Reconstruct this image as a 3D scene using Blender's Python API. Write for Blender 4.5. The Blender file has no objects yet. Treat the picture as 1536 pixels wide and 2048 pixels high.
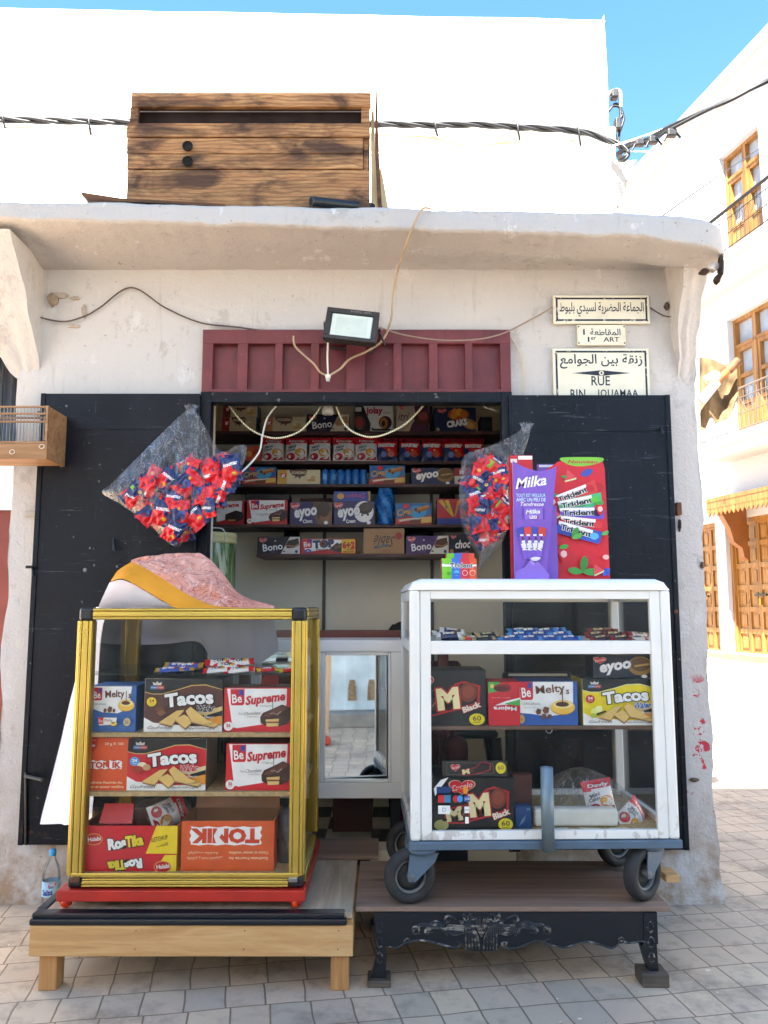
import bpy, bmesh, math, random
from mathutils import Vector, Matrix, noise
R = math.radians
PI = math.pi
random.seed(7)
S = bpy.context.scene
COL = S.collection

# ------------------------------------------------------------------ camera, sky, sun, exposure
F, TH, EYE = 1600.0, R(6.78), 1.30
cam_d = bpy.data.cameras.new("camera"); cam = bpy.data.objects.new("camera", cam_d); COL.objects.link(cam)
cam_d.sensor_fit = 'VERTICAL'; cam_d.sensor_height = 24.0; cam_d.lens = 24.0 * F / 2048.0
cam_d.clip_start = 0.05; cam_d.clip_end = 500
cam.location = (0, 0, EYE); cam.rotation_euler = (R(90) + TH, 0, 0)
S.camera = cam
LDIR = Vector((0.28, 1.0, -1.5)).normalized()          # the way sunlight travels
SUN_EL = math.asin(-LDIR.z); SUN_AZ = math.atan2(-LDIR.x, -LDIR.y)
W = bpy.data.worlds.new("World"); S.world = W; W.use_nodes = True
wn = W.node_tree.nodes; bg = wn["Background"]
sky = wn.new("ShaderNodeTexSky"); sky.sky_type = 'NISHITA'; sky.sun_disc = False
sky.sun_elevation = SUN_EL; sky.sun_rotation = SUN_AZ; sky.dust_density = 0.2; sky.ozone_density = 1.6; sky.air_density = 1.1; sky.altitude = 0
hsv = wn.new("ShaderNodeHueSaturation"); hsv.inputs['Hue'].default_value = 0.497; hsv.inputs['Saturation'].default_value = 1.25
W.node_tree.links.new(sky.outputs[0], hsv.inputs['Color']); W.node_tree.links.new(hsv.outputs[0], bg.inputs[0]); bg.inputs[1].default_value = 0.064
sun_d = bpy.data.lights.new("sun", 'SUN'); sun = bpy.data.objects.new("sun", sun_d); COL.objects.link(sun)
sun_d.energy = 5.0; sun_d.angle = R(0.5); sun_d.color = (1, 0.985, 0.96)
sun.rotation_euler = LDIR.to_track_quat('-Z', 'Y').to_euler(); sun.location = (-3, -10, 14)
S.view_settings.view_transform = 'Standard'; S.view_settings.look = 'None'
S.view_settings.gamma = 1.0; S.view_settings.use_curve_mapping = False
S.view_settings.exposure = 3.0
S.view_settings.use_white_balance = True; S.view_settings.white_balance_temperature = 6980; S.view_settings.white_balance_tint = 10
S.render.engine = 'CYCLES'
cy = S.cycles
cy.use_denoising = True
try: cy.denoiser = 'OPENIMAGEDENOISE'
except Exception: pass
cy.max_bounces = 10; cy.diffuse_bounces = 6; cy.glossy_bounces = 5; cy.transparent_max_bounces = 32; cy.transmission_bounces = 6
cy.caustics_reflective = False; cy.caustics_refractive = False; cy.sample_clamp_indirect = 6

# ------------------------------------------------------------------ measuring: a photo pixel at depth Y -> a point in metres
CT, ST = math.cos(TH), math.sin(TH)
def P(u, v, Y):
    a = (u - 768) / F; b = (1024 - v) / F
    t = Y / (CT - b * ST)
    return Vector((a * t, Y, EYE + (ST + b * CT) * t))
def PX(u, v, Y): return P(u, v, Y).x
def PZ(v, Y): return P(768, v, Y).z
def PG(u, v, z=0.0):                                     # pixel on a level surface at height z
    a = (u - 768) / F; b = (1024 - v) / F
    t = (z - EYE) / (ST + b * CT)
    return Vector((a * t, (CT - b * ST) * t, z))

# ------------------------------------------------------------------ materials
def lin(c):
    if isinstance(c, str):
        c = c.lstrip('#'); c = [int(c[i:i + 2], 16) / 255 for i in (0, 2, 4)]
        return tuple(x / 12.92 if x <= 0.04045 else ((x + 0.055) / 1.055) ** 2.4 for x in c)
    return tuple(c[:3])
class NT:
    def __init__(s, name):
        s.m = bpy.data.materials.new(name); s.m.use_nodes = True
        s.t = s.m.node_tree; s.n = s.t.nodes; s.b = s.n["Principled BSDF"]; s.out = s.n["Material Output"]
        s.co = s.n.new("ShaderNodeTexCoord").outputs['Object']
    def L(s, a, b): s.t.links.new(a, b)
    def mapv(s, scale=(1, 1, 1), rot=(0, 0, 0), loc=(0, 0, 0), src=None):
        q = s.n.new("ShaderNodeMapping"); q.inputs['Scale'].default_value = scale; q.inputs['Rotation'].default_value = rot
        q.inputs['Location'].default_value = loc; s.L(src or s.co, q.inputs['Vector']); return q.outputs[0]
    def noise(s, scale, detail=3, vec=None, rough=0.5, dist=0.0):
        q = s.n.new("ShaderNodeTexNoise"); q.inputs['Scale'].default_value = scale; q.inputs['Detail'].default_value = detail
        q.inputs['Roughness'].default_value = rough; q.inputs['Distortion'].default_value = dist
        s.L(vec or s.co, q.inputs['Vector']); return q.outputs['Fac']
    def ramp(s, fac, stops, interp='LINEAR'):
        q = s.n.new("ShaderNodeValToRGB"); q.color_ramp.interpolation = interp
        e = q.color_ramp.elements
        while len(e) < len(stops): e.new(0.5)
        for i, (p, c) in enumerate(stops):
            e[i].position = p
            c = (c, c, c) if isinstance(c, (int, float)) else lin(c)
            e[i].color = (*c, 1)
        s.L(fac, q.inputs[0]); return q.outputs[0]
    def mix(s, fac, a, b, mode='MIX'):
        q = s.n.new("ShaderNodeMix"); q.data_type = 'RGBA'; q.blend_type = mode
        for sock, val in ((q.inputs[0], fac), (q.inputs[6], a), (q.inputs[7], b)):
            if isinstance(val, bpy.types.NodeSocket): s.L(val, sock)
            elif isinstance(val, (int, float)): sock.default_value = val
            else: sock.default_value = (*lin(val), 1)
        return q.outputs[2]
    def math(s, op, a, b=0.0, clamp=False):
        q = s.n.new("ShaderNodeMath"); q.operation = op; q.use_clamp = clamp
        for sock, val in ((q.inputs[0], a), (q.inputs[1], b)):
            if isinstance(val, bpy.types.NodeSocket): s.L(val, sock)
            else: sock.default_value = val
        return q.outputs[0]
    def sep(s, src=None):
        q = s.n.new("ShaderNodeSeparateXYZ"); s.L(src or s.co, q.inputs[0]); return q.outputs
    def bump(s, h, strength=0.3, dist=0.01, prev=None):
        q = s.n.new("ShaderNodeBump"); q.inputs['Strength'].default_value = strength; q.inputs['Distance'].default_value = dist
        s.L(h, q.inputs['Height'])
        if prev is not None: s.L(prev, q.inputs['Normal'])
        s.L(q.outputs[0], s.b.inputs['Normal']); return q.outputs[0]
    def set(s, col=None, rough=None, metal=None, spec=None):
        for k, v in (('Base Color', col), ('Roughness', rough), ('Metallic', metal), ('Specular IOR Level', spec)):
            if v is None: continue
            if isinstance(v, bpy.types.NodeSocket): s.L(v, s.b.inputs[k])
            elif k == 'Base Color': s.b.inputs[k].default_value = (*lin(v), 1)
            else: s.b.inputs[k].default_value = v
        return s.m
_M = {}
def mat(col, rough=0.5, metal=0.0, var=0.08, vs=14.0, bump=0.0, bs=80.0, spec=0.5, name=None):
    key = (str(col), rough, metal, var, vs, bump, bs, spec)
    if key in _M: return _M[key]
    n = NT(name or "surface")
    c = lin(col)
    f = n.noise(vs, 4)
    lo = tuple(x * (1 - var) for x in c); hi = tuple(min(1, x * (1 + var)) for x in c)
    n.set(n.ramp(f, [(0.3, lo), (0.7, hi)]), None, metal, spec)
    n.L(n.ramp(f, [(0.3, min(1, rough * 1.15)), (0.7, rough * 0.85)]), n.b.inputs['Roughness'])
    if bump: n.bump(n.noise(bs, 4), bump, 0.004)
    _M[key] = n.m
    return n.m
def ink(c): return mat(c, 0.42, 0, 0.05, 30, 0, name="printed_card")
def foil(c): return mat(c, 0.28, 0, 0.08, 30, 0.25, 60, name="printed_foil")

# ------------------------------------------------------------------ mesh building
def catmull(pts, n=6, closed=False):
    p = [Vector(q) for q in pts]; out = []
    m = len(p)
    for i in range(m if closed else m - 1):
        a, b, c, d = (p[(i - 1) % m], p[i], p[(i + 1) % m], p[(i + 2) % m]) if closed else (p[max(i - 1, 0)], p[i], p[i + 1], p[min(i + 2, m - 1)])
        for k in range(n):
            t = k / n
            out.append(0.5 * ((2 * b) + (c - a) * t + (2 * a - 5 * b + 4 * c - d) * t * t + (3 * b - a - 3 * c + d) * t ** 3))
    if not closed: out.append(p[-1])
    return out
class MB:
    def __init__(s): s.v = []; s.f = []; s.m = []; s.sm = []; s.mats = []
    def mi(s, m):
        if m not in s.mats: s.mats.append(m)
        return s.mats.index(m)
    def add(s, verts, faces, m, smooth=False, mtx=None):
        o = len(s.v); k = s.mi(m)
        s.v += [tuple(mtx @ Vector(q)) if mtx else tuple(q) for q in verts]
        for f in faces: s.f.append([o + i for i in f]); s.m.append(k); s.sm.append(smooth)
    def poly(s, pts, m): s.add(pts, [list(range(len(pts)))], m)
    def box(s, x0, x1, y0, y1, z0, z1, m, mtx=None, skip=()):
        v = [(x0, y0, z0), (x1, y0, z0), (x1, y1, z0), (x0, y1, z0), (x0, y0, z1), (x1, y0, z1), (x1, y1, z1), (x0, y1, z1)]
        fs = {'b': (0, 3, 2, 1), 't': (4, 5, 6, 7), 'f': (0, 1, 5, 4), 'k': (2, 3, 7, 6), 'l': (3, 0, 4, 7), 'r': (1, 2, 6, 5)}
        s.add(v, [f for k, f in fs.items() if k not in skip], m, False, mtx)
    def rbox(s, x0, x1, y0, y1, z0, z1, m, b=0.004, seg=2, mtx=None):
        bm = bmesh.new(); bmesh.ops.create_cube(bm, size=1)
        for q in bm.verts:
            q.co = ((x0 + x1) / 2 + q.co.x * (x1 - x0), (y0 + y1) / 2 + q.co.y * (y1 - y0), (z0 + z1) / 2 + q.co.z * (z1 - z0))
        b = min(b, 0.45 * min(x1 - x0, y1 - y0, z1 - z0))
        bmesh.ops.bevel(bm, geom=bm.edges[:], offset=b, segments=seg, profile=0.5, affect='EDGES')
        bm.verts.index_update()
        s.add([q.co.copy() for q in bm.verts], [[q.index for q in f.verts] for f in bm.faces], m, False, mtx); bm.free()
    def tube(s, pts, r, m, n=8, smooth=True, mtx=None):
        p = [Vector(q) for q in pts]
        rr = r if isinstance(r, (list, tuple)) else [r] * len(p)
        vs = []; fs = []; up = None
        for i, q in enumerate(p):
            t = (p[min(i + 1, len(p) - 1)] - p[max(i - 1, 0)])
            t = t.normalized() if t.length > 1e-9 else Vector((0, 0, 1))
            if up is None: up = t.orthogonal().normalized()
            up = (up - t * up.dot(t)); up = up.normalized() if up.length > 1e-6 else t.orthogonal().normalized()
            w = t.cross(up)
            for k in range(n): vs.append(q + (up * math.cos(2 * PI * k / n) + w * math.sin(2 * PI * k / n)) * rr[i])
        for i in range(len(p) - 1):
            for k in range(n): fs.append((i * n + k, i * n + (k + 1) % n, (i + 1) * n + (k + 1) % n, (i + 1) * n + k))
        s.add(vs, fs, m, smooth, mtx)
        s.add(vs[:n], [list(range(n))[::-1]], m, False, mtx); s.add(vs[-n:], [list(range(n))], m, False, mtx)
    def lathe(s, prof, m, n=24, mtx=None, smooth=True):              # prof: (radius, height) about local Z
        vs = []; fs = []
        for r, z in prof:
            for k in range(n): vs.append((r * math.cos(2 * PI * k / n), r * math.sin(2 * PI * k / n), z))
        for i in range(len(prof) - 1):
            for k in range(n): fs.append((i * n + k, i * n + (k + 1) % n, (i + 1) * n + (k + 1) % n, (i + 1) * n + k))
        s.add(vs, fs, m, smooth, mtx)
    def grid(s, fn, nu, nv, m, smooth=True, mfn=None, flip=False):
        vs = [fn(i / nu, j / nv) for j in range(nv + 1) for i in range(nu + 1)]
        o = len(s.v); s.v += [tuple(q) for q in vs]; w = nu + 1
        for j in range(nv):
            for i in range(nu):
                f = [o + j * w + i, o + j * w + i + 1, o + (j + 1) * w + i + 1, o + (j + 1) * w + i]
                s.f.append(f[::-1] if flip else f); s.m.append(s.mi(mfn((i + .5) / nu, (j + .5) / nv) if mfn else m)); s.sm.append(smooth)
    def ball(s, c, r, m, n=12, mtx=None):
        rx, ry, rz = r if isinstance(r, (tuple, list)) else (r, r, r)
        vs = []; fs = []
        for j in range(n + 1):
            a = PI * j / n
            for k in range(2 * n):
                t = PI * k / n
                vs.append((c[0] + rx * math.sin(a) * math.cos(t), c[1] + ry * math.sin(a) * math.sin(t), c[2] - rz * math.cos(a)))
        for j in range(n):
            for k in range(2 * n): fs.append((j * 2 * n + k, j * 2 * n + (k + 1) % (2 * n), (j + 1) * 2 * n + (k + 1) % (2 * n), (j + 1) * 2 * n + k))
        s.add(vs, fs, m, True, mtx)
    def mesh(s, name, off=Vector((0, 0, 0))):
        me = bpy.data.meshes.new(name)
        me.from_pydata([tuple(Vector(q) - off) for q in s.v], [], s.f)
        for q in s.mats: me.materials.append(q)
        me.polygons.foreach_set('material_index', s.m); me.polygons.foreach_set('use_smooth', s.sm)
        me.update(); return me
    def part(s, name, parent, label=None, world=True):                # a child mesh; world=True: written in world metres
        off = parent_loc(parent) if world else Vector((0, 0, 0))
        o = bpy.data.objects.new(name, s.mesh(name, off)); COL.objects.link(o); o.parent = parent
        if label: o['label'] = label
        return o
    def solo(s, name, label, cat, org=None, group=None, kind=None, world=True, rz=0.0):   # a thing that is one mesh
        org = Vector(org) if org is not None else Vector((0, 0, 0))
        o = bpy.data.objects.new(name, s.mesh(name, org if world else Vector((0, 0, 0)))); COL.objects.link(o)
        o.location = org; o.rotation_euler = (0, 0, rz); tag(o, label, cat, group, kind); return o
def parent_loc(o):
    v = Vector((0, 0, 0))
    while o is not None: v += o.location; o = o.parent
    return v
def tag(o, label=None, cat=None, group=None, kind=None):
    for k, v in (('label', label), ('category', cat), ('group', group), ('kind', kind)):
        if v: o[k] = v
def thing(name, label, cat, loc=(0, 0, 0), group=None, kind=None, rz=0.0):
    o = bpy.data.objects.new(name, None); COL.objects.link(o); o.location = loc; o.rotation_euler = (0, 0, rz); o.empty_display_size = 0.05
    tag(o, label, cat, group, kind); return o
def dup(o, loc=None, rot=None, label=None, parent=None):
    c = o.copy(); COL.objects.link(c)
    if parent is not None: c.parent = parent
    if loc is not None: c.location = loc
    if rot is not None: c.rotation_euler = rot
    if label: c['label'] = label
    for ch in o.children: dup(ch, parent=c)
    return c

# ------------------------------------------------------------------ lettering and printed artwork
_TX = {}
def text_mesh(s, bold=0.0, shear=0.0, sp=1.0):
    k = (s, bold, shear, sp)
    if k in _TX: return _TX[k]
    c = bpy.data.curves.new("lettering", 'FONT'); c.body = s; c.offset = bold; c.shear = shear; c.space_character = sp; c.resolution_u = 2
    o = bpy.data.objects.new("lettering", c); me = bpy.data.meshes.new_from_object(o)
    vs = [(v.co.x, v.co.y) for v in me.vertices]; fs = [list(p.vertices) for p in me.polygons]
    bpy.data.objects.remove(o); bpy.data.curves.remove(c); bpy.data.meshes.remove(me)
    _TX[k] = (vs, fs); return _TX[k]
def put_text(mb, fm, s, cx, cy, w, h, col, rot=0, b=0.0, sh=0.0, sp=1.0, ol=None, ow=0.03, bend=0.0, lift=0.0006, mk=ink):
    base = text_mesh(s, 0.0, sh, sp)[0]
    x0 = min(q[0] for q in base); x1 = max(q[0] for q in base); y0 = min(q[1] for q in base); y1 = max(q[1] for q in base)
    ca, sa = math.cos(R(rot)), math.sin(R(rot))
    def run(off, colr, lf):
        vs, fs = text_mesh(s, off, sh, sp)
        out = []
        for x, y in vs:
            X = ((x - x0) / (x1 - x0) - .5) * w; Yv = ((y - y0) / (y1 - y0) - .5) * h
            Yv += bend * h * (1 - (2 * X / w) ** 2)
            out.append(fm(cx + X * ca - Yv * sa, cy + X * sa + Yv * ca, lf))
        mb.add(out, fs, mk(colr))
    if ol: run(b + ow, ol, lift - 0.0003)
    run(b, col, lift)
def paint(mb, fm, Wd, Hd, items, mk=ink):
    """items in fractions of the face: r rect, p polygon, s smooth polygon, e ellipse, t text, h heart"""
    for k, it in enumerate(items):
        lf = 0.0006 + 0.00045 * k
        t = it[0]
        if t == 'r':
            _, x0, y0, x1, y1, c = it
            mb.poly([fm(x * Wd, y * Hd, lf) for x, y in ((x0, y0), (x1, y0), (x1, y1), (x0, y1))], mk(c))
        elif t in 'ps':
            pts = [(x * Wd, y * Hd, 0) for x, y in it[1]]
            if t == 's': pts = catmull(pts, 5, True)
            mb.poly([fm(min(max(q[0], 0), Wd), min(max(q[1], 0), Hd), lf) for q in pts], mk(it[2]))
        elif t == 'e':
            _, cx, cy_, rx, ry, c = it[:6]
            n = 20; a0 = R(it[6]) if len(it) > 6 else 0
            pts = []
            for i in range(n):
                x = rx * Wd * math.cos(2 * PI * i / n); y = ry * Hd * math.sin(2 * PI * i / n)
                pts.append(fm(cx * Wd + x * math.cos(a0) - y * math.sin(a0), cy_ * Hd + x * math.sin(a0) + y * math.cos(a0), lf))
            mb.poly(pts, mk(c))
        elif t == 'h':
            _, cx, cy_, w, h, c = it
            pts = []
            for i in range(28):
                a = 2 * PI * i / 28
                x = 16 * math.sin(a) ** 3; y = 13 * math.cos(a) - 5 * math.cos(2 * a) - 2 * math.cos(3 * a) - math.cos(4 * a)
                pts.append(fm((cx + w * x / 34) * Wd, (cy_ + h * (y + 2) / 30) * Hd, lf))
            mb.poly(pts[::-1], mk(c))
        elif t == 't':
            _, s, cx, cy_, w, h, c = it[:7]
            put_text(mb, fm, s, cx * Wd, cy_ * Hd, w * Wd, h * Hd, c, lift=lf + 0.0003, mk=mk, **(it[7] if len(it) > 7 else {}))
def flip(items):                                          # the same print upside down
    out = []
    for it in items:
        t = it[0]
        if t == 'r': out.append(('r', 1 - it[3], 1 - it[4], 1 - it[1], 1 - it[2], it[5]))
        elif t in 'ps': out.append((t, [(1 - x, 1 - y) for x, y in it[1]], it[2]))
        elif t == 't':
            o = dict(it[7]) if len(it) > 7 else {}; o['rot'] = o.get('rot', 0) + 180
            out.append(('t', it[1], 1 - it[2], 1 - it[3], it[4], it[5], it[6], o))
        else: out.append((t, 1 - it[1], 1 - it[2]) + tuple(it[3:]))
    return out
AR = {'ا': (0xFE8D, 1), 'ل': (0xFEDD, 2), 'ج': (0xFE9D, 2), 'م': (0xFEE1, 2), 'ع': (0xFEC9, 2), 'ة': (0xFE93, 1), 'ح': (0xFEA1, 2), 'ض': (0xFEBD, 2),
      'ر': (0xFEAD, 1), 'ي': (0xFEF1, 2), 'س': (0xFEB1, 2), 'د': (0xFEA9, 1), 'ب': (0xFE8F, 2), 'و': (0xFEED, 1), 'ط': (0xFEC1, 2), 'ق': (0xFED5, 2),
      'ز': (0xFEAF, 1), 'ن': (0xFEE5, 2), 'ت': (0xFE95, 2), 'ش': (0xFEB5, 2), 'ك': (0xFED9, 2), 'ف': (0xFED1, 2), 'ه': (0xFEE9, 2)}
def arabic(s):                                            # joined letter forms in visual order
    out = ''
    for i, ch in enumerate(s):
        if ch not in AR: out += ch; continue
        base, k = AR[ch]
        pj = i > 0 and s[i - 1] in AR and AR[s[i - 1]][1] == 2
        nj = k == 2 and i + 1 < len(s) and s[i + 1] in AR
        form = (3 if nj else 1) if pj else (2 if nj else 0)
        out += chr(base + form)
    return out[::-1]

def carton_mesh(w, d, h, base, art, side=None, top=None, side_art=None, mk=ink, skip_top=False, inner=None):
    mb = MB(); sd = mk(side or base); tp = mk(top or side or base)
    x0, x1, y0, y1 = -w / 2, w / 2, -d / 2, d / 2
    j = lambda: random.uniform(-0.0012, 0.0012)
    c = [(x0 + j(), y0, 0), (x1 + j(), y0, 0), (x1, y1, 0), (x0, y1, 0), (x0 + j(), y0, h + j()), (x1 + j(), y0, h + j()), (x1, y1, h + j()), (x0, y1, h + j())]
    mb.add(c, [(0, 1, 5, 4)], mk(base)); mb.add(c, [(1, 2, 6, 5), (3, 0, 4, 7), (2, 3, 7, 6), (0, 3, 2, 1)], sd)
    if not skip_top: mb.add(c, [(4, 5, 6, 7)], tp)
    else:                                                # open carton: an inner lining, set in from the walls
        q = 0.004; im = mk(inner or '#8a6a48')
        i = [(x0 + q, y0 + q, h - .0005), (x1 - q, y0 + q, h - .0005), (x1 - q, y1 - q, h - .0005), (x0 + q, y1 - q, h - .0005),
             (x0 + q, y0 + q, .004), (x1 - q, y0 + q, .004), (x1 - q, y1 - q, .004), (x0 + q, y1 - q, .004)]
        mb.add(i, [(0, 1, 5, 4)[::-1], (1, 2, 6, 5)[::-1], (2, 3, 7, 6)[::-1], (3, 0, 4, 7)[::-1], (4, 5, 6, 7)], im)
        o = [c[4], c[5], c[6], c[7]]
        mb.add(o + i[:4], [(0, 1, 5, 4), (1, 2, 6, 5), (2, 3, 7, 6), (3, 0, 4, 7)], im)
    paint(mb, lambda x, y, l: (x0 + x, y0 - l, y), w, h, art, mk)
    if side_art: paint(mb, lambda x, y, l: (x1 + l, y0 + x, y), d, h, side_art, mk)
    return mb
def carton(label, u0, u1, vt, vb, Y, depth, base, art, z=None, yaw=0.0, name="carton", cat="carton", group=None, cen=None, **kw):
    """front face spans u0..u1, vt..vb of the photo at depth Y; it stands on height z"""
    vm = (vt + vb) / 2
    z0 = PZ(vb, Y) if z is None else z
    z1 = PZ(vt, Y); xa, xb = PX(u0, vm, Y), PX(u1, vm, Y)
    mb = carton_mesh(xb - xa, depth, z1 - z0, base, art, **kw)
    o = mb.solo(name, label, cat, ((xa + xb) / 2, Y + depth / 2, z0 + 0.0008), group, world=False, rz=R(yaw))
    o['h'] = z1 - z0; return o

# ------------------------------------------------------------------ surface materials of the setting
def paver_mat():
    n = NT("street_pavers")
    v = n.mapv(rot=(0, 0, -R(10)))
    vd = n.n.new("ShaderNodeVectorMath"); vd.operation = 'ADD'
    nz = n.n.new("ShaderNodeTexNoise"); nz.inputs['Scale'].default_value = 3.0; n.L(v, nz.inputs['Vector'])
    sc = n.n.new("ShaderNodeVectorMath"); sc.operation = 'SCALE'; sc.inputs['Scale'].default_value = 0.03
    n.L(nz.outputs['Color'], sc.inputs[0]); n.L(v, vd.inputs[0]); n.L(sc.outputs[0], vd.inputs[1])
    q = n.n.new("ShaderNodeTexBrick"); n.L(vd.outputs[0], q.inputs['Vector'])
    q.offset = 0.12; q.offset_frequency = 3; q.squash = 1
    q.inputs['Scale'].default_value = 1; q.inputs['Brick Width'].default_value = 0.134; q.inputs['Row Height'].default_value = 0.158
    q.inputs['Mortar Size'].default_value = 0.0036; q.inputs['Mortar Smooth'].default_value = 0.35; q.inputs['Bias'].default_value = 0.0
    q.inputs['Color1'].default_value = (*lin('#cfc0ae'), 1); q.inputs['Color2'].default_value = (*lin('#bcb1a4'), 1); q.inputs['Mortar'].default_value = (*lin('#857766'), 1)
    big = n.noise(1.1, 4); fine = n.noise(55, 5, rough=.7); sp = n.noise(9, 4, rough=.6)
    c = n.mix(0.5, q.outputs['Color'], n.ramp(big, [(0.35, '#8c7c68'), (0.65, '#c4ae92')]), 'OVERLAY')
    c = n.mix(n.ramp(sp, [(0.55, 0.0), (0.72, 0.5)]), c, '#85786b')
    c = n.mix(n.ramp(fine, [(0.62, 0.0), (0.78, 0.35)]), c, '#c9bfb4')
    dt = n.noise(2.3, 7, n.mapv(loc=(4, 7, 0)), .72)
    c = n.mix(n.ramp(dt, [(0.50, 0.0), (0.64, 0.6)]), c, '#6f5f4f')
    spk = n.noise(42, 3, n.mapv(loc=(2, 1, 0)), .5)
    c = n.mix(n.ramp(spk, [(0.72, 0.0), (0.76, 0.6)]), c, '#54483e')
    n.set(c, n.ramp(fine, [(0.3, 0.85), (0.7, 0.6)]))
    h = n.math('ADD', n.math('MULTIPLY', q.outputs['Fac'], -1.0), n.math('MULTIPLY', fine, 0.25))
    h2 = n.math('ADD', h, n.math('MULTIPLY', sp, 0.5))
    n.bump(h2, 0.55, 0.006); return n.m
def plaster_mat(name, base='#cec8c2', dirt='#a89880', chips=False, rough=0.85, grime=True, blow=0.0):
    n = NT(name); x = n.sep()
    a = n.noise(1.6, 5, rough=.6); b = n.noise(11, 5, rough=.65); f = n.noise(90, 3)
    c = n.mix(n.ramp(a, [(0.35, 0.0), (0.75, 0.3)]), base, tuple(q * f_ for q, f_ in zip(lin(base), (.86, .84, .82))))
    if grime:
        c = n.mix(n.ramp(b, [(0.60, 0.0), (0.80, 0.45)]), c, dirt)
        st = n.noise(4.5, 6, n.mapv((3.0, 3.0, 0.55)), .7)
        c = n.mix(n.ramp(st, [(0.60, 0.0), (0.78, 0.4)]), c, '#aca296')
        sc = n.noise(3.0, 9, n.mapv((1, 1, .8), loc=(3, 1, 7)), .78)
        c = n.mix(n.ramp(sc, [(0.58, 0.0), (0.60, 0.25), (0.68, 0.5)]), c, '#9a9088')
        s3 = n.noise(5.0, 9, n.mapv((1.2, 1, .7), loc=(8, 4, 1)), .8)
        c = n.mix(n.ramp(s3, [(0.60, 0.0), (0.61, 0.6)]), c, '#dad7d4')
        pk = n.noise(30, 4, n.mapv(loc=(1, 5, 2)), .6)
        c = n.mix(n.ramp(pk, [(0.68, 0.0), (0.72, 0.7)]), c, '#6e6054')
        dr = n.noise(9, 6, n.mapv((2.2, 2.2, .22), loc=(0, 0, 5)), .7)
        c = n.mix(n.ramp(dr, [(0.58, 0.0), (0.72, 0.35)]), c, '#948a7e')
    if chips:
        low = n.ramp(x[2], [(0.08, 1.0), (0.6, 0.0)])
        dm = n.math('MULTIPLY', low, n.ramp(n.noise(7, 6, rough=.7), [(0.38, 0.0), (0.6, 1.0)]))
        c = n.mix(n.math('MULTIPLY', dm, 0.85), c, '#9a7a58')
        zone = n.math('MULTIPLY', n.math('MULTIPLY', n.ramp(x[2], [(0.30, 0.0), (0.42, 1.0)]), n.ramp(x[2], [(0.95, 1.0), (1.15, 0.0)])),
                      n.ramp(n.math('MULTIPLY', x[0], 0.5), [(0.66, 0.0), (0.70, 1.0)]))
        rd = n.ramp(n.noise(9.5, 6, n.mapv(loc=(2.3, 0, 4.1)), .65), [(0.588, 0.0), (0.605, 1.0)])
        c = n.mix(n.math('MULTIPLY', zone, rd), c, '#c8404e')
    n.set(c, rough, 0, 0.25)
    h = n.math('ADD', n.math('MULTIPLY', b, 1.3), n.math('MULTIPLY', f, 0.3))
    if grime: h = n.math('ADD', h, n.math('MULTIPLY', sc, 1.6))
    n.bump(n.math('ADD', h, n.math('MULTIPLY', a, 1.2)), 0.5, 0.016); return n.m
def wood_mat(name, lo, mid, hi, axis=0, scale=1.0, rough=0.6, burnt=0.0, knots=True):
    n = NT(name)
    st = [14.0, 14.0, 14.0]; st[axis] = 1.1
    v = n.mapv(tuple(q * scale for q in st))
    g = n.noise(1.6, 6, v, .65, 1.3); fine = n.noise(7, 4, v, .6)
    c = n.ramp(g, [(0.28, lo), (0.5, mid), (0.72, hi)])
    c = n.mix(n.ramp(fine, [(0.45, 0.0), (0.75, 0.35)]), c, lo)
    if knots:
        kn = n.noise(3.2, 3, n.mapv((1.0, 2.2, 2.2) if axis == 0 else (2.2, 2.2, 1.0), loc=(7, 3, 5)), .5)
        c = n.mix(n.ramp(kn, [(0.66, 0.0), (0.73, 0.75)]), c, tuple(q * .45 for q in lin(lo)))
    if burnt:
        v2 = n.mapv((1.2, 1.2, 3.0)) if axis == 0 else n.mapv((2, 2, 1.2))
        bn = n.noise(2.6, 5, v2, .6, .6)
        c = n.mix(n.ramp(bn, [(0.45, 0.0), (0.62, burnt)]), c, '#26150e')
        rg = n.n.new("ShaderNodeTexWave"); rg.wave_type = 'BANDS'; rg.bands_direction = 'Z'
        rg.inputs['Scale'].default_value = 16; rg.inputs['Distortion'].default_value = 9; rg.inputs['Detail'].default_value = 3; rg.inputs['Detail Scale'].default_value = 0.7
        n.L(n.mapv((0.35, 1, 1)), rg.inputs['Vector'])
        c = n.mix(n.ramp(rg.outputs['Fac'], [(0.55, 0.0), (0.9, 0.4)]), c, '#3a2114')
    n.set(c, rough, 0, 0.35)
    n.bump(n.math('ADD', g, fine), 0.25, 0.004); return n.m
M_pave = paver_mat()
M_shop = plaster_mat("painted_plaster", chips=True)
M_canopy = plaster_mat("canopy_plaster", base='#bcb7b2', dirt='#7a7068')
M_house = plaster_mat("limewash", base='#f1efea', dirt='#e0dacd', grime=False)
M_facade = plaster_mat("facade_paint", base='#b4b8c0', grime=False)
M_inner = mat('#efe4cd', 0.7, 0, 0.06, 3, 0.2, 40, name="inner_wall")
M_cream = mat('#ece4d0', 0.55, 0, 0.08, 5, 0.15, 50, name="cream_paint")
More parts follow.
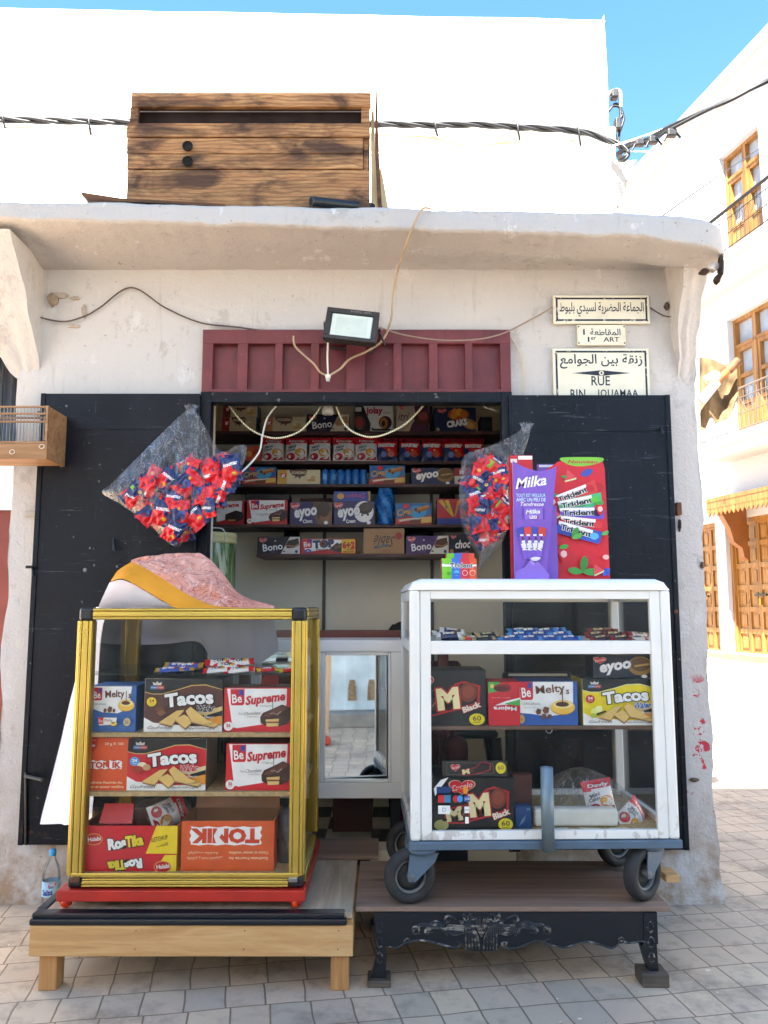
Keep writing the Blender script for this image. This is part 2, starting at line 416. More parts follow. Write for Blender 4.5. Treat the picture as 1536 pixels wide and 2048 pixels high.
def black_metal():
    n = NT("black_painted_metal"); x = n.sep()
    a = n.noise(2.2, 5, rough=.6); f = n.noise(120, 2)
    c = n.ramp(a, [(0.3, '#0b0e14'), (0.7, '#13171f')])
    sm = n.noise(3.2, 7, n.mapv((1.0, 1, .5), loc=(7, 0, 2)), .7)
    c = n.mix(n.ramp(sm, [(0.55, 0.0), (0.78, 0.5)]), c, '#262b33')
    s = n.noise(7, 6, n.mapv((0.5, 1, 7), rot=(0, .2, 0)), .75)
    c = n.mix(n.ramp(s, [(0.62, 0.0), (0.66, 0.4)]), c, '#5b626b')
    s2 = n.noise(6, 6, n.mapv((9, 1, .5), rot=(0, .12, 0), loc=(2, 3, 1)), .7)
    c = n.mix(n.ramp(s2, [(0.66, 0.0), (0.70, 0.35)]), c, '#4c535c')
    sp = n.noise(38, 3, n.mapv(loc=(5, 2, 1)), .5)
    c = n.mix(n.ramp(sp, [(0.70, 0.0), (0.72, 0.6)]), c, '#7a7c7e')
    ru = n.math('MULTIPLY', n.ramp(n.noise(14, 6, rough=.7), [(0.58, 0.0), (0.66, 1.0)]), n.ramp(x[2], [(0.22, 1.0), (0.5, 0.0)]))
    c = n.mix(n.math('MULTIPLY', ru, .7), c, '#5a3a2a')
    n.set(c, n.ramp(sm, [(0.3, 0.55), (0.7, 0.38)]), 0, 0.22)
    n.bump(n.math('ADD', n.math('MULTIPLY', a, 3.0), n.math('MULTIPLY', f, 0.15)), 0.35, 0.012); return n.m
M_black = black_metal()
M_blackp = mat('#16171a', 0.35, 0, 0.1, name="black_plastic")
def maroon():
    n = NT("maroon_paint"); a = n.noise(5, 5, rough=.65); d = n.noise(8, 6, n.mapv((2.5, 2.5, .3)), .7); k = n.noise(45, 4, rough=.6)
    c = n.ramp(a, [(.3, '#5a2225'), (.7, '#7a3236')]); c = n.mix(n.ramp(d, [(.56, 0.0), (.72, .6)]), c, '#35171a'); c = n.mix(n.ramp(k, [(.68, 0.0), (.72, .5)]), c, '#a0706a')
    n.set(c, .5); n.bump(k, .3, .003); return n.m
M_maroon = maroon()
M_steel = mat('#9a9a98', 0.35, 0.9, 0.1, name="steel")
M_rust = mat('#6f4a33', 0.8, 0.2, 0.35, 20, 0.4, 60, name="rusty_iron")

# ------------------------------------------------------------------ the setting: ground and shop floor
g = MB(); g.box(-60, 60, -20, 90, -0.4, 0, M_pave, skip=('b', 'l', 'r', 'f', 'k'))
o = g.solo('ground', 'grey brown stone pavers laid across the street in front of the shop', 'pavement', (0, 0, 0), kind='structure')

def holes_grid(mb, fmap, x0, x1, z0, z1, holes, m, step):
    """a wall sheet with rectangular openings; fmap(x, z) places it"""
    def axis(a, b, cuts):
        cuts = sorted({a, b, *[c for c in cuts if a < c < b]}); out = [a]
        for p, q in zip(cuts, cuts[1:]):
            k = max(1, int((q - p) / step + 0.5)); out += [p + (q - p) * i / k for i in range(1, k + 1)]
        return out
    xs = axis(x0, x1, [c for h in holes for c in h[:2]]); zs = axis(z0, z1, [c for h in holes for c in h[2:]])
    vs = [fmap(x, z) for z in zs for x in xs]; w = len(xs); fs = []
    for j in range(len(zs) - 1):
        for i in range(w - 1):
            cx, cz = (xs[i] + xs[i + 1]) / 2, (zs[j] + zs[j + 1]) / 2
            if any(h[0] < cx < h[1] and h[2] < cz < h[3] for h in holes): continue
            fs.append((j * w + i, j * w + i + 1, (j + 1) * w + i + 1, (j + 1) * w + i))
    mb.add(vs, fs, m, True)

# ------------------------------------------------------------------ the shop: one-room plaster kiosk
WY = 3.75; FZ = 0.22                                      # front wall plane, shop floor height
OX0, OX1 = PX(410, 800, WY), PX(1016, 800, WY); OZ1 = PZ(668, WY)
SL, SR = -1.76, 1.498
shop = thing('shop_building', 'small white plaster corner shop with open black metal shutters and a concrete canopy', 'shop', (0, WY, 0))
def nz(x, y, z=0.0): return noise.noise(Vector((x, y, z)))
def edge_r(z):
    e = 0.018 * nz(z * 3.1, 4.2) + 0.010 * nz(z * 11, 1.2) + 0.006 * nz(z * 25, 9)
    if z < 0.45: e += 0.008 * (1 - z / 0.45) ** 1.6
    return e
def edge_l(z): return 0.02 * nz(z * 3.3, 8.1) + 0.008 * nz(z * 14, 3.3)
def wall_pt(x, z):
    y = WY + 0.010 * nz(x * 2.2, z * 2.2, 3) + 0.004 * nz(x * 9, z * 9, 5)
    if z < 0.4: y -= 0.05 * (1 - z / 0.4) ** 2 * (1 if abs(x - (OX0 + OX1) / 2) > 0.75 else 0)
    xx = x
    if x > 1.36: xx += edge_r(z) * (x - 1.36) / (SR - 1.36)
    if x < SL + 0.15: xx += edge_l(z) * (SL + 0.15 - x) / 0.15
    near = 1.0
    if OX0 - .02 < x < OX1 + .02: y = WY
    return Vector((xx, y, z))
mb = MB()
holes_grid(mb, wall_pt, SL, SR, 0.0, 3.02, [(OX0, OX1, FZ, OZ1)], M_shop, 0.045)
mb.grid(lambda a, b: (SR + edge_r(b * 3.02), WY + a * 1.3 + .004 * nz(a * 9, b * 20), b * 3.02), 14, 60, M_shop)                 # right flank
mb.grid(lambda a, b: (SL + edge_l(b * 3.02), WY + a * 1.3, b * 3.02), 4, 60, M_shop, flip=True)
mb.part('wall', shop)
mb = MB(); t = 0.25                                        # reveals of the opening
mb.box(OX0 - .12, OX0, WY + .003, WY + t, FZ, OZ1, M_cream, skip=('f',)); mb.box(OX1, OX1 + .12, WY + .003, WY + t, FZ, OZ1, M_cream, skip=('f',))
mb.box(OX0, OX1, WY + .01, WY + t, OZ1 + .001, OZ1 + .12, M_cream, skip=('f',))
mb.part('door_reveal', shop)
IX0, IX1, IY0, IY1, IZ1 = -1.55, 1.40, WY + t, 4.88, 2.75
mb = MB()                                                  # room inside
mb.box(IX0, IX1, IY0, IY1, FZ, IZ1, M_inner, skip=('f', 'b'))
holes_grid(mb, lambda x, z: Vector((x, IY0, z)), IX0, IX1, FZ, IZ1, [(OX0, OX1, FZ, OZ1)], M_inner, 2)
mb.part('room_wall', shop)
nf = NT("checker_tiles"); ck = nf.n.new("ShaderNodeTexChecker"); ck.inputs['Scale'].default_value = 4.6
nf.L(nf.mapv(loc=(0.06, 0.1, 0.1)), ck.inputs['Vector']); ck.inputs['Color1'].default_value = (*lin('#d8cfbb'), 1); ck.inputs['Color2'].default_value = (*lin('#17161a'), 1)
nf.set(nf.mix(nf.ramp(nf.noise(6, 5), [(.5, 0.0), (.8, .35)]), ck.outputs[0], '#6b5a4a'), 0.4)
mb = MB(); mb.box(OX0, OX1, WY - .02, IY0, 0.0, FZ, nf.m); mb.box(IX0, IX1, IY0 + .001, IY1, 0.0, FZ - .001, nf.m)
mb.part('floor', shop)
# metal door frame and maroon transom
fz = PZ(797, WY - .03)
mb = MB()
fw = PX(421, 900, WY) - PX(405, 900, WY)
mb.rbox(OX0 - .012, OX0 + fw, WY - .045, WY + .03, FZ, fz + .03, M_black, .003); mb.rbox(OX1 - fw, OX1 + .012, WY - .045, WY + .03, FZ, fz + .03, M_black, .003)
mb.rbox(OX0 + fw, OX1 - fw, WY - .043, WY + .03, PZ(806, WY - .03), fz + .028, M_black, .003)
mb.part('door_frame', shop)
mb = MB(); tz0, tz1 = fz + .031, OZ1 + .012; yf = WY - .03
tx0, tx1 = OX0 - .012, OX1 + .012
mb.box(tx0 + .01, tx1 - .01, yf + .035, yf + .06, tz0, tz1, M_maroon)
cells = [(425, 475), (495, 550), (565, 622), (638, 693), (730, 787), (803, 858), (875, 930), (945, 1001)]
zb, zt = PZ(778, yf), PZ(687, yf)
mb.rbox(tx0, tx1, yf, yf + .034, tz0, zb, M_maroon, .002); mb.rbox(tx0, tx1, yf, yf + .034, zt, tz1, M_maroon, .002)
xs = [tx0] + [PX(u, 733, yf) for c in cells for u in c] + [tx1]
for a, b in zip(xs[0::2], xs[1::2]): mb.rbox(a, b, yf + .001, yf + .034, zb - .001, zt + .001, M_maroon, .002)
mb.part('transom_panel', shop, 'maroon panel with eight sunken fields above the opening')
# concrete canopy with its rough lip
def lerp(a, b, t): return a + (b - a) * t
def can_z(x):
    t = (x + 1.6) / 3.0; zt_, zb_ = lerp(3.085, 3.022, t), lerp(2.995, 2.905, t)
    if x > 1.15: q = (x - 1.15) / 0.35; zt_ -= 0.045 * q ** 3; zb_ -= 0.06 * q
    zt_ += 0.010 * nz(x * 4, 1.5) + 0.004 * nz(x * 17, 2); zb_ += 0.008 * nz(x * 6, 7) + 0.006 * nz(x * 24, 5) + 0.005 * abs(nz(x * 60, 3))
    return zt_, zb_
CX0, CX1 = -3.2, 1.505
def can_pt(a, b):
    x = CX0 + (CX1 - CX0) * a
    zt_, zb_ = can_z(x)
    yo = 0.012 * nz(x * 3, 4) + 0.004 * nz(x * 13, 6)
    prof = [(3.80, 2.935), (3.70, 2.945), (3.55, zb_ - .012 + .02 * 0), (3.40, zb_ - .004), (3.352, zb_ - .001), (3.340, zb_ + .006), (3.342, lerp(zb_, zt_, .5)), (3.346, zt_ - .012), (3.356, zt_ - .002), (3.42, zt_ + .002), (3.6, zt_ + .004), (5.0, 3.085)]
    k = b * (len(prof) - 1); i = min(int(k), len(prof) - 2); f = k - i
    y = lerp(prof[i][0], prof[i + 1][0], f); z = lerp(prof[i][1], prof[i + 1][1], f)
    if x > 1.40: y += 0.05 * ((x - 1.40) / .105) ** 2 * (1 if y < 3.5 else 0)
    rn = 0.005 * nz(x * 8, y * 8, z * 20)
    return Vector((x + (0.02 * nz(y * 5, z * 9) if a > .999 else 0), y + yo * (1 if y < 3.6 else 0) + rn, z + rn))
mb = MB(); mb.grid(can_pt, 220, 44, M_canopy, flip=True)
cap = [can_pt(1.0, j / 44) for j in range(45)]
mb.add(cap, [list(range(45))], M_canopy)
mb.part('canopy', shop)
# curved corner brackets under the canopy
def bracket(xa, xb, xal, zlo, dep=.37, pw_=1.35):
    m = MB()
    def yz(s): return WY + .01 - dep * s ** pw_, lerp(zlo, 2.97, s)
    def xl(s): return lerp(xal, xa, s ** .7)
    def xr(s): return xb + (edge_r(lerp(zlo, 2.97, s)) if xb > 0 else 0)
    w = lambda s, q: 0.012 * nz(s * 5, q * 3, xb) + 0.004 * nz(s * 16, q * 9, 2)
    m.grid(lambda a, s: (lerp(xl(s), xr(s), a) + w(s, a), yz(s)[0] + w(a, s), yz(s)[1]), 10, 26, M_shop)
    m.grid(lambda a, s: (xr(s) + w(s, 1), lerp(yz(s)[0] + w(1, s), WY + .06, a), yz(s)[1]), 8, 26, M_shop)
    m.grid(lambda a, s: (xl(s) + w(s, 0), lerp(yz(s)[0] + w(0, s), WY + .06, a), yz(s)[1]), 8, 26, M_shop, flip=True)
    m.part('corner_bracket', shop)
bracket(1.375, 1.485, 1.42, 2.36, .29, 1.15); bracket(-1.98, -1.66, -1.78, 2.40, .37, 1.15)

# broken plaster: lumps coloured for bare core and for the shade in gaps, and flakes at the canopy corner and the top left of the wall
def broken(spots, y, col):
    for u, v, ru, rv in spots:
        m = MB(); c = P(u, v, y); k = 14
        ring = [P(u + ru * math.cos(2 * PI * i / k) * (1 + .5 * nz(i * .9, u)), v + rv * math.sin(2 * PI * i / k) * (1 + .5 * nz(i * .9, v, 3)), y) for i in range(k)]
        m.add([c + Vector((0, -.008, 0))] + ring + [q + Vector((0, .03, 0)) for q in ring], [(0, 1 + (i + 1) % k, 1 + i) for i in range(k)] + [(1 + i, 1 + (i + 1) % k, 1 + k + (i + 1) % k, 1 + k + i) for i in range(k)], mat(col, .9, 0, .3, 40, .6, 60))
        m.part('broken_plaster', shop)
broken([(1411, 541, 9, 5), (1437, 556, 5, 9)], 3.40, '#3a2a22'); broken([(1444, 530, 4, 22)], 3.37, '#2e241e'); broken([(1428, 532, 12, 8)], 3.385, '#b9ada2')
broken([(105, 598, 11, 13)], WY - .008, '#a08a74'); broken([(120, 590, 16, 6), (150, 596, 10, 4), (168, 622, 5, 14), (148, 652, 12, 4)], WY - .006, '#b8a898')
broken([(1357, 1022, 6, 9), (1360, 1050, 3, 12)], WY - .008, '#4a3a30'); broken([(1334, 612, 5, 8)], WY - .008, '#5a4a40'); broken([(1405, 1130, 4, 7), (1390, 1560, 9, 4), (1418, 1770, 8, 12)], WY - .012, '#6a5444')

# the two black shutter leaves folded back against the wall
def shutter(u0, u1, v0, v1, inner_right):
    Yf = WY - .075
    x0, x1 = PX(u0, v0, Yf), PX(u1, v0, Yf); z1, z0 = PZ(v0, Yf), PZ(v1, Yf)
    m = MB()
    m.rbox(x0, x1, Yf, Yf + .03, z0, z1, M_black, .002)
    zs = z1 - (z1 - z0) * .085
    m.box(x0 + .012, x1 - .012, Yf - .003, Yf + .002, zs, z1 - .012, M_black); m.box(x0 + .012, x1 - .012, Yf - .0025, Yf + .002, z0 + .012, zs - .003, M_black)
    xe = x0 if inner_right else x1
    m.rbox(xe - .012, xe + .012, Yf - .008, Yf + .035, z0, z1, M_black, .003)
    d = m.part('door', shop, 'black sheet metal shutter leaf folded open on the ' + ('left' if inner_right else 'right'))
    return d, x0, x1, z0, z1, Yf
dl, ax0, ax1, az0, az1, Yf = shutter(88, 400, 787, 1690, True)
def bolt(par, pts, r=.006, m=None, name='bolt'):
    q = MB(); q.tube([P(*p) for p in pts], r, m or M_blackp, 8); return q.part(name, par)
bolt(dl, [(52, 1134, Yf - .012), (72, 1134, Yf - .012), (66, 1132, Yf - .012), (66, 1152, Yf - .012)], .007)
bolt(dl, [(52, 1545, Yf - .01), (52, 1690, Yf - .01)], .006); bolt(dl, [(50, 1552, Yf - .02), (84, 1560, Yf - .06)], .008, mat('#4a4b48', .5, .5))
bolt(dl, [(227, 1080, Yf), (227, 1080, Yf - .03), (228, 1100, Yf - .03)], .008)
for u, v, r_ in ((170, 1140, .010), (234, 1133, .006), (180, 1096, .005), (240, 1156, .004), (133, 812, .006)):
    q = MB(); c = P(u, v, Yf - .003); q.ball(c, (r_, .003, r_), mat('#6f7274', .5, .3), 6); q.part('rivet', dl)
dr, bx0, bx1, bz0, bz1, _ = shutter(1018, 1334, 790, 1700, False)
bolt(dr, [(1322, 855, Yf), (1322, 858, Yf - .03), (1326, 866, Yf - .03)], .005); bolt(dr, [(1350, 1222, Yf - .01), (1353, 1224, Yf - .02)], .009, M_rust)
q = MB(); c = P(1356, 1018, WY - .012); q.rbox(c.x - .012, c.x + .012, c.y - .02, c.y + .02, c.z - .03, c.z + .03, M_rust, .004); q.part('wall_catch', shop)
q = MB(); c = P(60, 1027, WY - .015); q.rbox(c.x - .02, c.x + .03, c.y - .01, c.y + .02, c.z - .015, c.z + .012, mat('#b5a89a', .6), .003); q.part('wall_catch', shop)

# ------------------------------------------------------------------ the tall white house behind the kiosk
HY = 5.0
house = thing('white_house', 'tall sunlit white house rising flat topped behind the shop roof', 'house', (0, HY, 0))
def house_pt(x, z):
    return Vector((x + (0.012 * nz(z * 2, 3) if x > 1.4 else 0), HY + .008 * nz(x * 1.5, z * 1.5), z))
ztop = lambda x: 5.335 - 0.021 * (x + 2.5) + 0.010 * nz(x * 1.7, 2) + 0.005 * nz(x * 6, 5)
mb = MB()
door_h = (-2.62, -1.95, 0.0, 1.92); win_h = (-2.75, -2.30, 2.2, 3.0)
hx1 = 1.50
holes_grid(mb, lambda x, z: house_pt(x, z if z < 5.25 else ztop(x)), -7.0, hx1, 0, 5.26, [door_h, win_h], M_house, 0.16)
def rim(a, b):                                             # soft rounded roof edge and top
    x = lerp(-7, hx1, a); k = b * PI / 2
    return Vector((x, HY + .05 * (1 - math.cos(k)) + 1.95 * max(0, b - .5) * 2, ztop(x) + .03 * math.sin(k)))
mb.grid(rim, 40, 6, M_house)
mb.grid(lambda a, b: (hx1 + 0.012 * nz(b * 5.26 * 2, 3), HY + a * 3.5, b * 5.30), 4, 33, M_house)
mb.part('wall', house)
def ledge(a, b):                                           # plaster band standing proud below the cables, wavy at its top
    x = lerp(-7, hx1 + .02, a); w = 0.016 * nz(x * 2.3, 1) + 0.010 * nz(x * 6, 4)
    prof = [(0.0, 2.9), (-.055, 2.95), (-.058, 4.30), (-.066, 4.36 + w), (-.085, 4.395 + w), (-.088, 4.42 + w), (-.065, 4.445 + w), (0.012, 4.475 + w)]
    k = b * 7; i = min(int(k), 6); f = k - i
    return Vector((x, HY + lerp(prof[i][0], prof[i + 1][0], f), lerp(prof[i][1], prof[i + 1][1], f)))
mb = MB(); mb.grid(ledge, 140, 21, M_house); mb.add([ledge(1, j / 21) for j in range(22)], [list(range(22))], M_house); mb.part('plaster_band', house)
mb = MB(); c0, c1 = P(1222, 338, HY - .1), P(1262, 405, HY - .1)
mb.grid(lambda a, b: (hx1 + .02 + .13 * (1 - b) * (0.85 + .15 * nz(b * 9, a * 5)) * 1.0 + .004, HY - .09 + a * .3, lerp(PZ(335, HY), PZ(425, HY), b)), 5, 10, M_canopy)
mb.grid(lambda a, b: (hx1 - .02 + a * (.04 + .13 * (1 - b) * (0.85 + .15 * nz(b * 9, 0))) , HY - .09 + .01 * nz(a * 4, b * 9), lerp(PZ(335, HY), PZ(425, HY), b)), 5, 10, M_canopy, flip=True)
mb.grid(lambda a, b: (hx1 - .02 + a * .17, HY - .09 + b * .3, PZ(335, HY) + .01 * nz(a * 8, b * 8)), 5, 5, M_house)
mb.part('broken_ledge', house)
mb = MB(); mr = mat('#6e2f27', .55, 0, .2, 5)
mb.box(door_h[0], door_h[1], HY + .1, HY + .14, 0, door_h[3], mr)
for x in (door_h[0] + .02, (door_h[0] + door_h[1]) / 2 - .02, door_h[1] - .06): mb.rbox(x, x + .04, HY + .08, HY + .1, 0, door_h[3], mr)
mb.part('door', house, 'dark red wooden street door')
mb = MB(); mb.box(win_h[0], win_h[1], HY + .12, HY + .14, win_h[2], win_h[3], mat('#2a2d3a', .2))
for i in range(7): x = win_h[0] + .03 + i * .065; mb.tube([(x, HY + .03, win_h[2]), (x, HY + .03, win_h[3])], .008, M_blackp, 6)
mb.part('window_grille', house)
mb = MB(); mb.box(door_h[0] - .1, door_h[1] + .05, HY - .22, HY + .1, 0, .14, M_canopy); mb.part('doorstep', house)

# ------------------------------------------------------------------ the tall house across the street, behind the photographer (it shades the shop)
BY = -1.65
back = thing('street_house', 'tall pale street house with light blue corrugated shutters, reflected in the counter mirror', 'house', (0, BY, 0))
M_sth = plaster_mat("street_house_plaster", base='#f0f0f0', grime=False)
mb = MB(); mb.box(-4.2, 1.25, BY - 7, BY, 0, 11.5, M_sth); mb.part('wall', back)
for nm, xa, xb, lab in (('street_house', -18, -4.2, 'low pale house along the street to the left, behind the photographer'), ('street_house', 1.25, 13, 'low pale house along the street to the right, behind the photographer')):
    mb = MB(); mb.box(xa + .003, xb - .003, BY - 10, BY - 4, 0, 3.6, M_sth); mb.solo(nm, lab, 'house', ((xa + xb) / 2, BY - 4, 0))  # unseen houses, kept low and set back to let light reach the shop
def corr(x0, x1, z0, z1):
    m = MB(); mt = mat('#b9ccd6', .5, 0, .18, 4, .2, 20, name="pale_blue_sheet")
    nn = int((x1 - x0) / .025)
    m.grid(lambda a, b: (lerp(x0, x1, a), BY + .04 + .016 * max(-.6, min(.6, math.sin(lerp(x0, x1, a) * 2 * PI / .26))) / .6, lerp(z0, z1, b)), nn, 2, mt, False, flip=False)
    m.box(x0, x1, BY - .001, BY + .02, z0, z1, mt)
    st = mat('#8a7458', .8, 0, .4, 30)
    for i, x in enumerate((.62, .84)):
        m.poly([(x + dx, BY + .0605, z0 + dz) for dx, dz in ((-.05, .10), (.05, .10), (.045, .25), (.03, .33), (-.03, .33), (-.045, .24))], st)
    return m
corr(-2.6, 3.4, .16, 2.7).part('corrugated_shutter', back, 'pale blue corrugated metal shutter')
mb = MB(); mb.rbox(-16, 13, BY, BY + .3, 0, .15, mat('#8d8a85', .85, 0, .15, 9, .3, 50), .01); mb.part('kerb_step', back)
for x in (-3.4, -.2):
    for z in (3.6, 6.5):
        w = MB(); w.box(x, x + 1.1, BY + .001, BY + .05, z, z + 1.7, mat('#4f5a63', .3)); w.rbox(x - .08, x + 1.18, BY + .001, BY + .09, z - .1, z - .001, M_cream)
        w.rbox(x + .52, x + .58, BY + .051, BY + .08, z, z + 1.7, M_cream, .003); w.part('window', back)

# ------------------------------------------------------------------ the wooden-doored house across the square, on the right
DX, X0F = -0.199, 12.90                                   # its front wall: X = X0F + DX * Y
FN = Vector((-1, DX, 0)).normalized(); FD = Vector((DX, 1, 0)).normalized()
def FP(u, v, off=0.0):                                     # pixel on that wall (or off metres in front of it) -> (along, height)
    a = (u - 768) / F; b = (1024 - v) / F
    dx, dy, dz = a, CT - b * ST, ST + b * CT
    o_ = Vector((X0F, 0, 0)) + FN * off
    t = o_.dot(FN) / (dx * FN.x + dy * FN.y)
    p = Vector((dx * t, dy * t, EYE + dz * t))
    return (p - o_).dot(FD), p.z
def FW(s, z, off=0.0):
    q = Vector((X0F, 0, 0)) + FD * s + FN * off
    return Vector((q.x, q.y, z))
opp = thing('street_house', 'white house across the square with orange wooden doors, balconies and a scalloped wooden canopy', 'house', FW(20, 0))
M_or = wood_mat("varnished_orange_wood", '#6a4420', '#8e6434', '#a87e4a', axis=2, scale=.35, rough=.35)
M_glass_d = mat('#8f98a6', 0.08, 0, 0.2, 2, name="window_glass")
def fbox(m, s0, s1, z0, z1, o0, o1, mt, b=0):
    v = [FW(s, z, o) for o in (o1, o0) for s, z in ((s0, z0), (s1, z0), (s1, z1), (s0, z1))]
    m.add(v, [(0, 3, 2, 1), (4, 5, 6, 7), (0, 1, 5, 4), (1, 2, 6, 5), (2, 3, 7, 6), (3, 0, 4, 7)], mt)
sA, zA = FP(1536, 88); ROOF = zA
def rect(u0, v0, u1, v1, off=0.0):
    a = FP(u0, v0, off); b = FP(u1, v1, off); return min(a[0], b[0]), max(a[0], b[0]), min(a[1], b[1]), max(a[1], b[1])
# openings, measured on the wall: (near, far, bottom, top)
d_far = FP(1457, 1200)[0]; d_near = FP(1566, 1200)[0]; d_z1 = FP(1457, 1040)[1]; d_z0 = 0.16
e_near = FP(1437, 1200)[0]; e_far = e_near + (d_far - d_near) * .9
w1n, w1f = FP(1518, 300)[0], FP(1437, 318)[0]; w1t = FP(1437, 318)[1]; w1b = FP(1466, 500)[1]
w2n, w2f = FP(1545, 700)[0], FP(1457, 700)[0]; w2t = FP(1457, 640)[1]; w2b = FP(1490, 858)[1]
openings = [(d_near, d_far, d_z0, d_z1), (e_near, e_far, d_z0, d_z1), (w1n, w1f, w1b, w1t), (w2n, w2f, w2b, w2t)]
m = MB()
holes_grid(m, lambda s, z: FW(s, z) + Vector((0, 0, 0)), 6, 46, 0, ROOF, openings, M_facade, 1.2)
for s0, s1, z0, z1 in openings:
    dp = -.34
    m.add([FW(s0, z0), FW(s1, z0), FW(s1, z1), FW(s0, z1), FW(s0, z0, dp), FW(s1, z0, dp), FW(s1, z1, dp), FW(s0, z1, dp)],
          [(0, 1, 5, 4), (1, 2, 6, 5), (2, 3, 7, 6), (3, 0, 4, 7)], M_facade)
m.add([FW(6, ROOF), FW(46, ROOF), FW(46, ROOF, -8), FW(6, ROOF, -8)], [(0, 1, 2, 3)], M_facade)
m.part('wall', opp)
m = MB(); fbox(m, 6, 46, ROOF - .02, ROOF + .16, -.1, .32, M_facade); fbox(m, 6, 46, ROOF - .42, ROOF - .024, -.1, .16, M_facade); m.part('cornice', opp)
m = MB(); fbox(m, 6, 46, 0, .15, .002, .35, mat('#9b7b60', .85, 0, .2, 3)); m.part('plinth_step', opp)
def panel_door(s0, s1, z0, z1, cols=4, rows=6, lab=None):
    f = MB(); q = .10; dp = -.20
    for a in ((s0 + .002, s0 + q, z0, z1 - .002), (s1 - q, s1 - .002, z0, z1 - .002), (s0 + q, s1 - q, z1 - q, z1 - .002)): fbox(f, *a, dp - .1, dp + .08, M_or)
    fbox(f, s0 + q, s1 - q, z0, z1 - q, dp - .09, dp - .02, M_or)
    cw = (s1 - s0 - 2 * q) / cols; rh = (z1 - z0 - q) / rows
    for i in range(cols):
        a = s0 + q + i * cw
        fbox(f, a + .004, a + .06, z0, z1 - q, dp - .03, dp + .02, M_or); fbox(f, a + cw - .06, a + cw - .004, z0, z1 - q, dp - .03, dp + .02, M_or)
        for j in range(rows + 1):
            zc = z0 + j * rh
            fbox(f, a + .06, a + cw - .06, max(z0, zc - .06), min(z1 - q, zc + .06), dp - .03, dp + .019, M_or)
            if j < rows: fbox(f, a + .13, a + cw - .13, zc + .13, zc + rh - .13, dp - .03, dp + .004, M_or)
    d = f.part('door', opp, lab)
    h = MB(); sm = (s0 + s1) / 2; zl = z0 + (z1 - z0) * .42
    fbox(h, sm - .25, sm + .18, zl, zl + .05, dp + .02, dp + .06, M_blackp); fbox(h, sm - .05, sm + .03, zl - .22, zl - .06, dp + .02, dp + .06, mat('#a88a3a', .4, .8)); h.part('padlock', d)
panel_door(*openings[0], lab='wide orange panelled door with a black bolt and padlock'); panel_door(*openings[1])
def french(s0, s1, z0, z1):
    f = MB(); dp = -.22; q = .09; zt_ = z1 - (z1 - z0) * .26
    fbox(f, s0 + .003, s1 - .003, z0, z1, dp - .12, dp - .08, M_or)
    for a in ((s0 + .003, s0 + q, z0, z1 - .002), (s1 - q, s1 - .003, z0, z1 - .002), (s0 + q, s1 - q, z1 - q, z1 - .002), (s0 + q, s1 - q, zt_, zt_ + q), ((s0 + s1) / 2 - .07, (s0 + s1) / 2 + .07, z0, z1 - q)):
        fbox(f, *a, dp - .08, dp + .06, M_or)
    n = 2
    for k in range(2):
        a = s0 + q if k == 0 else (s0 + s1) / 2 + .07; b = (s0 + s1) / 2 - .07 if k == 0 else s1 - q
        fbox(f, a, a + .09, z0, zt_, dp - .07, dp + .04, M_or); fbox(f, b - .09, b, z0, zt_, dp - .07, dp + .04, M_or)
        for r_ in range(4): zc = lerp(z0, zt_ - .1, r_ / 3.0); fbox(f, a + .09, b - .09, zc, zc + .10, dp - .07, dp + .035, M_or)
        fbox(f, a + .09, b - .09, z0 + .1, lerp(z0, zt_, .31), dp - .07, dp + .01, M_or)
    w = f.part('window', opp)
    g_ = MB(); fbox(g_, s0 + q, s1 - q, z0 + .02, z1 - q, dp - .079, dp - .071, M_glass_d); g_.part('pane', w)
french(*openings[2]); french(*openings[3])
def balcony(s0, s1, zt_, pr=.85, th=.42, rail=1.05, lab=None, rc='#6a6058', rr=.022):
    b = MB(); fbox(b, s0, s1, zt_ - th * .45, zt_, .003, pr, M_facade); fbox(b, s0 + .12, s1 - .12, zt_ - th, zt_ - th * .45 - .001, .003, pr - .14, M_facade)
    bb = b.part('balcony', opp, lab)
    r_ = MB(); it = mat(rc, .6, .2, .2)
    def rod(p, q, r=.009): r_.tube([p, q], r, it, 5)
    e = pr - .06
    for z, r in ((zt_ + rail, rr), (zt_ + rail * .78, .012), (zt_ + rail * .42, .012), (zt_ + .08, .014)):
        rod(FW(s0 + .06, z, e), FW(s1 - .06, z, e), r); rod(FW(s0 + .06, z, e), FW(s0 + .06, z, .02), r); rod(FW(s1 - .06, z, e), FW(s1 - .06, z, .02), r)
    k = int((s1 - s0) / .16)
    for i in range(k + 1):
        s = lerp(s0 + .06, s1 - .06, i / k); rod(FW(s, zt_, e), FW(s, zt_ + rail, e), .007)
        if i < k and i % 2 == 0:
            c = s + .16; pts = [FW(c + .13 * math.cos(a * PI / 6), zt_ + rail * .6 + .16 * math.sin(a * PI / 6), e) for a in range(13)]; r_.tube(pts, .006, it, 4)
    for i in range(5): o_ = lerp(.05, e, i / 5); rod(FW(s1 - .06, zt_, o_), FW(s1 - .06, zt_ + rail, o_), .009); rod(FW(s0 + .06, zt_, o_), FW(s0 + .06, zt_ + rail, o_), .009)
    r_.part('railing', bb)
b1z = FP(1470, 492, .8)[1]; b1f = FP(1405, 500, .8)[0]
balcony(FP(1536, 440, .8)[0] - 4, b1f + 2.5, b1z, rc='#1d1a18', rr=.045, lab='upper balcony with a plain wire railing')
b2z = FP(1470, 868, .8)[1]; b2f = FP(1399, 885, .8)[0]
balcony(FP(1536, 850, .8)[0] - .2, b2f, b2z, lab='lower balcony with a scrolled iron railing')
m = MB(); cs0, cs1 = FP(1600, 985, .7)[0], FP(1415, 1000, .7)[0]; cz = FP(1480, 990, .7)[1]
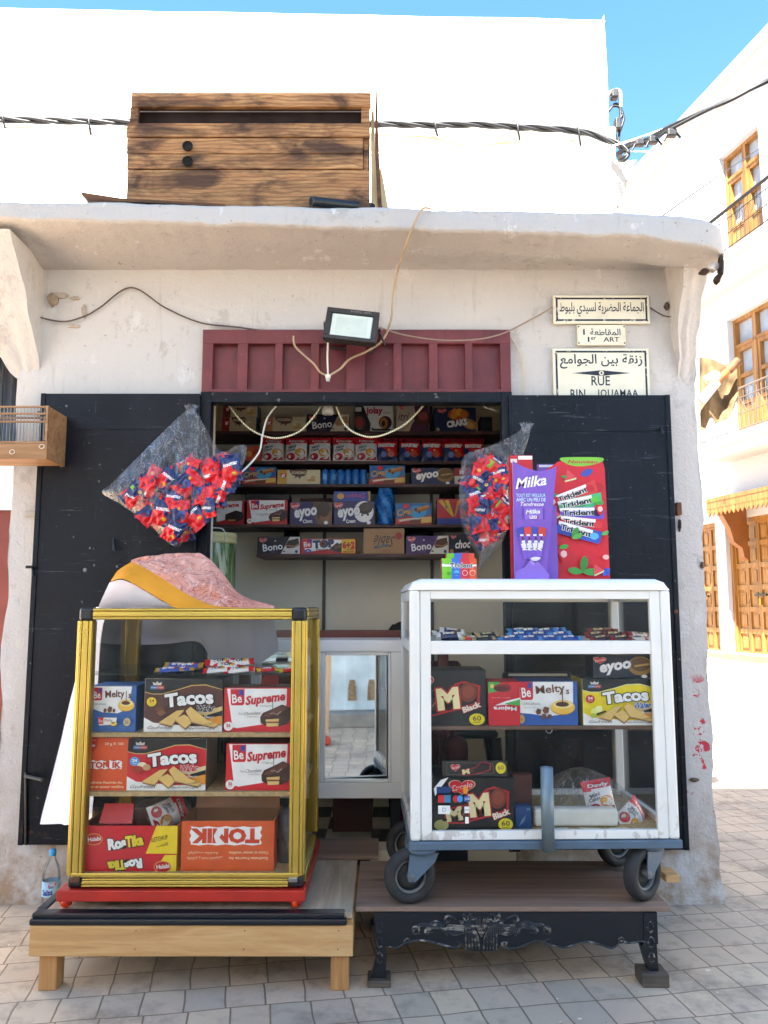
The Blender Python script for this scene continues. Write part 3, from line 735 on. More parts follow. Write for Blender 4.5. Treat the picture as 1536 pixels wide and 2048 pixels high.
fbox(m, cs0, cs1, cz - .03, cz + .06, .003, .75, M_or); fbox(m, cs0, cs1, cz - .2, cz - .031, .70, .74, M_or)
k = int((cs1 - cs0) / .16)
for i in range(k):
    s = cs0 + (i + .5) * (cs1 - cs0) / k; w_ = (cs1 - cs0) / k * .44
    v = [FW(s + a, cz - .2 - b_, o_) for o_ in (.735, .705) for a, b_ in ((-w_, 0), (w_, 0), (w_, .10), (0, .2), (-w_, .10))]
    m.add(v, [(0, 1, 2, 3, 4), (9, 8, 7, 6, 5), (0, 4, 9, 5), (4, 3, 8, 9), (3, 2, 7, 8), (2, 1, 6, 7)], M_or)
cp = m.part('wooden_canopy', opp)
for s in (cs1 - .45, (d_near + d_far) / 2 - 2.2):
    m = MB(); pf = [(.003, cz - 1.5), (.12, cz - 1.42), (.16, cz - 1.2), (.38, cz - 1.05), (.48, cz - .7), (.66, cz - .4), (.68, cz - .035), (.003, cz - .035)]
    v = [FW(s + a, z, o_) for a in (-.09, .09) for o_, z in pf]; n = len(pf)
    m.add(v, [list(range(n)), list(range(n, 2 * n))[::-1]] + [(i, (i + 1) % n, n + (i + 1) % n, n + i) for i in range(n)], mat('#7a4a22', .45, 0, .15, 3)); m.part('bracket', cp)

# ------------------------------------------------------------------ cables on the house front and across the street
M_cab = mat('#08080f', .5, 0, .1, name="black_cable"); M_tan = mat('#b39a7c', .6, 0, .15, name="beige_wire"); M_white = mat('#e4dfd2', .5, 0, .06, name="white_wire")
M_grey = mat('#8d8a88', .5, 0, .1, name="grey_wire")
def strands(mb, path, rad, r, mt, n=3, pitch=.22):
    p = catmull(path, 10); d = 0
    for k in range(n):
        d = 0; out = []
        for i, q in enumerate(p):
            if i: d += (p[i] - p[i - 1]).length
            a = 2 * PI * (d / pitch + k / n)
            out.append(q + Vector((0, math.cos(a) * rad, math.sin(a) * rad)))
        mb.tube(out, r, mt, 6)
CY = HY - .13
m = MB()
strands(m, [P(-120, 236, CY), P(0, 239, CY), P(130, 242, CY), P(250, 244, CY), P(420, 249, CY), P(600, 249, CY), P(755, 248, CY), P(870, 250, CY), P(950, 249, CY), P(1035, 254, CY), P(1155, 262, CY), P(1215, 280, CY - .03), P(1245, 295, CY - .06), P(1256, 306, CY - .1), P(1248, 318, CY - .1), P(1238, 316, CY - .05)], .0125, .0122, M_cab, 3, .55)
cb = m.solo('power_cable', 'thick twisted black power cable strapped along the white house front', 'cable', P(600, 249, CY))
def strap(u, v0, v1):
    q = MB(); y = CY - .035
    q.tube(catmull([P(u - 2, v0, CY + .05), P(u, v0 - 3, y), P(u + 2, (v0 + v1) / 2, y - .005), P(u + 5, v1, y + .02)], 4), .008, M_cab, 6); q.part('cable_tie', cb)
for u, v0, v1 in ((5, 232, 256), (177, 238, 270), (870, 246, 272), (1035, 250, 280), (1157, 256, 292)): strap(u, v0, v1)
m = MB()
for k, (dv, r_) in enumerate(((0, .011), (7, .011), (3, .008))):
    m.tube(catmull([P(1234, 312 - k * 3, 4.85), P(1262, 292 - dv, 4.75), P(1300, 275 + dv, 4.6), P(1340, 252 + dv, 4.5), P(1400, 225 + dv * .4, 4.4), P(1460, 195 + (3 - k) * 2, 4.3), P(1536, 160 + k * 2, 4.2), P(1640, 106, 4.0)], 10), r_, M_cab, 6)
m.tube(catmull([P(1225, 292, 4.8), P(1300, 268, 4.6), P(1400, 226, 4.4), P(1540, 157, 4.2)], 10), .006, M_white, 6)
dc = m.solo('power_cable', 'bundle of black cables hanging across the street against the sky', 'cable', P(1400, 225, 4.4))
def joint(u, v, y): 
    q = MB(); c = P(u, v, y); q.rbox(c.x - .03, c.x + .025, y - .02, y + .02, c.z - .025, c.z + .02, M_cab, .008)
    q.tube([c + Vector((-.03, 0, -.01)), c + Vector((-.05, 0, -.05))], .007, M_cab, 5); q.tube([c + Vector((.02, 0, .01)), c + Vector((.05, 0, -.03))], .007, M_cab, 5); q.part('clamp', dc)
joint(1280, 285, 4.65); joint(1307, 280, 4.58); joint(1344, 266, 4.5)
def wire(label, pts, r=.004, mt=None, y=None, name='wire', cat='wire', group=None):
    q = MB(); pp = [P(*p) if len(p) == 3 else P(p[0], p[1], y) for p in pts]
    q.tube(catmull(pp, 8), r, mt or M_grey, 6); return q.solo(name, label, cat, pp[0], group)
wire('thin beige wire sagging along the plaster band below the power cable', [(-60, 258), (60, 256), (130, 262), (250, 258), (420, 262), (640, 262), (770, 270), (860, 275), (920, 288), (1000, 287), (1100, 276), (1150, 283)], .008, M_tan, HY - .11)
wire('thin pale wire running level under the power cable, slack between its ties', [(-60, 257), (200, 261), (700, 266), (900, 268), (1040, 279), (1190, 272), (1230, 280)], .006, M_white, HY - .13)
wire('thin wire hanging slanted down the white house front to the shop roof', [(880, 300), (915, 355), (957, 418)], .003, M_grey, HY - .1)
q = MB()
for a in ((1124, 276, 1132, 300), (1132, 300, 1140, 282), (1140, 282, 1143, 305), (1136, 296, 1150, 308), (1128, 285, 1148, 294)): q.tube([P(a[0], a[1], HY - .14), P(a[2], a[3], HY - .16)], .006, mat('#8fb9dc', .6), 5)
q.solo('string', 'blue string knotted round the cables near the house corner', 'string', P(1135, 285, HY - .14))
wire('upper of two thin grey wires crossing the square below the cable bundle', [(1262, 302, 5), (1320, 300, 6.5), (1400, 275, 8), (1470, 245, 9.5), (1545, 213, 11)], .006, M_grey)
wire('lower of two thin grey wires crossing the square, reaching the balcony', [(1270, 303, 5), (1340, 300, 7), (1440, 272, 9), (1545, 218, 11)], .006, M_grey)
wire('dark wire slanting up across the white facade behind the shop roof corner', [(1318, 437, 4.2), (1400, 378, 5), (1470, 330, 6), (1545, 280, 7.5)], .004, M_cab)
q = MB()
for pts in ([(1222, 212), (1238, 214), (1245, 228), (1236, 245), (1230, 262), (1234, 290)], [(1218, 222), (1230, 208), (1240, 216), (1240, 250), (1237, 285)], [(1240, 196), (1242, 225), (1248, 236), (1240, 262)]):
    q.tube(catmull([P(u, v, HY + .03) for u, v in pts], 6), .009, M_cab, 6)
c = P(1228, 190, HY + .02); q.rbox(c.x - .02, c.x + .025, c.y - .03, c.y + .03, c.z - .03, c.z + .03, M_cab, .008)
c = P(1235, 250, HY + .02); q.rbox(c.x - .02, c.x + .02, c.y - .03, c.y + .03, c.z - .04, c.z + .04, M_cab, .008)
q.tube(catmull([P(1215, 190, HY + .02), P(1228, 181, HY + .03), P(1240, 184, HY + .03), P(1241, 214, HY + .03)], 6), .011, M_white, 6)
q.solo('cable_clamp', 'black cable anchor and looped leads on the corner of the white house', 'cable clamp', P(1232, 240, HY + .03))

# ------------------------------------------------------------------ things on the shop roof
M_burn = wood_mat("scorched_planks", '#86583a', '#a97a4e', '#c49a68', axis=0, scale=2.2, rough=.65, burnt=.85)
M_end = wood_mat("dark_board", '#3a2416', '#5c3b22', '#7a5330', axis=0)
M_pale = wood_mat("pale_board", '#b59468', '#d4b88c', '#e6d2ac', axis=2)
KY = 3.52; kx0, kx1 = PX(251, 300, KY), PX(741, 300, KY); kz0, kz1 = 3.089, PZ(186, KY)
kb = thing('wooden_crate', 'big scorched plank crate with a dark slot and two holes on the roof', 'crate', ((kx0 + kx1) / 2, KY, kz0))
zs = [kz0, PZ(338, KY), PZ(306, KY), PZ(244, KY)]
def plank(xa, xb, za, zb, y=KY, th=.022, holes=()):
    m = MB()
    if not holes: m.rbox(xa, xb, y + random.uniform(0, .006), y + th, za + .0022, zb - .0022, M_burn, .004)
    m.part('plank', kb); return m
for i, (a, b) in enumerate(((kz0, PZ(338, KY)), (PZ(338, KY), PZ(307, KY)), (PZ(307, KY), PZ(274, KY)), (PZ(274, KY), PZ(245, KY)))):
    plank(kx0 + .004 * (3 - i), kx1 - (.035 if i in (1, 2) else .003), a, b)
plank(kx0 + .02, kx1 + .002, PZ(216, KY), kz1, KY - .012, .03)
m = MB(); dk = mat('#241510', .8, 0, .2)
m.box(kx0 + .012, kx1 - .012, KY + .33, KY + .35, kz0, kz1 - .002, dk); m.box(kx0 + .04, kx1 - .04, KY + .055, KY + .07, PZ(250, KY), kz1 - .021, mat('#24120c', .8, 0, .3, 8)); m.box(kx0 + .02, kx1 - .02, KY + .032, KY + .33, kz1 - .02, kz1 - .003, dk); m.box(kx0 + .02, kx1 - .02, KY + .025, KY + .33, kz0 + .001, kz0 + .02, dk)  # dark board close behind the slot: the slot's shade put into its colour
m.part('back_and_slot_shade', kb)
for x in (kx0 + .012, kx1 - .034): m = MB(); m.rbox(x, x + .024, KY + .024, KY + .33, kz0, kz1 - .03, M_burn, .002); m.part('side_panel', kb)
for u in (268, 731): m = MB(); x = PX(u, 230, KY); m.rbox(x - .02, x + .02, KY + .001, KY + .024, PZ(246, KY), PZ(214, KY), M_burn, .002); m.part('post', kb)
for v in (294, 324):
    m = MB(); c = P(376, v, KY); m.lathe([(0.0, .0), (.0225, .0), (.0245, .004), (.0245, .008)], mat('#0c0806', .9), 20, Matrix.Translation((c.x, KY - .003, c.z)) @ Matrix.Rotation(R(90), 4, 'X')); m.part('finger_hole', kb)  # near-black dish laid on the plank, its colour stands for the hole's shade
def loose(name, label, pts, th, y0, y1, mt, cat):            # a board seen face on: outline in pixels with a real thickness
    m = MB(); f = [P(u, v, y0) for u, v in pts]; n = len(f)
    k = [Vector((q.x, y1, q.z)) for q in f]
    m.add(f + k, [list(range(n)), list(range(n, 2 * n))[::-1]] + [(i, n + i, n + (i + 1) % n, (i + 1) % n) for i in range(n)], mt)
    return m.solo(name, label, cat, f[0])
loose('board', 'long thin brown board lying under the left end of the scorched crate', [(162, 384), (240, 396), (450, 408), (450, 414), (240, 402), (172, 397), (163, 390)], 0, 3.42, 3.50, M_end, 'board')
loose('board', 'tall thin pale board leaning on the right end of the scorched crate', [(750, 165), (754, 165), (757, 290), (764, 420), (756, 420), (750, 300)], 0, 3.54, 3.70, M_end, 'board')
loose('board', 'pale plywood strip standing against the crate end beside the thin board', [(742, 226), (748, 215), (750, 300), (756, 416), (742, 416)], 0, 3.56, 3.80, M_pale, 'board')
loose('board', 'short pale board end behind the crate on the roof, right of the plywood strip', [(760, 330), (766, 355), (777, 418), (758, 418)], 0, 3.72, 3.78, M_pale, 'board')
loose('stick', 'small stick end showing above the back of the crate', [(342, 178), (347, 176), (351, 187), (343, 187)], 0, 3.84, 3.87, M_pale, 'stick')
m = MB(); pa, pb = P(622, 403, 3.42), P(760, 418, 3.60); d_ = (pb - pa).normalized()
m.tube([pa, pb], .0235, M_blackp, 16); 
ring = [pa + d_.orthogonal().normalized() * 0]
m.lathe([(.0, .002), (.0165, .002), (.0165, 0), (.0236, 0), (.0236, .006)], mat('#3a3d40', .4), 16, Matrix.Translation(pa - d_ * .0005) @ d_.to_track_quat('Z', 'Y').to_matrix().to_4x4())
m.solo('pipe', 'black plastic pipe lying in front of the scorched crate on the roof edge', 'pipe', pa)
m = MB(); c0, c1 = P(1330, 440, 4.0), P(1398, 447, 4.0)
m.rbox(c0.x, c1.x, 4.0, 4.18, 3.06, PZ(437, 4.0), M_canopy, .01); m.solo('brick', 'loose plastered block on the right corner of the shop roof', 'block', ((c0.x + c1.x) / 2, 4.09, 3.06))

# ------------------------------------------------------------------ wires, lamp and signs on the shop front
WF = WY - .016
wire('dark thin wire drooping across the plaster left of the maroon panel', [(-30, 560), (35, 600), (70, 630), (125, 643), (170, 632), (200, 615), (262, 575), (330, 615), (400, 645), (480, 655), (570, 668)], .0038, mat('#5b4a42', .6), WF)
wire('brown wire running from the floodlight along the top of the maroon panel to the sign', [(760, 655), (800, 668), (850, 677), (900, 681), (960, 678), (1008, 666), (1060, 640), (1105, 615)], .0038, mat('#9a8776', .6), WF - .015)
wire('pale wire hanging down the plaster right of the maroon panel', [(1013, 667), (1032, 690), (1045, 730), (1048, 788)], .004, mat('#c9bba8', .6), WF)
wire('fine wire looping from the street sign up to the canopy corner', [(1300, 615), (1330, 632), (1355, 628), (1385, 595), (1403, 548)], .003, mat('#5b4a42', .6), WF)
w_ = [(862, 418, 3.34), (845, 418, 3.325), (828, 450, 3.32), (812, 490, 3.40), (796, 540, 3.55), (786, 590, 3.62), (782, 640, 3.64), (765, 680, 3.64), (735, 702, 3.65), (700, 718, 3.66), (680, 738, 3.66), (657, 752, 3.66)]
wire('beige flex hanging from the roof edge past the floodlight to the connector', w_, .0052, M_tan, name='flex', cat='flex')
wire('beige flex looping from the left of the maroon panel down to the white connector', [(587, 672), (590, 692), (610, 712), (628, 728), (640, 744), (655, 752)], .0048, M_tan, WY - .085, name='flex', cat='flex')
wire('short pale flex hanging straight from under the floodlight to the connector', [(657, 672), (655, 710), (656, 750)], .0045, M_white, WY - .085, name='flex', cat='flex')
m = MB(); c = P(656, 755, WY - .085); m.rbox(c.x - .012, c.x + .012, c.y - .012, c.y + .012, c.z - .005, c.z + .014, M_white, .004); m.rbox(c.x - .009, c.x + .009, c.y - .009, c.y + .009, c.z - .02, c.z - .004, mat('#bdb9ae', .4), .003)
m.solo('connector', 'small white cable connector hanging in front of the maroon panel', 'connector', c)
# floodlight, hung askew
fc = P(703, 652, WY - .20)
fl = thing('floodlight', 'unlit black framed floodlight hung askew above the maroon panel', 'floodlight', fc)
fr = Matrix.Translation(fc) @ Matrix.Rotation(R(6.5), 4, 'Y') @ Matrix.Rotation(R(-14), 4, 'X')
m = MB(); M_fl = mat('#2a2725', .5, 0, .2, 8, .15, 60)
fwid, fh = .122, .083
for a in ((-fwid, fwid, fh - .026, fh), (-fwid, fwid, -fh, -fh + .02), (-fwid, -fwid + .026, -fh + .02, fh - .026), (fwid - .026, fwid, -fh + .02, fh - .026)): m.rbox(a[0], a[1], -.012, .02, a[2], a[3], M_fl, .003, mtx=fr)
m.rbox(-fwid + .01, fwid - .01, .02, .05, -fh + .01, fh - .01, M_fl, .006, mtx=fr)
put_text(m, lambda x, y, l: fr @ Vector((x, -.0125 - l, y)), '100W  FORWE', .035, fh - .012, .095, .010, '#8f8b84', rot=180)
m.part('frame', fl)
m = MB(); m.rbox(-fwid + .027, fwid - .027, -.006, .01, -fh + .021, fh - .027, mat('#d3dccf', .25, 0, .06, 20), .004, mtx=fr); m.rbox(-fwid + .05, fwid - .05, -.0068, -.004, -fh + .035, fh - .045, mat('#c4cfc2', .3), .002, mtx=fr); m.part('lens', fl)
m = MB(); m.tube([fr @ Vector((-fwid - .006, .02, .02)), fr @ Vector((-fwid - .008, .1, .02)), fr @ Vector((-fwid + .02, .19, -.01)), fr @ Vector((fwid - .02, .19, -.01)), fr @ Vector((fwid + .008, .1, .02)), fr @ Vector((fwid + .006, .02, .02))], .006, M_fl, 6); m.part('bracket', fl)
m = MB(); m.tube([fr @ Vector((fwid - .02, .03, .03)), fr @ Vector((fwid + .015, .05, .0)), fr @ Vector((fwid + .04, .07, -.04))], .005, M_cab, 6); m.part('lead', fl)
for sx in (-1, 1): m = MB(); m.ball(fr @ Vector((sx * (fwid + .004), .02, .02)), .006, M_steel, 6); m.part('bolt', fl)
# enamel street signs
def enamel():
    n = NT("worn_enamel"); a = n.noise(7, 6, rough=.7); b = n.noise(26, 5, rough=.65)
    c = n.mix(n.ramp(a, [(.45, 0.0), (.75, .5)]), '#ebe3cb', '#d2c3a2'); c = n.mix(n.ramp(b, [(.68, 0.0), (.74, .8)]), c, '#6b5d50')
    n.set(c, .35, 0, .5); n.bump(b, .15, .002); return n.m
def worn_ink():
    n = NT("worn_black_enamel"); b = n.noise(34, 5, rough=.7)
    n.set(n.mix(n.ramp(b, [(.56, 0.0), (.62, .85)]), '#1e2028', '#d9cfb6'), .4); return n.m
M_en = enamel(); M_wi = worn_ink()
SY = WY - .02
def sign(label, u0, u1, v0, v1, texts, bars):
    x0, x1 = PX(u0, (v0 + v1) / 2, SY), PX(u1, (v0 + v1) / 2, SY); z1, z0 = PZ(v0, SY), PZ(v1, SY)
    w, h = x1 - x0, z1 - z0
    m = MB(); m.rbox(0, w, 0, .012, 0, h, M_en, .004)
    fm = lambda x, y, l: (x, -l, y)
    e = .022; t_ = .009
    for a in ((e, h - e, w - e, h - e + t_), (e, e - t_, w - e, e), (e - t_, e - t_, e, h - e + t_), (w - e, e - t_, w - e + t_, h - e + t_)):
        if bars: m.poly([fm(x, y, .0008) for x, y in ((a[0], a[1]), (a[2], a[1]), (a[2], a[3]), (a[0], a[3]))], M_wi)
    for s, cx, cy_, tw, th, kw in texts: put_text(m, fm, s, cx * w, cy_ * h, tw * w, th * h, '#1e2028', mk=(lambda c_: mat('#1c1e26', .4, 0, .1)), **kw)
    if v1 > 760:
        c = (.5 * w, .565 * h)
        m.poly([fm(c[0] - .3 * w, c[1], .001), fm(c[0], c[1] - .014, .001), fm(c[0] + .3 * w, c[1], .001), fm(c[0], c[1] + .014, .001)], ink('#1c1e26'))
        m.poly([fm(c[0] + .012 * math.cos(k), c[1] + .012 * math.sin(k), .0016) for k in [i * PI / 8 for i in range(16)]], ink('#e4dac0'))
        m.poly([fm(c[0] + .005 * math.cos(k), c[1] + .005 * math.sin(k), .0022) for k in [i * PI / 8 for i in range(16)]], ink('#1c1e26'))
    for bx in (.03, .97):
        for bz in (.1, .9): m.ball((bx * w, -.001, bz * h), (.004, .003, .004), M_rust, 5)
    return m.solo('street_sign', label, 'sign', (x0, SY - .005, z0), world=False)
sign('long cream enamel sign with one line of black Arabic lettering, topmost of three', 1106, 1299, 591, 648, [(arabic('الجماعة الحضرية لسيدي بليوط'), .5, .5, .87, .50, {'b': .012})], 1)
sign('small cream enamel sign reading 1er ART, between the two larger signs', 1154, 1251, 650, 691,
     [(arabic('المقاطعة'), .58, .64, .62, .32, {'b': .012}), ('1', .14, .64, .028, .27, {'b': .01}), ('1', .23, .28, .028, .24, {'b': .01}), ('er', .33, .32, .10, .14, {'b': .01}), ('ART', .70, .28, .32, .22, {'b': .01})], 0)
sign('large cream street name sign with Arabic and French lettering, half hidden behind the right shutter', 1106, 1299, 697, 812,
     [(arabic('زنقة بين الجوامع'), .5, .77, .85, .25, {'b': .014}), ('RUE', .49, .43, .19, .16, {'b': .012}), ('BIN', .25, .20, .15, .16, {'b': .012, 'sp': 1.1}), ('JOUAMAA', .66, .20, .42, .16, {'b': .012, 'sp': 1.1})], 1)
# ragged awning cloth on a rusty pole at the right flank
AY = 4.5
ax = SR + .02
m = MB(); m.tube([P(1404, 800, AY), P(1440, 757, AY - .02), P(1476, 722, AY - .05)], [.026, .022, .02], mat('#a8612f', .75, .1, .3, 12, .3, 50), 10)
aw = m.solo('awning_pole', 'rusty pole sticking out beside the shop corner with white wrapping at its foot', 'pole', P(1404, 800, AY))
m = MB(); m.tube([P(1402, 803, AY), P(1434, 764, AY - .02)], [.029, .026], mat('#d9d2cc', .6, 0, .1), 10); m.part('wrapping', aw)
m = MB(); m.tube([P(1456, 741, AY - .03), P(1478, 720, AY - .05)], [.027, .024], M_rust, 10); m.part('socket', aw)
M_cl = mat('#6a563a', .9, 0, .3, 9, .4, 60)
def aw_pt(a, b):
    top = [(1400, 715), (1422, 718), (1450, 730), (1474, 733)]; bot = [(1402, 860), (1425, 838), (1448, 845), (1476, 802)]
    k = a * 3; i = min(int(k), 2); f = k - i
    u = lerp(lerp(top[i][0], top[i + 1][0], f), lerp(bot[i][0], bot[i + 1][0], f), b); v = lerp(lerp(top[i][1], top[i + 1][1], f), lerp(bot[i][1], bot[i + 1][1], f) + (6 * math.sin(a * 17)), b)
    return P(u, v, AY + .05 + .03 * math.sin(a * 9 + b * 3) + .02 * nz(a * 6, b * 6))
m = MB(); m.grid(aw_pt, 20, 16, M_cl); m.grid(lambda a, b: aw_pt(a, b) + Vector((0, .006, 0)), 20, 16, M_cl, flip=True); m.solo('awning_cloth', 'torn brown awning cloth hanging from the rusty pole', 'awning', P(1435, 780, AY))
m = MB(); c = P(1424, 755, AY - .12); tm = Matrix.Translation(c) @ Matrix.Rotation(R(70), 4, 'Y')
m.lathe([(.0, -.04), (.022, -.04), (.024, -.01), (.03, .0), (.024, .012), (.03, .024), (.022, .04), (.0, .042)], M_white, 14, tm); m.solo('insulator', 'small white ribbed insulator beside the rusty pole', 'insulator', c)

# ------------------------------------------------------------------ glass and film
def glass_mat(name, tint, dusty=0.03, refl=1.0):
    n = NT(name); n.n.remove(n.b)
    tr = n.n.new("ShaderNodeBsdfTransparent"); tr.inputs[0].default_value = (*tint, 1)
    gl = n.n.new("ShaderNodeBsdfGlossy"); gl.inputs['Roughness'].default_value = 0.02
    df = n.n.new("ShaderNodeBsdfDiffuse"); df.inputs[0].default_value = (.7, .72, .7, 1)
    fr = n.n.new("ShaderNodeFresnel"); fr.inputs[0].default_value = 1.35
    a = n.n.new("ShaderNodeMixShader"); b = n.n.new("ShaderNodeMixShader")
    n.L(n.ramp(n.noise(3.5, 6, rough=.7), [(.4, 0.0), (.8, dusty * 2)]), a.inputs[0]); n.L(tr.outputs[0], a.inputs[1]); n.L(df.outputs[0], a.inputs[2])
    n.L(n.math('MULTIPLY', fr.outputs[0], refl), b.inputs[0]); n.L(a.outputs[0], b.inputs[1]); n.L(gl.outputs[0], b.inputs[2]); n.L(b.outputs[0], n.out.inputs[0])
    return n.m
M_glass = glass_mat("clear_glass", (.985, .99, .985), .008, .4)
M_glass_g = glass_mat("green_edge_glass", (.86, .93, .90), .02, .6)
def film_mat():
    n = NT("clear_plastic_film"); n.n.remove(n.b)
    v = n.mapv((1, 1, .45))
    w = n.noise(17, 5, v, .6, .8)
    bp = n.n.new("ShaderNodeBump"); bp.inputs['Strength'].default_value = .9; bp.inputs['Distance'].default_value = .02; n.L(w, bp.inputs['Height'])
    tr = n.n.new("ShaderNodeBsdfTransparent"); tr.inputs[0].default_value = (.96, .96, .97, 1)
    gl = n.n.new("ShaderNodeBsdfGlossy"); gl.inputs['Roughness'].default_value = .14; n.L(bp.outputs[0], gl.inputs['Normal'])
    df = n.n.new("ShaderNodeBsdfTranslucent"); df.inputs[0].default_value = (.85, .87, .9, 1)
    d2 = n.n.new("ShaderNodeBsdfDiffuse"); d2.inputs[0].default_value = (.85, .87, .9, 1); n.L(bp.outputs[0], d2.inputs['Normal'])
    md = n.n.new("ShaderNodeMixShader"); n.L(df.outputs[0], md.inputs[1]); n.L(d2.outputs[0], md.inputs[2])
    cr = n.math('ABSOLUTE', n.math('SUBTRACT', w, .5))
    fd = n.ramp(cr, [(0.0, .34), (.016, .07), (.2, .02)])
    a = n.n.new("ShaderNodeMixShader"); n.L(fd, a.inputs[0]); n.L(tr.outputs[0], a.inputs[1]); n.L(md.outputs[0], a.inputs[2])
    lw = n.n.new("ShaderNodeLayerWeight"); lw.inputs[0].default_value = .35; n.L(bp.outputs[0], lw.inputs['Normal'])
    b = n.n.new("ShaderNodeMixShader"); n.L(n.math('MULTIPLY', lw.outputs['Fresnel'], .20), b.inputs[0]); n.L(a.outputs[0], b.inputs[1]); n.L(gl.outputs[0], b.inputs[2]); n.L(b.outputs[0], n.out.inputs[0])
    return n.m
M_film = film_mat()

# ------------------------------------------------------------------ low benches in front of the shop
M_pine = wood_mat("raw_pine", '#b08250', '#c99b66', '#d8b27e', axis=0, scale=.9, rough=.6)
M_pinev = wood_mat("raw_pine_upright", '#93673c', '#b98653', '#d0a471', axis=2, scale=.9, rough=.6)
M_ply = wood_mat("worn_plywood", '#8a7864', '#a8967e', '#bfae96', axis=1, scale=.5, rough=.75)
M_ply2 = wood_mat("brown_hardboard", '#6a5446', '#8a7060', '#9c8370', axis=0, scale=.4, rough=.7)
def chipped(name, base, under, lo=.60, hi=.64, sc=18, rough=.35):
    n = NT(name); a = n.noise(sc, 6, n.mapv((.5, 1, 1.4)), .65)
    n.set(n.mix(n.ramp(a, [(lo, 0.0), (hi, 1.0)]), base, under), rough); n.bump(a, .2, .003); return n.m
M_bkchip = chipped("chipped_black_paint", '#14161c', '#8f7f6c', .70, .72)
BZ = .254
A_Y0, A_Y1 = 2.88, 3.50
ax0, ax1 = PX(58, 1880, A_Y0), PX(706, 1880, A_Y0)
bA = thing('low_bench', 'low raw pine bench with a black front edge under the gold display case', 'bench', ((ax0 + ax1) / 2, A_Y0, 0))
m = MB(); m.rbox(ax0 + .012, ax1 - .004, A_Y0 + .02, A_Y1, BZ - .02, BZ, M_ply, .002); m.part('top', bA)
m = MB(); m.rbox(ax0, ax1, A_Y0, A_Y0 + .022, BZ - .135, BZ - .034, M_pine, .003)
for u in (272, 489, 707 - 30):
    x = PX(u, 1880, A_Y0)
    for z in (BZ - .05, BZ - .11): m.lathe([(0, 0), (.0022, 0), (.0024, .001)], mat('#4a3a2c', .6), 8, Matrix.Translation((x + random.uniform(-.002, .002), A_Y0 - .001, z)) @ Matrix.Rotation(R(90), 4, 'X'))
m.part('front_board', bA)
for x in (ax0 + .001, ax1 - .023): m = MB(); m.rbox(x, x + .022, A_Y0 + .024, A_Y1 - .01, BZ - .13, BZ - .022, M_pine, .003); m.part('side_board', bA)
m = MB(); m.rbox(ax0 - .002, ax1 - .022, A_Y0 - .006, A_Y0 + .05, BZ - .034, BZ - .012, M_bkchip, .006); m.rbox(ax0 + .004, ax1 - .03, A_Y0 + .002, A_Y0 + .05, BZ - .013, BZ + .004, M_bkchip, .004)
m.rbox(ax0 - .001, ax0 + .035, A_Y0 + .05, A_Y1, BZ - .03, BZ + .005, M_bkchip, .005); m.part('edge_strip', bA)
for x in (PX(76, 1950, A_Y0 + .02), PX(661, 1950, A_Y0 + .02)):
    for y in (A_Y0 + .023, A_Y1 - .10):
        m = MB(); m.rbox(x, x + .062, y, y + .07, 0, BZ - .022, M_pinev, .003); m.part('leg', bA)
B_Y0, B_Y1 = 2.95, 3.47
bx0, bx1 = PX(748, 1850, B_Y0), PX(1317, 1850, B_Y0)
bB = thing('low_bench', 'low black carved bench under the white cart, its scalloped apron facing the street', 'bench', ((bx0 + bx1) / 2, B_Y0, 0))
m = MB(); m.rbox(PX(711, 1816, B_Y0), PX(1342, 1816, B_Y0), B_Y0 + .004, B_Y1, BZ - .016, BZ, M_ply2, .002); m.part('top', bB)
def BP(x, y):                                              # pixel of the enlarged apron view -> metres on the apron
    q = P(690 + x / 2.163, 1750 + y / 2.163, B_Y0); return q.x, q.z
low = [(130, 330), (180, 312), (230, 322), (270, 290), (340, 284), (420, 306), (480, 320), (505, 300), (530, 326), (590, 330), (655, 326), (680, 300), (740, 322), (820, 288), (880, 294), (950, 318), (1050, 290), (1150, 320), (1195, 282), (1240, 296), (1295, 290), (1355, 300)]
lp = catmull([Vector((*BP(*q), 0)) for q in low], 4)
zt_ = BZ - .0165
m = MB(); fr_ = [(q.x, B_Y0, q.y) for q in lp]; tp = [(q.x, B_Y0, zt_) for q in lp]; n = len(lp)
bk = [(x, B_Y0 + .025, z) for x, _, z in fr_]; bt = [(x, B_Y0 + .025, z) for x, _, z in tp]
m.add(fr_ + tp + bk + bt, [(i, i + 1, n + i + 1, n + i) for i in range(n - 1)] + [(2 * n + i, i, 2 * n + i + 1)[:0] or (2 * n + i, 2 * n + i + 1, i + 1, i) for i in range(n - 1)] + [(n + i, n + i + 1, 3 * n + i + 1, 3 * n + i) for i in range(n - 1)] + [(2 * n + i + 1, 2 * n + i, 3 * n + i, 3 * n + i + 1) for i in range(n - 1)] + [(0, n, 3 * n, 2 * n), (n - 1, 3 * n - 1, 4 * n - 1, 2 * n - 1)], M_bkchip)
m.part('apron', bB)
M_carve = chipped("carved_black", '#24262c', '#9a9184', .52, .62, 40, .3)
m = MB()
def carve(pts, r=.0032, close=False):
    q = catmull([Vector((BP(*p)[0], B_Y0 - .001, BP(*p)[1])) for p in pts], 4); k = len(q)
    m.tube(q, [r * (.45 + .55 * math.sin(PI * i / (k - 1))) for i in range(k)], M_carve, 6)
carve([(190, 308), (225, 316), (262, 292), (340, 282), (420, 302), (478, 314), (500, 300), (488, 288)], .004); carve([(692, 306), (700, 290), (680, 292), (690, 312), (740, 316), (820, 286), (868, 290)], .004)
carve([(890, 300), (950, 314), (1050, 288), (1150, 316), (1190, 290)], .004); carve([(1205, 296), (1240, 292), (1290, 286), (1320, 300)], .004)
for cx, cy_ in ((270, 287), (880, 290), (1195, 281)): carve([(cx + 12 * math.cos(a), cy_ + 12 * math.sin(a)) for a in [i * .75 for i in range(9)]], .0035)
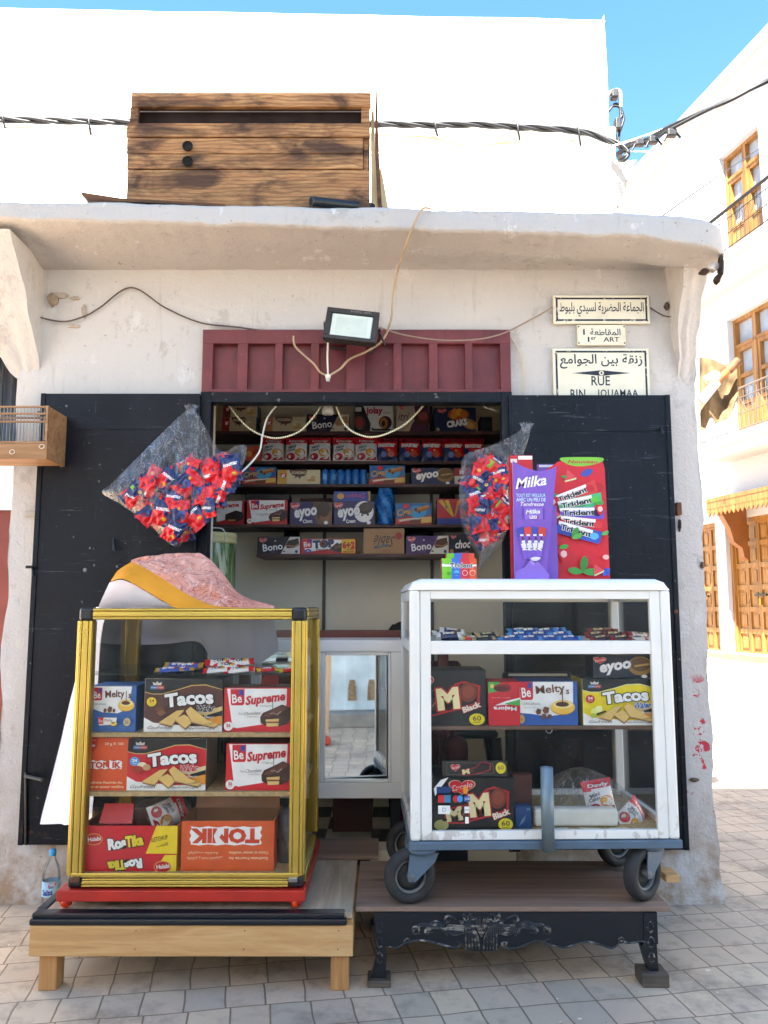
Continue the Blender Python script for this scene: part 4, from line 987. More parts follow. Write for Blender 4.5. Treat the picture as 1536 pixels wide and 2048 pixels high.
for sg in (-1, 1):
    X = lambda x: 590 + sg * (x - 590)
    for k in range(5): carve([(X(600 + k * 14), 325), (X(604 + k * 13), 280), (X(618 + k * 9), 245), (X(640 + k * 4), 215)], .0045)
    for k in range(4): carve([(X(592 + k * 3), 265 - k * 6), (X(596 + k * 8), 225 - k * 8), (X(600 + k * 10), 180)], .0038)
    for k in range(7): a = k * PI / 3.2; carve([(X(648), 205), (X(648 + 22 * math.cos(a - .3)), 205 - 26 * math.sin(a - .3)), (X(648 + 36 * math.cos(a)), 200 - 36 * math.sin(a)), (X(648 + 20 * math.cos(a + .5)), 205 - 20 * math.sin(a + .5))], .004)
    for k in range(5): carve([(X(665), 250 - k * 8), (X(705), 258 - k * 10), (X(740), 245 - k * 7)], .0042)
    carve([(X(700), 190), (X(735), 175), (X(748), 195), (X(735), 205), (X(728), 192)], .005); carve([(X(735), 262), (X(752), 245), (X(742), 232), (X(728), 242)], .005)
    for k in range(4): carve([(X(750), 232 - k * 8), (X(795), 228 - k * 9), (X(822), 242 - k * 6)], .0042)
    carve([(X(800), 248), (X(830), 250), (X(826), 232), (X(808), 238)], .005)
    for k in range(3): carve([(X(812), 226 - k * 8), (X(850), 218 - k * 3), (X(880), 238 - k * 5)], .0042)
    carve([(X(855), 252), (X(884), 250), (X(882), 226), (X(862), 228), (X(860), 244)], .005)
m.part('carving', bB)
M_blk = wood_mat("grey_wood_block", '#3a322c', '#544940', '#6b5e52', axis=0)
for sx, x in ((0, bx0), (1, bx1)):
    for y, front in ((B_Y0 - .004, 1), (B_Y1 - .06, 0)):
        w = .05; xa = x if sx == 0 else x - w
        hb = (.022 if sx == 0 else .045) if front else .03
        m = MB(); sgn = 1 if sx == 0 else -1
        prof = [(hb, -.006), (hb + .02, -.002), (hb + .08, .006), (BZ - .11, .002), (BZ - .0165, 0)]
        for (za, oa), (zb_, ob) in zip(prof, prof[1:]):
            v = [(xa + sgn * oa * 2, y, za), (xa + w - (0 if sx == 0 else 0) + sgn * oa * .3 - .008, y, za), (xa + w + sgn * oa * .3 - .008, y + .045, za), (xa + sgn * oa * 2, y + .045, za),
                 (xa + sgn * ob * 2, y, zb_), (xa + w + sgn * ob * .3 - .008, y, zb_), (xa + w + sgn * ob * .3 - .008, y + .045, zb_), (xa + sgn * ob * 2, y + .045, zb_)]
            m.add(v, [(0, 1, 5, 4), (1, 2, 6, 5), (2, 3, 7, 6), (3, 0, 4, 7), (0, 3, 2, 1), (4, 5, 6, 7)], M_bkchip)
        if front:
            for zc in (.09, .14, .19): m.tube([(xa + .02 + .010 * math.cos(a), y - .001, zc + .018 * math.sin(a)) for a in [i * .8 for i in range(8)]], .003, M_carve, 5)
        m.part('leg', bB)
        if front:
            q = MB(); q.rbox(xa - .022, xa + w + .022 - (.014 if sx == 0 else 0), y - .025, y + .065, 0.0005, hb, M_blk, .004)
            q.solo('wood_block', 'thin dark wood block under the left foot of the black carved bench' if sx == 0 else 'thick grey wood block under the right foot of the black carved bench', 'block', (xa + w / 2, y + .02, 0))
        else:
            q = MB(); q.rbox(xa - .02, xa + w + .02, y - .02, y + .06, 0.0005, hb, M_blk, .004); q.solo('wood_block', 'dark wood block under a rear foot of the black carved bench', 'block', (xa + w / 2, y + .02, 0), 'blocks under the rear bench feet')
m = MB(); x0_, x1_ = PX(628, 1706, 3.6), PX(757, 1706, 3.6); m.rbox(x0_ - .5, x1_, 3.475, 3.745, BZ + .002, BZ + .014, M_ply2, .002)
m.solo('board', 'flat brown board bridging the bench and the shop doorstep', 'board', (x0_, 3.6, BZ))
m = MB(); x0_, x1_ = PX(665, 1640, 4.02), PX(745, 1640, 4.02); m.rbox(x0_, x1_, 4.02, 4.03, FZ + .002, PZ(1590, 4.02) + .05, mat('#5a3b32', .7, 0, .15, 6), .002)
m.solo('board', 'upright dark brown board standing on the tiles under the mirror counter', 'board', ((x0_ + x1_) / 2, 4.02, FZ))
m = MB(); c = P(1335, 1803, 3.25); m.rbox(c.x - .02, c.x + .035, 3.2, 3.3, BZ + .001, BZ + .028, M_pine, .003); m.solo('wood_wedge', 'small raw wood wedge behind the right wheel of the white cart', 'wedge', (c.x, 3.25, BZ))

# ------------------------------------------------------------------ gold framed display case
M_gold = mat('#cdb056', 0.24, 0.75, 0.10, 5, name="gold_aluminium"); M_gold_shade = mat('#a88a3c', 0.35, .6, .1, 5)  # second, darker gold paints the shade in the grooves between ribs
M_red = mat('#b5281c', 0.4, 0, .15, 9, .15, 50, name="red_paint"); M_part = mat('#b79a6c', .8, 0, .18, 60, .2, 120, name="chipboard")
GY0, GY1 = 2.95, 3.55
gx0, gx1 = PX(159, 1230, GY0), PX(611, 1230, GY0); gz0, gz1 = .320, 1.296
gc = thing('display_case', 'gold framed glass display case on red casters, stacked with biscuit cartons', 'display case', ((gx0 + gx1) / 2, (GY0 + GY1) / 2, BZ))
pw = .050
def ribs(m, a, b, axis, nrm, wdt):                          # fluted extrusion: three rounded ribs along one face
    ax_, nr_ = Vector(axis), Vector(nrm); a, b = Vector(a), Vector(b)
    for o_, hw in ((-.37, .10), (0, .21), (.37, .10)):
        p = [q + ax_ * (o_ * wdt + e * hw * wdt) + nr_ * d_ for q in (a, b) for e in (-1, 1) for d_ in (-.003, .0065)]
        lo_ = Vector([min(k[i] for k in p) for i in range(3)]); hi_ = Vector([max(k[i] for k in p) for i in range(3)])
        m.rbox(lo_.x, hi_.x, lo_.y, hi_.y, lo_.z, hi_.z, M_gold, .0032, 3)
def post(x, y, sx, sy):
    m = MB(); m.rbox(min(x, x + sx * pw), max(x, x + sx * pw), min(y, y + sy * pw), max(y, y + sy * pw), gz0 + .04, gz1 - .045, M_gold_shade, .006)
    ribs(m, (x + sx * pw / 2, y, gz0 + .04), (x + sx * pw / 2, y, gz1 - .045), (1, 0, 0), (0, -sy, 0), pw)
    ribs(m, (x, y + sy * pw / 2, gz0 + .04), (x, y + sy * pw / 2, gz1 - .045), (0, 1, 0), (-sx, 0, 0), pw)
    m.part('post', gc)
for x, sx in ((gx0, 1), (gx1, -1)):
    for y, sy in ((GY0, 1), (GY1, -1)): post(x, y, sx, sy)
def hrail(p, q, axis, nrm, name, hh=.042):
    m = MB(); a, b = Vector(p), Vector(q); d = (b - a)
    lo_ = Vector((min(a.x, b.x), min(a.y, b.y), a.z - hh / 2)); hi_ = Vector((max(a.x, b.x), max(a.y, b.y), a.z + hh / 2))
    n_ = Vector(nrm)
    e = -n_ * .04
    m.rbox(min(lo_.x, lo_.x + e.x), max(hi_.x, hi_.x + e.x), min(lo_.y, lo_.y + e.y), max(hi_.y, hi_.y + e.y), lo_.z, hi_.z, M_gold_shade, .006)
    ribs(m, a, b, (0, 0, 1), nrm, hh); m.part(name, gc)
zr = gz1 - .021
hrail((gx0 + pw, GY0, zr), (gx1 - pw, GY0, zr), 0, (0, -1, 0), 'top_rail'); hrail((gx0 + pw, GY1, zr), (gx1 - pw, GY1, zr), 0, (0, 1, 0), 'top_rail')
hrail((gx1, GY0 + pw, zr), (gx1, GY1 - pw, zr), 0, (1, 0, 0), 'top_rail'); hrail((gx0, GY0 + pw, zr), (gx0, GY1 - pw, zr), 0, (-1, 0, 0), 'top_rail')
zr = gz0 + .018
hrail((gx0 + pw, GY0, zr), (gx1 - pw, GY0, zr), 0, (0, -1, 0), 'bottom_rail', .03); hrail((gx1, GY0 + pw, zr), (gx1, GY1 - pw, zr), 0, (1, 0, 0), 'bottom_rail', .03); hrail((gx0, GY0 + pw, zr), (gx0, GY1 - pw, zr), 0, (-1, 0, 0), 'bottom_rail', .03); hrail((gx0 + pw, GY1, zr), (gx1 - pw, GY1, zr), 0, (0, 1, 0), 'bottom_rail', .03)
for x in (gx0, gx1 - pw):
    for y in (GY0, GY1 - pw):
        for z in (gz1 - .047, gz0 - .002):
            m = MB(); m.rbox(x - .002, x + pw + .002, y - .003, y + pw + .002, z, z + (.05 if z > 1 else .042), M_blackp, .012, 3); m.part('corner_cap', gc)
m = MB(); m.rbox(gx0 + .03, gx1 - .03, GY0 + .03, GY1 - .03, gz1 - .012, gz1 - .006, M_glass, .001); m.part('top_pane', gc)
fz0 = PZ(1745, GY0)                                        # front door: plain gold frame round the glass
m = MB(); m.rbox(gx0 + .012, gx1 - .012, GY0 - .009, GY0 - .002, gz0 + .036, fz0, M_gold, .003); 
m.part('door_rail', gc)
for u, nm in ((150, 'hinge'), (586, 'catch')):
    m = MB(); c = P(u, 1760, GY0 - .014); m.rbox(c.x - .016, c.x + .016, c.y - .006, c.y + .006, c.z - .007, c.z + .009, M_steel if nm == 'catch' else M_rust, .003); m.part(nm, gc)
m = MB(); m.box(gx0 + pw, gx1 - pw, GY0 + .012, GY0 + .016, fz0 - .01, gz1 - .044, M_glass, skip=('t', 'b', 'l', 'r')); m.part('front_pane', gc)
for x in (gx0 + .012, gx1 - .016): m = MB(); m.box(x, x + .004, GY0 + pw, GY1 - pw, gz0 + .03, gz1 - .044, M_glass, skip=('t', 'b', 'f', 'k')); m.part('side_pane', gc)
m = MB(); m.box(gx0 + pw, gx1 - pw, GY1 - .016, GY1 - .012, gz0 + .03, gz1 - .044, M_glass, skip=('t', 'b', 'l', 'r')); m.part('back_pane', gc)
gs1 = PZ(1347, GY0 + .04); gs2 = PZ(1465, GY0 + .04); gs3 = PZ(1583, GY0 + .04); gsb = gz0 + .045
m = MB(); m.box(gx0 + .016, gx1 - .016, GY0 + .04, GY1 - .04, gs1 - .006, gs1, M_glass_g); m.part('glass_shelf', gc)
for z in (gs2, gs3): m = MB(); m.rbox(gx0 + .016, gx1 - .016, GY0 + .035, GY1 - .04, z - .016, z, M_part, .001); m.part('shelf', gc)
m = MB(); m.box(gx0 + .016, gx1 - .016, GY0 + .02, GY1 - .02, gz0 + .03, gsb, M_part); m.part('floor_panel', gc)
m = MB(); m.rbox(gx0 - .03, gx1 + .012, GY0 - .022, GY0 + .03, BZ + .026, gz0 - .003, M_red, .003); m.rbox(gx0 - .03, gx0 + .02, GY0 + .03, GY1 + .01, BZ + .028, gz0 - .003, M_red, .003)
m.rbox(gx1 - .038, gx1 + .012, GY0 + .03, GY1 + .01, BZ + .028, gz0 - .003, M_red, .003); m.part('base_frame', gc)
def small_caster(x, y):
    m = MB(); om = mat('#e23c12', .4, 0, .1); m.rbox(x - .02, x + .02, y - .018, y + .018, BZ + .0185, BZ + .028, M_red, .002)
    for sx in (-1, 1): m.rbox(x + sx * .014 - .002, x + sx * .014 + .002, y - .012, y + .012, BZ + .008, BZ + .02, M_red, .001)
    c_ = m.part('caster', gc)
    w = MB(); tm = Matrix.Translation((x - .011, y, BZ + .0195)) @ Matrix.Rotation(R(90), 4, 'Y') @ Matrix.Rotation(R(25), 4, 'X')
    w.lathe([(0, 0), (.006, 0), (.010, .002), (.0155, .003), (.0185, .006), (.019, .011), (.0185, .016), (.0155, .019), (.010, .02), (0, .022)], om, 18, tm); w.part('wheel', c_)
for x in (gx0 + .0, gx1 - .02):
    for y in (GY0 + .0, GY1 - .03): small_caster(x, y)

# ------------------------------------------------------------------ white display cart
def cart_white():
    n = NT("white_coated_aluminium"); x = n.sep(); a = n.noise(16, 6, n.mapv((1, 1, .7)), .6); d = n.noise(4, 5)
    low = n.ramp(x[2], [(.10, 1.0), (.36, 0.0)])
    ch = n.math('MULTIPLY', low, n.ramp(a, [(.56, 0.0), (.59, 1.0)]))
    c = n.mix(n.ramp(d, [(.4, 0.0), (.8, .3)]), '#edeae2', '#d9d0bf'); c = n.mix(ch, c, '#a39284')
    n.set(c, .3, 0, .5); n.bump(ch, .3, .002); return n.m
M_cw = cart_white(); M_bg = mat('#56697a', .45, .1, .15, 9, .2, 60, name="blue_grey_steel")
M_white_g = mat('#f1eee8', .22, 0, .03, 5, name="white_gloss")
WY0, WY1 = 2.955, 3.60
wx0, wx1 = PX(821, 1690, WY0), PX(1367, 1690, WY0); wz0, wz1 = PZ(1683, WY0), PZ(1157, WY0); wzb = PZ(1700, WY0)
wc = thing('display_cart', 'white framed glass display cart on large black wheels, full of biscuit cartons', 'display cart', (wx0, WY0, BZ), rz=R(1.6))
sw = PX(841, 1500, WY0) - PX(820, 1500, WY0)
def wbox(m, a, b, c, d, e, f, mt=None, r=.003): m.rbox(a, b, c, d, e, f, mt or M_cw, r)
wtop = PZ(1180, WY0)
for x in (wx0, wx1 - sw):
    m = MB(); wbox(m, x, x + sw, WY0, WY0 + .045, wz0, wtop, r=.008); m.part('post', wc)
    m = MB(); wbox(m, x, x + sw, WY1 - .045, WY1, wz0, wtop, r=.006); m.part('post', wc)
dx0, dx1 = wx0 + sw + .0015, wx1 - sw - .0015; yd = WY0 + .004
fs = sw
def vrect(m, va, vb, x0_, x1_, y0_=yd, y1_=None): wbox(m, x0_, x1_, y0_, (y1_ or y0_ + .022), PZ(vb, WY0), PZ(va, WY0), r=.002)
m = MB()
vrect(m, 1181, 1682, dx0, dx0 + fs); vrect(m, 1181, 1682, dx1 - fs, dx1)
vrect(m, 1181, 1198, dx0 + fs + .0005, dx1 - fs - .0005); vrect(m, 1282, 1309, dx0 + fs + .0005, dx1 - fs - .0005, yd + .003); vrect(m, 1664, 1682, dx0 + fs + .0005, dx1 - fs - .0005)
m.part('front_frame', wc)
m = MB()                                                    # rounded top cap with a soft front edge
pr = [(WY0 - .004, wtop), (WY0 - .006, wtop + .02), (WY0 - .002, wz1 - .016), (WY0 + .012, wz1 - .004), (WY0 + .03, wz1), (WY1 - .03, wz1), (WY1 - .004, wz1 - .02), (WY1, wtop)]
xa, xb = wx0 - .006, wx1 + .004
v = []; nn = len(pr)
cols_ = [(xa, 1, .0), (xa + .006, .7, .25), (xa + .02, .25, .75), (xa + .05, 0, 1), (xb - .05, 0, 1), (xb - .02, .25, .75), (xb - .006, .7, .25), (xb, 1, .0)]
for x, dd, tz in cols_:
    for y, z in pr: v.append((x, y + (.02 * dd if y < WY0 + .05 else -.02 * dd), wtop + (z - wtop) * (tz if tz < 1 else 1)))
m.add(v, [(i * nn + j, (i + 1) * nn + j, (i + 1) * nn + j + 1, i * nn + j + 1) for i in range(7) for j in range(nn - 1)], M_white_g, True)
m.box(xa + .01, xb - .01, WY0 + .01, WY1 - .01, wtop - .004, wtop + .001, M_cw); m.part('top_cap', wc)
zmid = PZ(1296, WY0)
m = MB()                                                    # side rails
for x in (wx0 + .002, wx1 - .024):
    for z0_, z1_ in ((wz0, wz0 + .04), (zmid - .02, zmid + .02), (wtop - .04, wtop - .001)): wbox(m, x, x + .022, WY0 + .046, WY1 - .046, z0_, z1_)
m.part('side_frame', wc)
m = MB(); wbox(m, wx0 + sw, wx1 - sw, WY1 - .03, WY1 - .004, wz0, wz0 + .04); wbox(m, wx0 + sw, wx1 - sw, WY1 - .03, WY1 - .004, wtop - .04, wtop - .002); m.part('back_frame', wc)
for va, vb, nm in ((1197, 1283, 'upper_pane'), (1308, 1666, 'lower_pane')):
    m = MB(); m.box(dx0 + fs - .004, dx1 - fs + .004, yd + .012, yd + .016, PZ(vb, WY0), PZ(va, WY0), M_glass, skip=('t', 'b', 'l', 'r')); m.part(nm, wc)
for x in (wx0 + .008, wx1 - .012):
    m = MB(); m.box(x, x + .004, WY0 + .045, WY1 - .045, wz0 + .03, wtop - .03, M_glass, skip=('t', 'b', 'f', 'k')); m.part('side_pane', wc)
m = MB(); m.box(wx0 + sw, wx1 - sw, WY1 - .02, WY1 - .016, wz0 + .03, wtop - .03, M_glass, skip=('t', 'b', 'l', 'r')); m.part('back_pane', wc)
ws1 = PZ(1284, WY0 + .03) + .002; ws2 = PZ(1452, WY0 + .05); wsb = wz0 + .018
m = MB(); m.box(wx0 + .03, wx1 - .03, WY0 + .03, WY1 - .035, ws1 - .010, ws1, M_cw); m.part('shelf', wc)
m = MB(); m.rbox(wx0 + .03, wx1 - .03, WY0 + .04, WY1 - .12, ws2 - .014, ws2, mat('#6e5240', .7, 0, .2), .002); m.part('shelf', wc)
m = MB(); m.box(wx0 + .02, wx1 - .02, WY0 + .03, WY1 - .03, wz0 + .002, wsb, M_part); m.part('floor_panel', wc)
m = MB(); m.rbox(wx0 - .004, wx1 + .004, WY0 - .010, WY0 + .035, wzb, wz0 - .001, M_bg, .003)
for x in (wx0 - .004, wx1 - .03): m.rbox(x, x + .034, WY0 + .035, WY1 + .005, wzb, wz0 - .001, M_bg, .003)
m.rbox(wx0 + .03, wx1 - .03, WY1 - .03, WY1 + .005, wzb, wz0 - .001, M_bg, .003); m.part('base_frame', wc)
m = MB(); p0, p1 = P(1098, 1704, WY0 - .035), P(1097, 1536, WY0 - .035)
m.lathe([(.018, 0), (.0225, 0), (.0225, p1.z - p0.z), (.0185, p1.z - p0.z), (.0185, p1.z - p0.z - .1)], mat('#6f7d84', .45, .5, .25, 12, .2, 60), 20, Matrix.Translation(p0)); m.part('pipe_socket', wc, 'short upright steel pipe fixed to the front of the cart')
M_tyre = mat('#2b2a2a', .75, 0, .2, 20, .3, 80, name="rubber"); M_hub = mat('#6d6c6a', .5, .4, .2, 12)
rw = .093
def big_caster(x, y, yaw, ztop):
    tm = Matrix.Translation((x, y, BZ + rw + .001)) @ Matrix.Rotation(yaw, 4, 'Z') @ Matrix.Rotation(R(90), 4, 'X')       # wheel axis along local Z
    f = MB(); zt_ = ztop - .001
    ft = Matrix.Translation((x, y, 0)) @ Matrix.Rotation(yaw, 4, 'Z')
    f.lathe([(0, zt_ - .001), (.055, zt_ - .001), (.055, zt_ - .012), (.05, zt_ - .02), (0, zt_ - .02)], M_bg, 20, ft @ Matrix.Translation((.045, 0, 0)))
    for s in (-1, 1):
        yy = s * .030
        a = [(-.012, BZ + rw - .012), (.012, BZ + rw - .014), (.085, zt_ - .05), (.1, zt_ - .018), (-.008, zt_ - .018), (-.016, BZ + rw + .01)]
        v = [(px, yy - .002, pz) for px, pz in a] + [(px, yy + .002, pz) for px, pz in a]; k = len(a)
        f.add(v, [list(range(k)), list(range(k, 2 * k))[::-1]] + [(i, k + i, k + (i + 1) % k, (i + 1) % k) for i in range(k)], M_bg, False, ft)
    f.box(-.008, .1, -.03, .03, zt_ - .0215, zt_ - .018, M_bg, ft)
    c_ = f.part('caster', wc)
    w = MB(); w.lathe([(.058, -.018), (.064, -.024), (.078, -.026), (.088, -.021), (rw, -.010), (rw + .0003, 0), (rw, .010), (.088, .021), (.078, .026), (.064, .024), (.058, .018), (.058, -.018)], M_tyre, 36, tm); w.part('tyre', c_)
    w = MB(); w.lathe([(.050, -.014), (.0585, -.017), (.0585, .017), (.050, .014), (.050, -.014)], M_hub, 30, tm); w.lathe([(0, -.034), (.009, -.034), (.011, -.03), (.014, -.03), (.016, -.02), (.016, .02), (.014, .03), (.009, .034), (0, .034)], M_hub, 16, tm)
    w.lathe([(.016, -.003), (.0505, -.003), (.0505, .003), (.016, .003)], mat('#2f2e2d', .6), 24, tm)
    for k in range(7):
        a = 2 * PI * k / 7; w.tube([tm @ Vector((.014 * math.cos(a), .014 * math.sin(a), s * .008)) for s in (-1,)] + [tm @ Vector((.052 * math.cos(a), .052 * math.sin(a), -.010))], .0032, M_hub, 6)
    w.part('rim', c_)
c = P(820, 1757, WY0 + .04); big_caster(c.x, WY0 + .04, R(12), wzb)
c = P(1291, 1757, WY0 + .04); big_caster(c.x, WY0 + .045, R(38), wzb)
c = P(800, 1668, 3.44); big_caster(wx0 + .02, 3.37, R(-10), wzb); big_caster(wx1 - .10, 3.38, R(25), wzb)

# ------------------------------------------------------------------ white mirror-fronted counter in the doorway
MY0 = 3.70
mx0, mx1 = PX(500, 1440, MY0), PX(804, 1440, MY0); mz0, mz1 = PZ(1597, MY0), PZ(1281, MY0)
mc = thing('mirror_counter', 'white framed shop counter with a mirror front, standing in the doorway', 'counter', ((mx0 + mx1) / 2, MY0, FZ))
m = MB(); my = MY0
def mrect(u0, u1, v0, v1, y0=my, y1=None, mt=None):
    m.rbox(PX(u0, 1440, my), PX(u1, 1440, my), y0, y1 or y0 + .03, PZ(v1, my), PZ(v0, my), mt or M_white_g, .003)
mrect(500, 804, 1281, 1304); mrect(500, 804, 1566, 1597); mrect(500, 520, 1304.3, 1565.7); mrect(632, 641, 1304.3, 1565.7); mrect(782, 804, 1304.3, 1565.7)
mrect(641.3, 650, 1305, 1565, my + .004); mrect(776, 781.7, 1305, 1565, my + .004); mrect(650.3, 775.7, 1304.5, 1311, my + .004); mrect(650.3, 775.7, 1560, 1565.5, my + .004)
m.part('frame', mc)
m = MB(); mir = NT("silvered_mirror"); mir.set('#e8eeee', .02, 1.0); M_mir = mir.m
ph = R(5.2); cx_ = PX(650, 1440, my); wdt = PX(776, 1440, my) - cx_; yb = my + .036
def mpane(x0_, w_):
    q = MB(); q.add([(x0_, yb, mz0 + .03), (x0_ + w_ * math.cos(ph), yb + w_ * math.sin(ph), mz0 + .03), (x0_ + w_ * math.cos(ph), yb + w_ * math.sin(ph), mz1 - .02), (x0_, yb, mz1 - .02)], [(0, 1, 2, 3)], M_mir); q.part('mirror', mc)
mpane(cx_ - .005, wdt + .03); mpane(PX(520, 1440, my), PX(632, 1440, my) - PX(520, 1440, my))
m = MB(); m.box(mx0 + .01, mx1 - .01, my + .10, my + .40, mz0 + .02, mz1 - .02, mat('#cfc9bd', .6)); m.part('body', mc)
m = MB(); m.rbox(mx0 + .004, mx1, my + .031, my + .40, mz1 - .019, mz1 - .001, M_white_g, .002); m.part('worktop', mc)
m = MB(); 
for x in (mx0 + .03, mx1 - .05): m.rbox(x, x + .04, my + .12, my + .38, FZ + .001, mz0 + .019, M_blackp, .003)
m.part('support', mc)
m = MB(); rx0, rx1 = PX(470, 1270, 4.14), PX(905, 1270, 4.14); m.rbox(rx0, rx1, 4.12, 4.30, PZ(1280, 4.12), PZ(1262, 4.12), mat('#6a3428', .5, 0, .15, 5), .003)
for x in (rx0 + .02, rx1 - .07): m.rbox(x, x + .05, 4.16, 4.26, FZ + .001, PZ(1280, 4.12) - .0005, mat('#6a3428', .5, 0, .15, 5), .003)
m.solo('side_table', 'narrow red brown table standing behind the mirror counter', 'table', ((rx0 + rx1) / 2, 4.2, FZ))

# ------------------------------------------------------------------ back shelves
SHY = 4.58; SHD = 4.86
shv = {'A': 863, 'B': 922.5, 'C': 968.5, 'D': 1049, 'E': 1108}
SZ = {k: PZ(v, SHY) for k, v in shv.items()}
sh = thing('shelf_unit', 'dark brown wall shelves across the back of the shop, loaded with sweets', 'shelves', (0, SHD, 0))
M_sh = mat('#4a2c26', .5, 0, .2, 6, .1, 40, name="dark_shelf_board")
for k in 'ABCDE':
    a, b = (-1.3, 1.2) if k != 'E' else (PX(514, 1110, SHY), PX(940, 1110, SHY))
    m = MB(); m.rbox(a, b, SHY - .01, SHD + .01, SZ[k] - .018, SZ[k], M_sh, .002); m.part('shelf', sh)
for u in (648, 864):
    m = MB(); x = PX(u, 1150, SHD); m.rbox(x - .009, x + .009, SHD - .002, SHD + .018, FZ + .3, SZ['A'] + .25, mat('#57524e', .5, .3), .002); m.part('upright', sh)

# ------------------------------------------------------------------ printed fronts, drawn from the packs in the photo
RD, WH, CH, CR, NV, PU, OR_, YL = '#d8202c', '#f4f0ea', '#4a241a', '#e6bf78', '#1d2c63', '#3d2a63', '#e2531f', '#f2cf2a'
def heart(cx, cy_, w, h, s='Excelo'):
    return [('h', cx, cy_, w, h, '#e8c9b0'), ('h', cx, cy_, w * .93, h * .92, '#d9222c'), ('t', s, cx, cy_ + h * .06, w * .72, h * .34, WH, {'rot': 12, 'sh': .3})]
def be_tag(x0, y0, x1, y1):
    w, h = x1 - x0, y1 - y0
    return [('p', [(x0, y1), (x0 + .04 * w, y0 + .08 * h), (x0 + .12 * w, y0), (x1 - .1 * w, y0), (x1, y0 + .1 * h), (x1, y1)], '#d3202e'), ('p', [(x0 + .62 * w, y1 - .05 * h), (x0 + .62 * w, y1 - .42 * h), (x0 + .76 * w, y1 - .34 * h), (x0 + .92 * w, y1 - .42 * h), (x0 + .92 * w, y1 - .05 * h)], '#2b3f97'),
            ('t', 'Be', x0 + .47 * w, y0 + .42 * h, .66 * w, .52 * h, WH, {'b': .02, 'rot': 5})]
def art_supreme():
    return [('p', [(.04, .98), (.13, .10), (.20, .08), (.55, .16), (.92, .34), (.93, .98)], WH), *be_tag(.09, .60, .30, .97),
            ('t', 'Supreme', .61, .73, .58, .25, '#c91f30', {'rot': 7, 'b': .03, 'sh': .25, 'ol': '#e9b9b4', 'ow': .03}), ('t', 'Original', .62, .585, .17, .055, '#8d8580'),
            ('t', 'Chocolate', .42, .42, .24, .075, '#5b4038', {'sh': .4, 'rot': 3}), ('t', 'Cream Flavor', .43, .345, .18, .04, '#8d7c74'), ('t', 'Real', .255, .41, .06, .04, '#8d7c74'),
            ('r', .718, .42, .726, .72, '#5a3226'),
            ('p', [(.54, .33), (.58, .43), (.72, .52), (.86, .62), (.99, .55), (1.0, .28), (.93, .18), (.82, .12), (.64, .13), (.55, .20)], '#3f2019'), ('p', [(.56, .34), (.72, .50), (.86, .60), (.97, .54), (.84, .43), (.66, .33)], '#63372a'),
            ('p', [(.62, .28), (.82, .30), (.81, .13), (.64, .12)], CR), ('r', .63, .20, .815, .235, '#7a3f22'),
            ('p', [(.68, .42), (.74, .44), (.78, .40), (.84, .47), (.86, .46), (.79, .375), (.74, .42), (.69, .40)], '#a98a78'),
            ('e', .075, .13, .068, .10, WH), ('t', '36', .075, .15, .06, .075, '#c91f30', {'b': .03}), ('t', 'UNITES', .075, .09, .06, .02, '#c91f30')]
def wafer(pts, off=.035):
    lo = [(x, y - off) for x, y in pts]
    return [('p', [pts[0], lo[0], *lo[1:-1], lo[-1], pts[-1], *pts[-2:0:-1]][:0] or [*lo], '#7b3f22'), ('p', [(x, y - off * .45) for x, y in pts], '#f0d59a'), ('p', [(x, y - off * .25) for x, y in pts], '#8a4526'), ('p', pts, '#e3bb6c')]
def art_tacos(field, sweep, badge, bt, txt2, tail):
    return [('r', 0, .60, 1, 1, '#191715'), ('p', [(0, .74), (.1, .70), (.22, .70), (.42, .78), (.6, .86), (.78, .87), (1, .78), (1, .12), (.6, .10), (.3, .14), (.12, .17), (0, .27)], field),
            ('p', [(0, .76), (.1, .72), (.22, .72), (.42, .80), (.6, .885), (.78, .895), (1, .80), (1, .785), (.78, .872), (.6, .862), (.42, .782), (.22, .702), (.1, .702), (0, .742)], sweep),
            ('p', [(0, .27), (.12, .17), (.3, .14), (.5, .12), (.75, .08), (1, .1), (1, 0), (0, 0)], WH),
            ('p', [(.60, .36), (.8, .40), (1, .48), (1, .38), (.8, .30)], tail), ('p', [(.8, .28), (1, .30), (1, .12), (.86, .18)], '#e0932e'), ('p', [(.8, .31), (1, .40), (1, .32), (.84, .25)], '#191715'),
            ('p', [(.07, .80), (.25, .80), (.25, .87), (.07, .87)], '#b8453c'), ('p', [(.07, .80), (.16, .80), (.16, .87), (.07, .87)], '#3f6f9f'), ('t', 'MONA FOOD', .16, .835, .15, .025, WH), ('p', [(.11, .88), (.10, .94), (.14, .92), (.16, .96), (.18, .92), (.22, .94), (.21, .88)], '#cfc7bb'),
            ('e', .095, .565, .062, .088, badge), ('t', '24', .095, .585, .062, .055, bt, {'b': .03}), ('t', 'UNITES', .095, .525, .06, .018, bt),
            ('t', 'Tacos', .575, .615, .60, .235, WH, {'rot': 5, 'b': .045, 'ol': '#12100f', 'ow': .05, 'bend': .10}),
            *wafer([(.20, .18), (.42, .40), (.52, .42), (.45, .30), (.36, .12)]), *wafer([(.40, .24), (.52, .33), (.64, .22), (.54, .07)]), *wafer([(.54, .40), (.60, .48), (.80, .25), (.96, .14), (.90, .10), (.62, .20)]),
            ('t', 'Wafer', .80, .44, .22, .12, txt2, {'sh': .4, 'rot': 3, 'b': .03, 'ol': WH, 'ow': .035}), ('t', 'Flavor', .84, .285, .13, .045, WH, {'sh': .3}),
            ('t', 'Gaufrettes', .22, .09, .32, .065, '#3a302a', {'sh': .5}), ('t', arabic('تاكوس'), .85, .16, .12, .05, '#2a221e'), ('t', arabic('بسكويت مقشدة بالشوكولاتة'), .74, .075, .36, .06, '#2a221e', {'b': .01})]
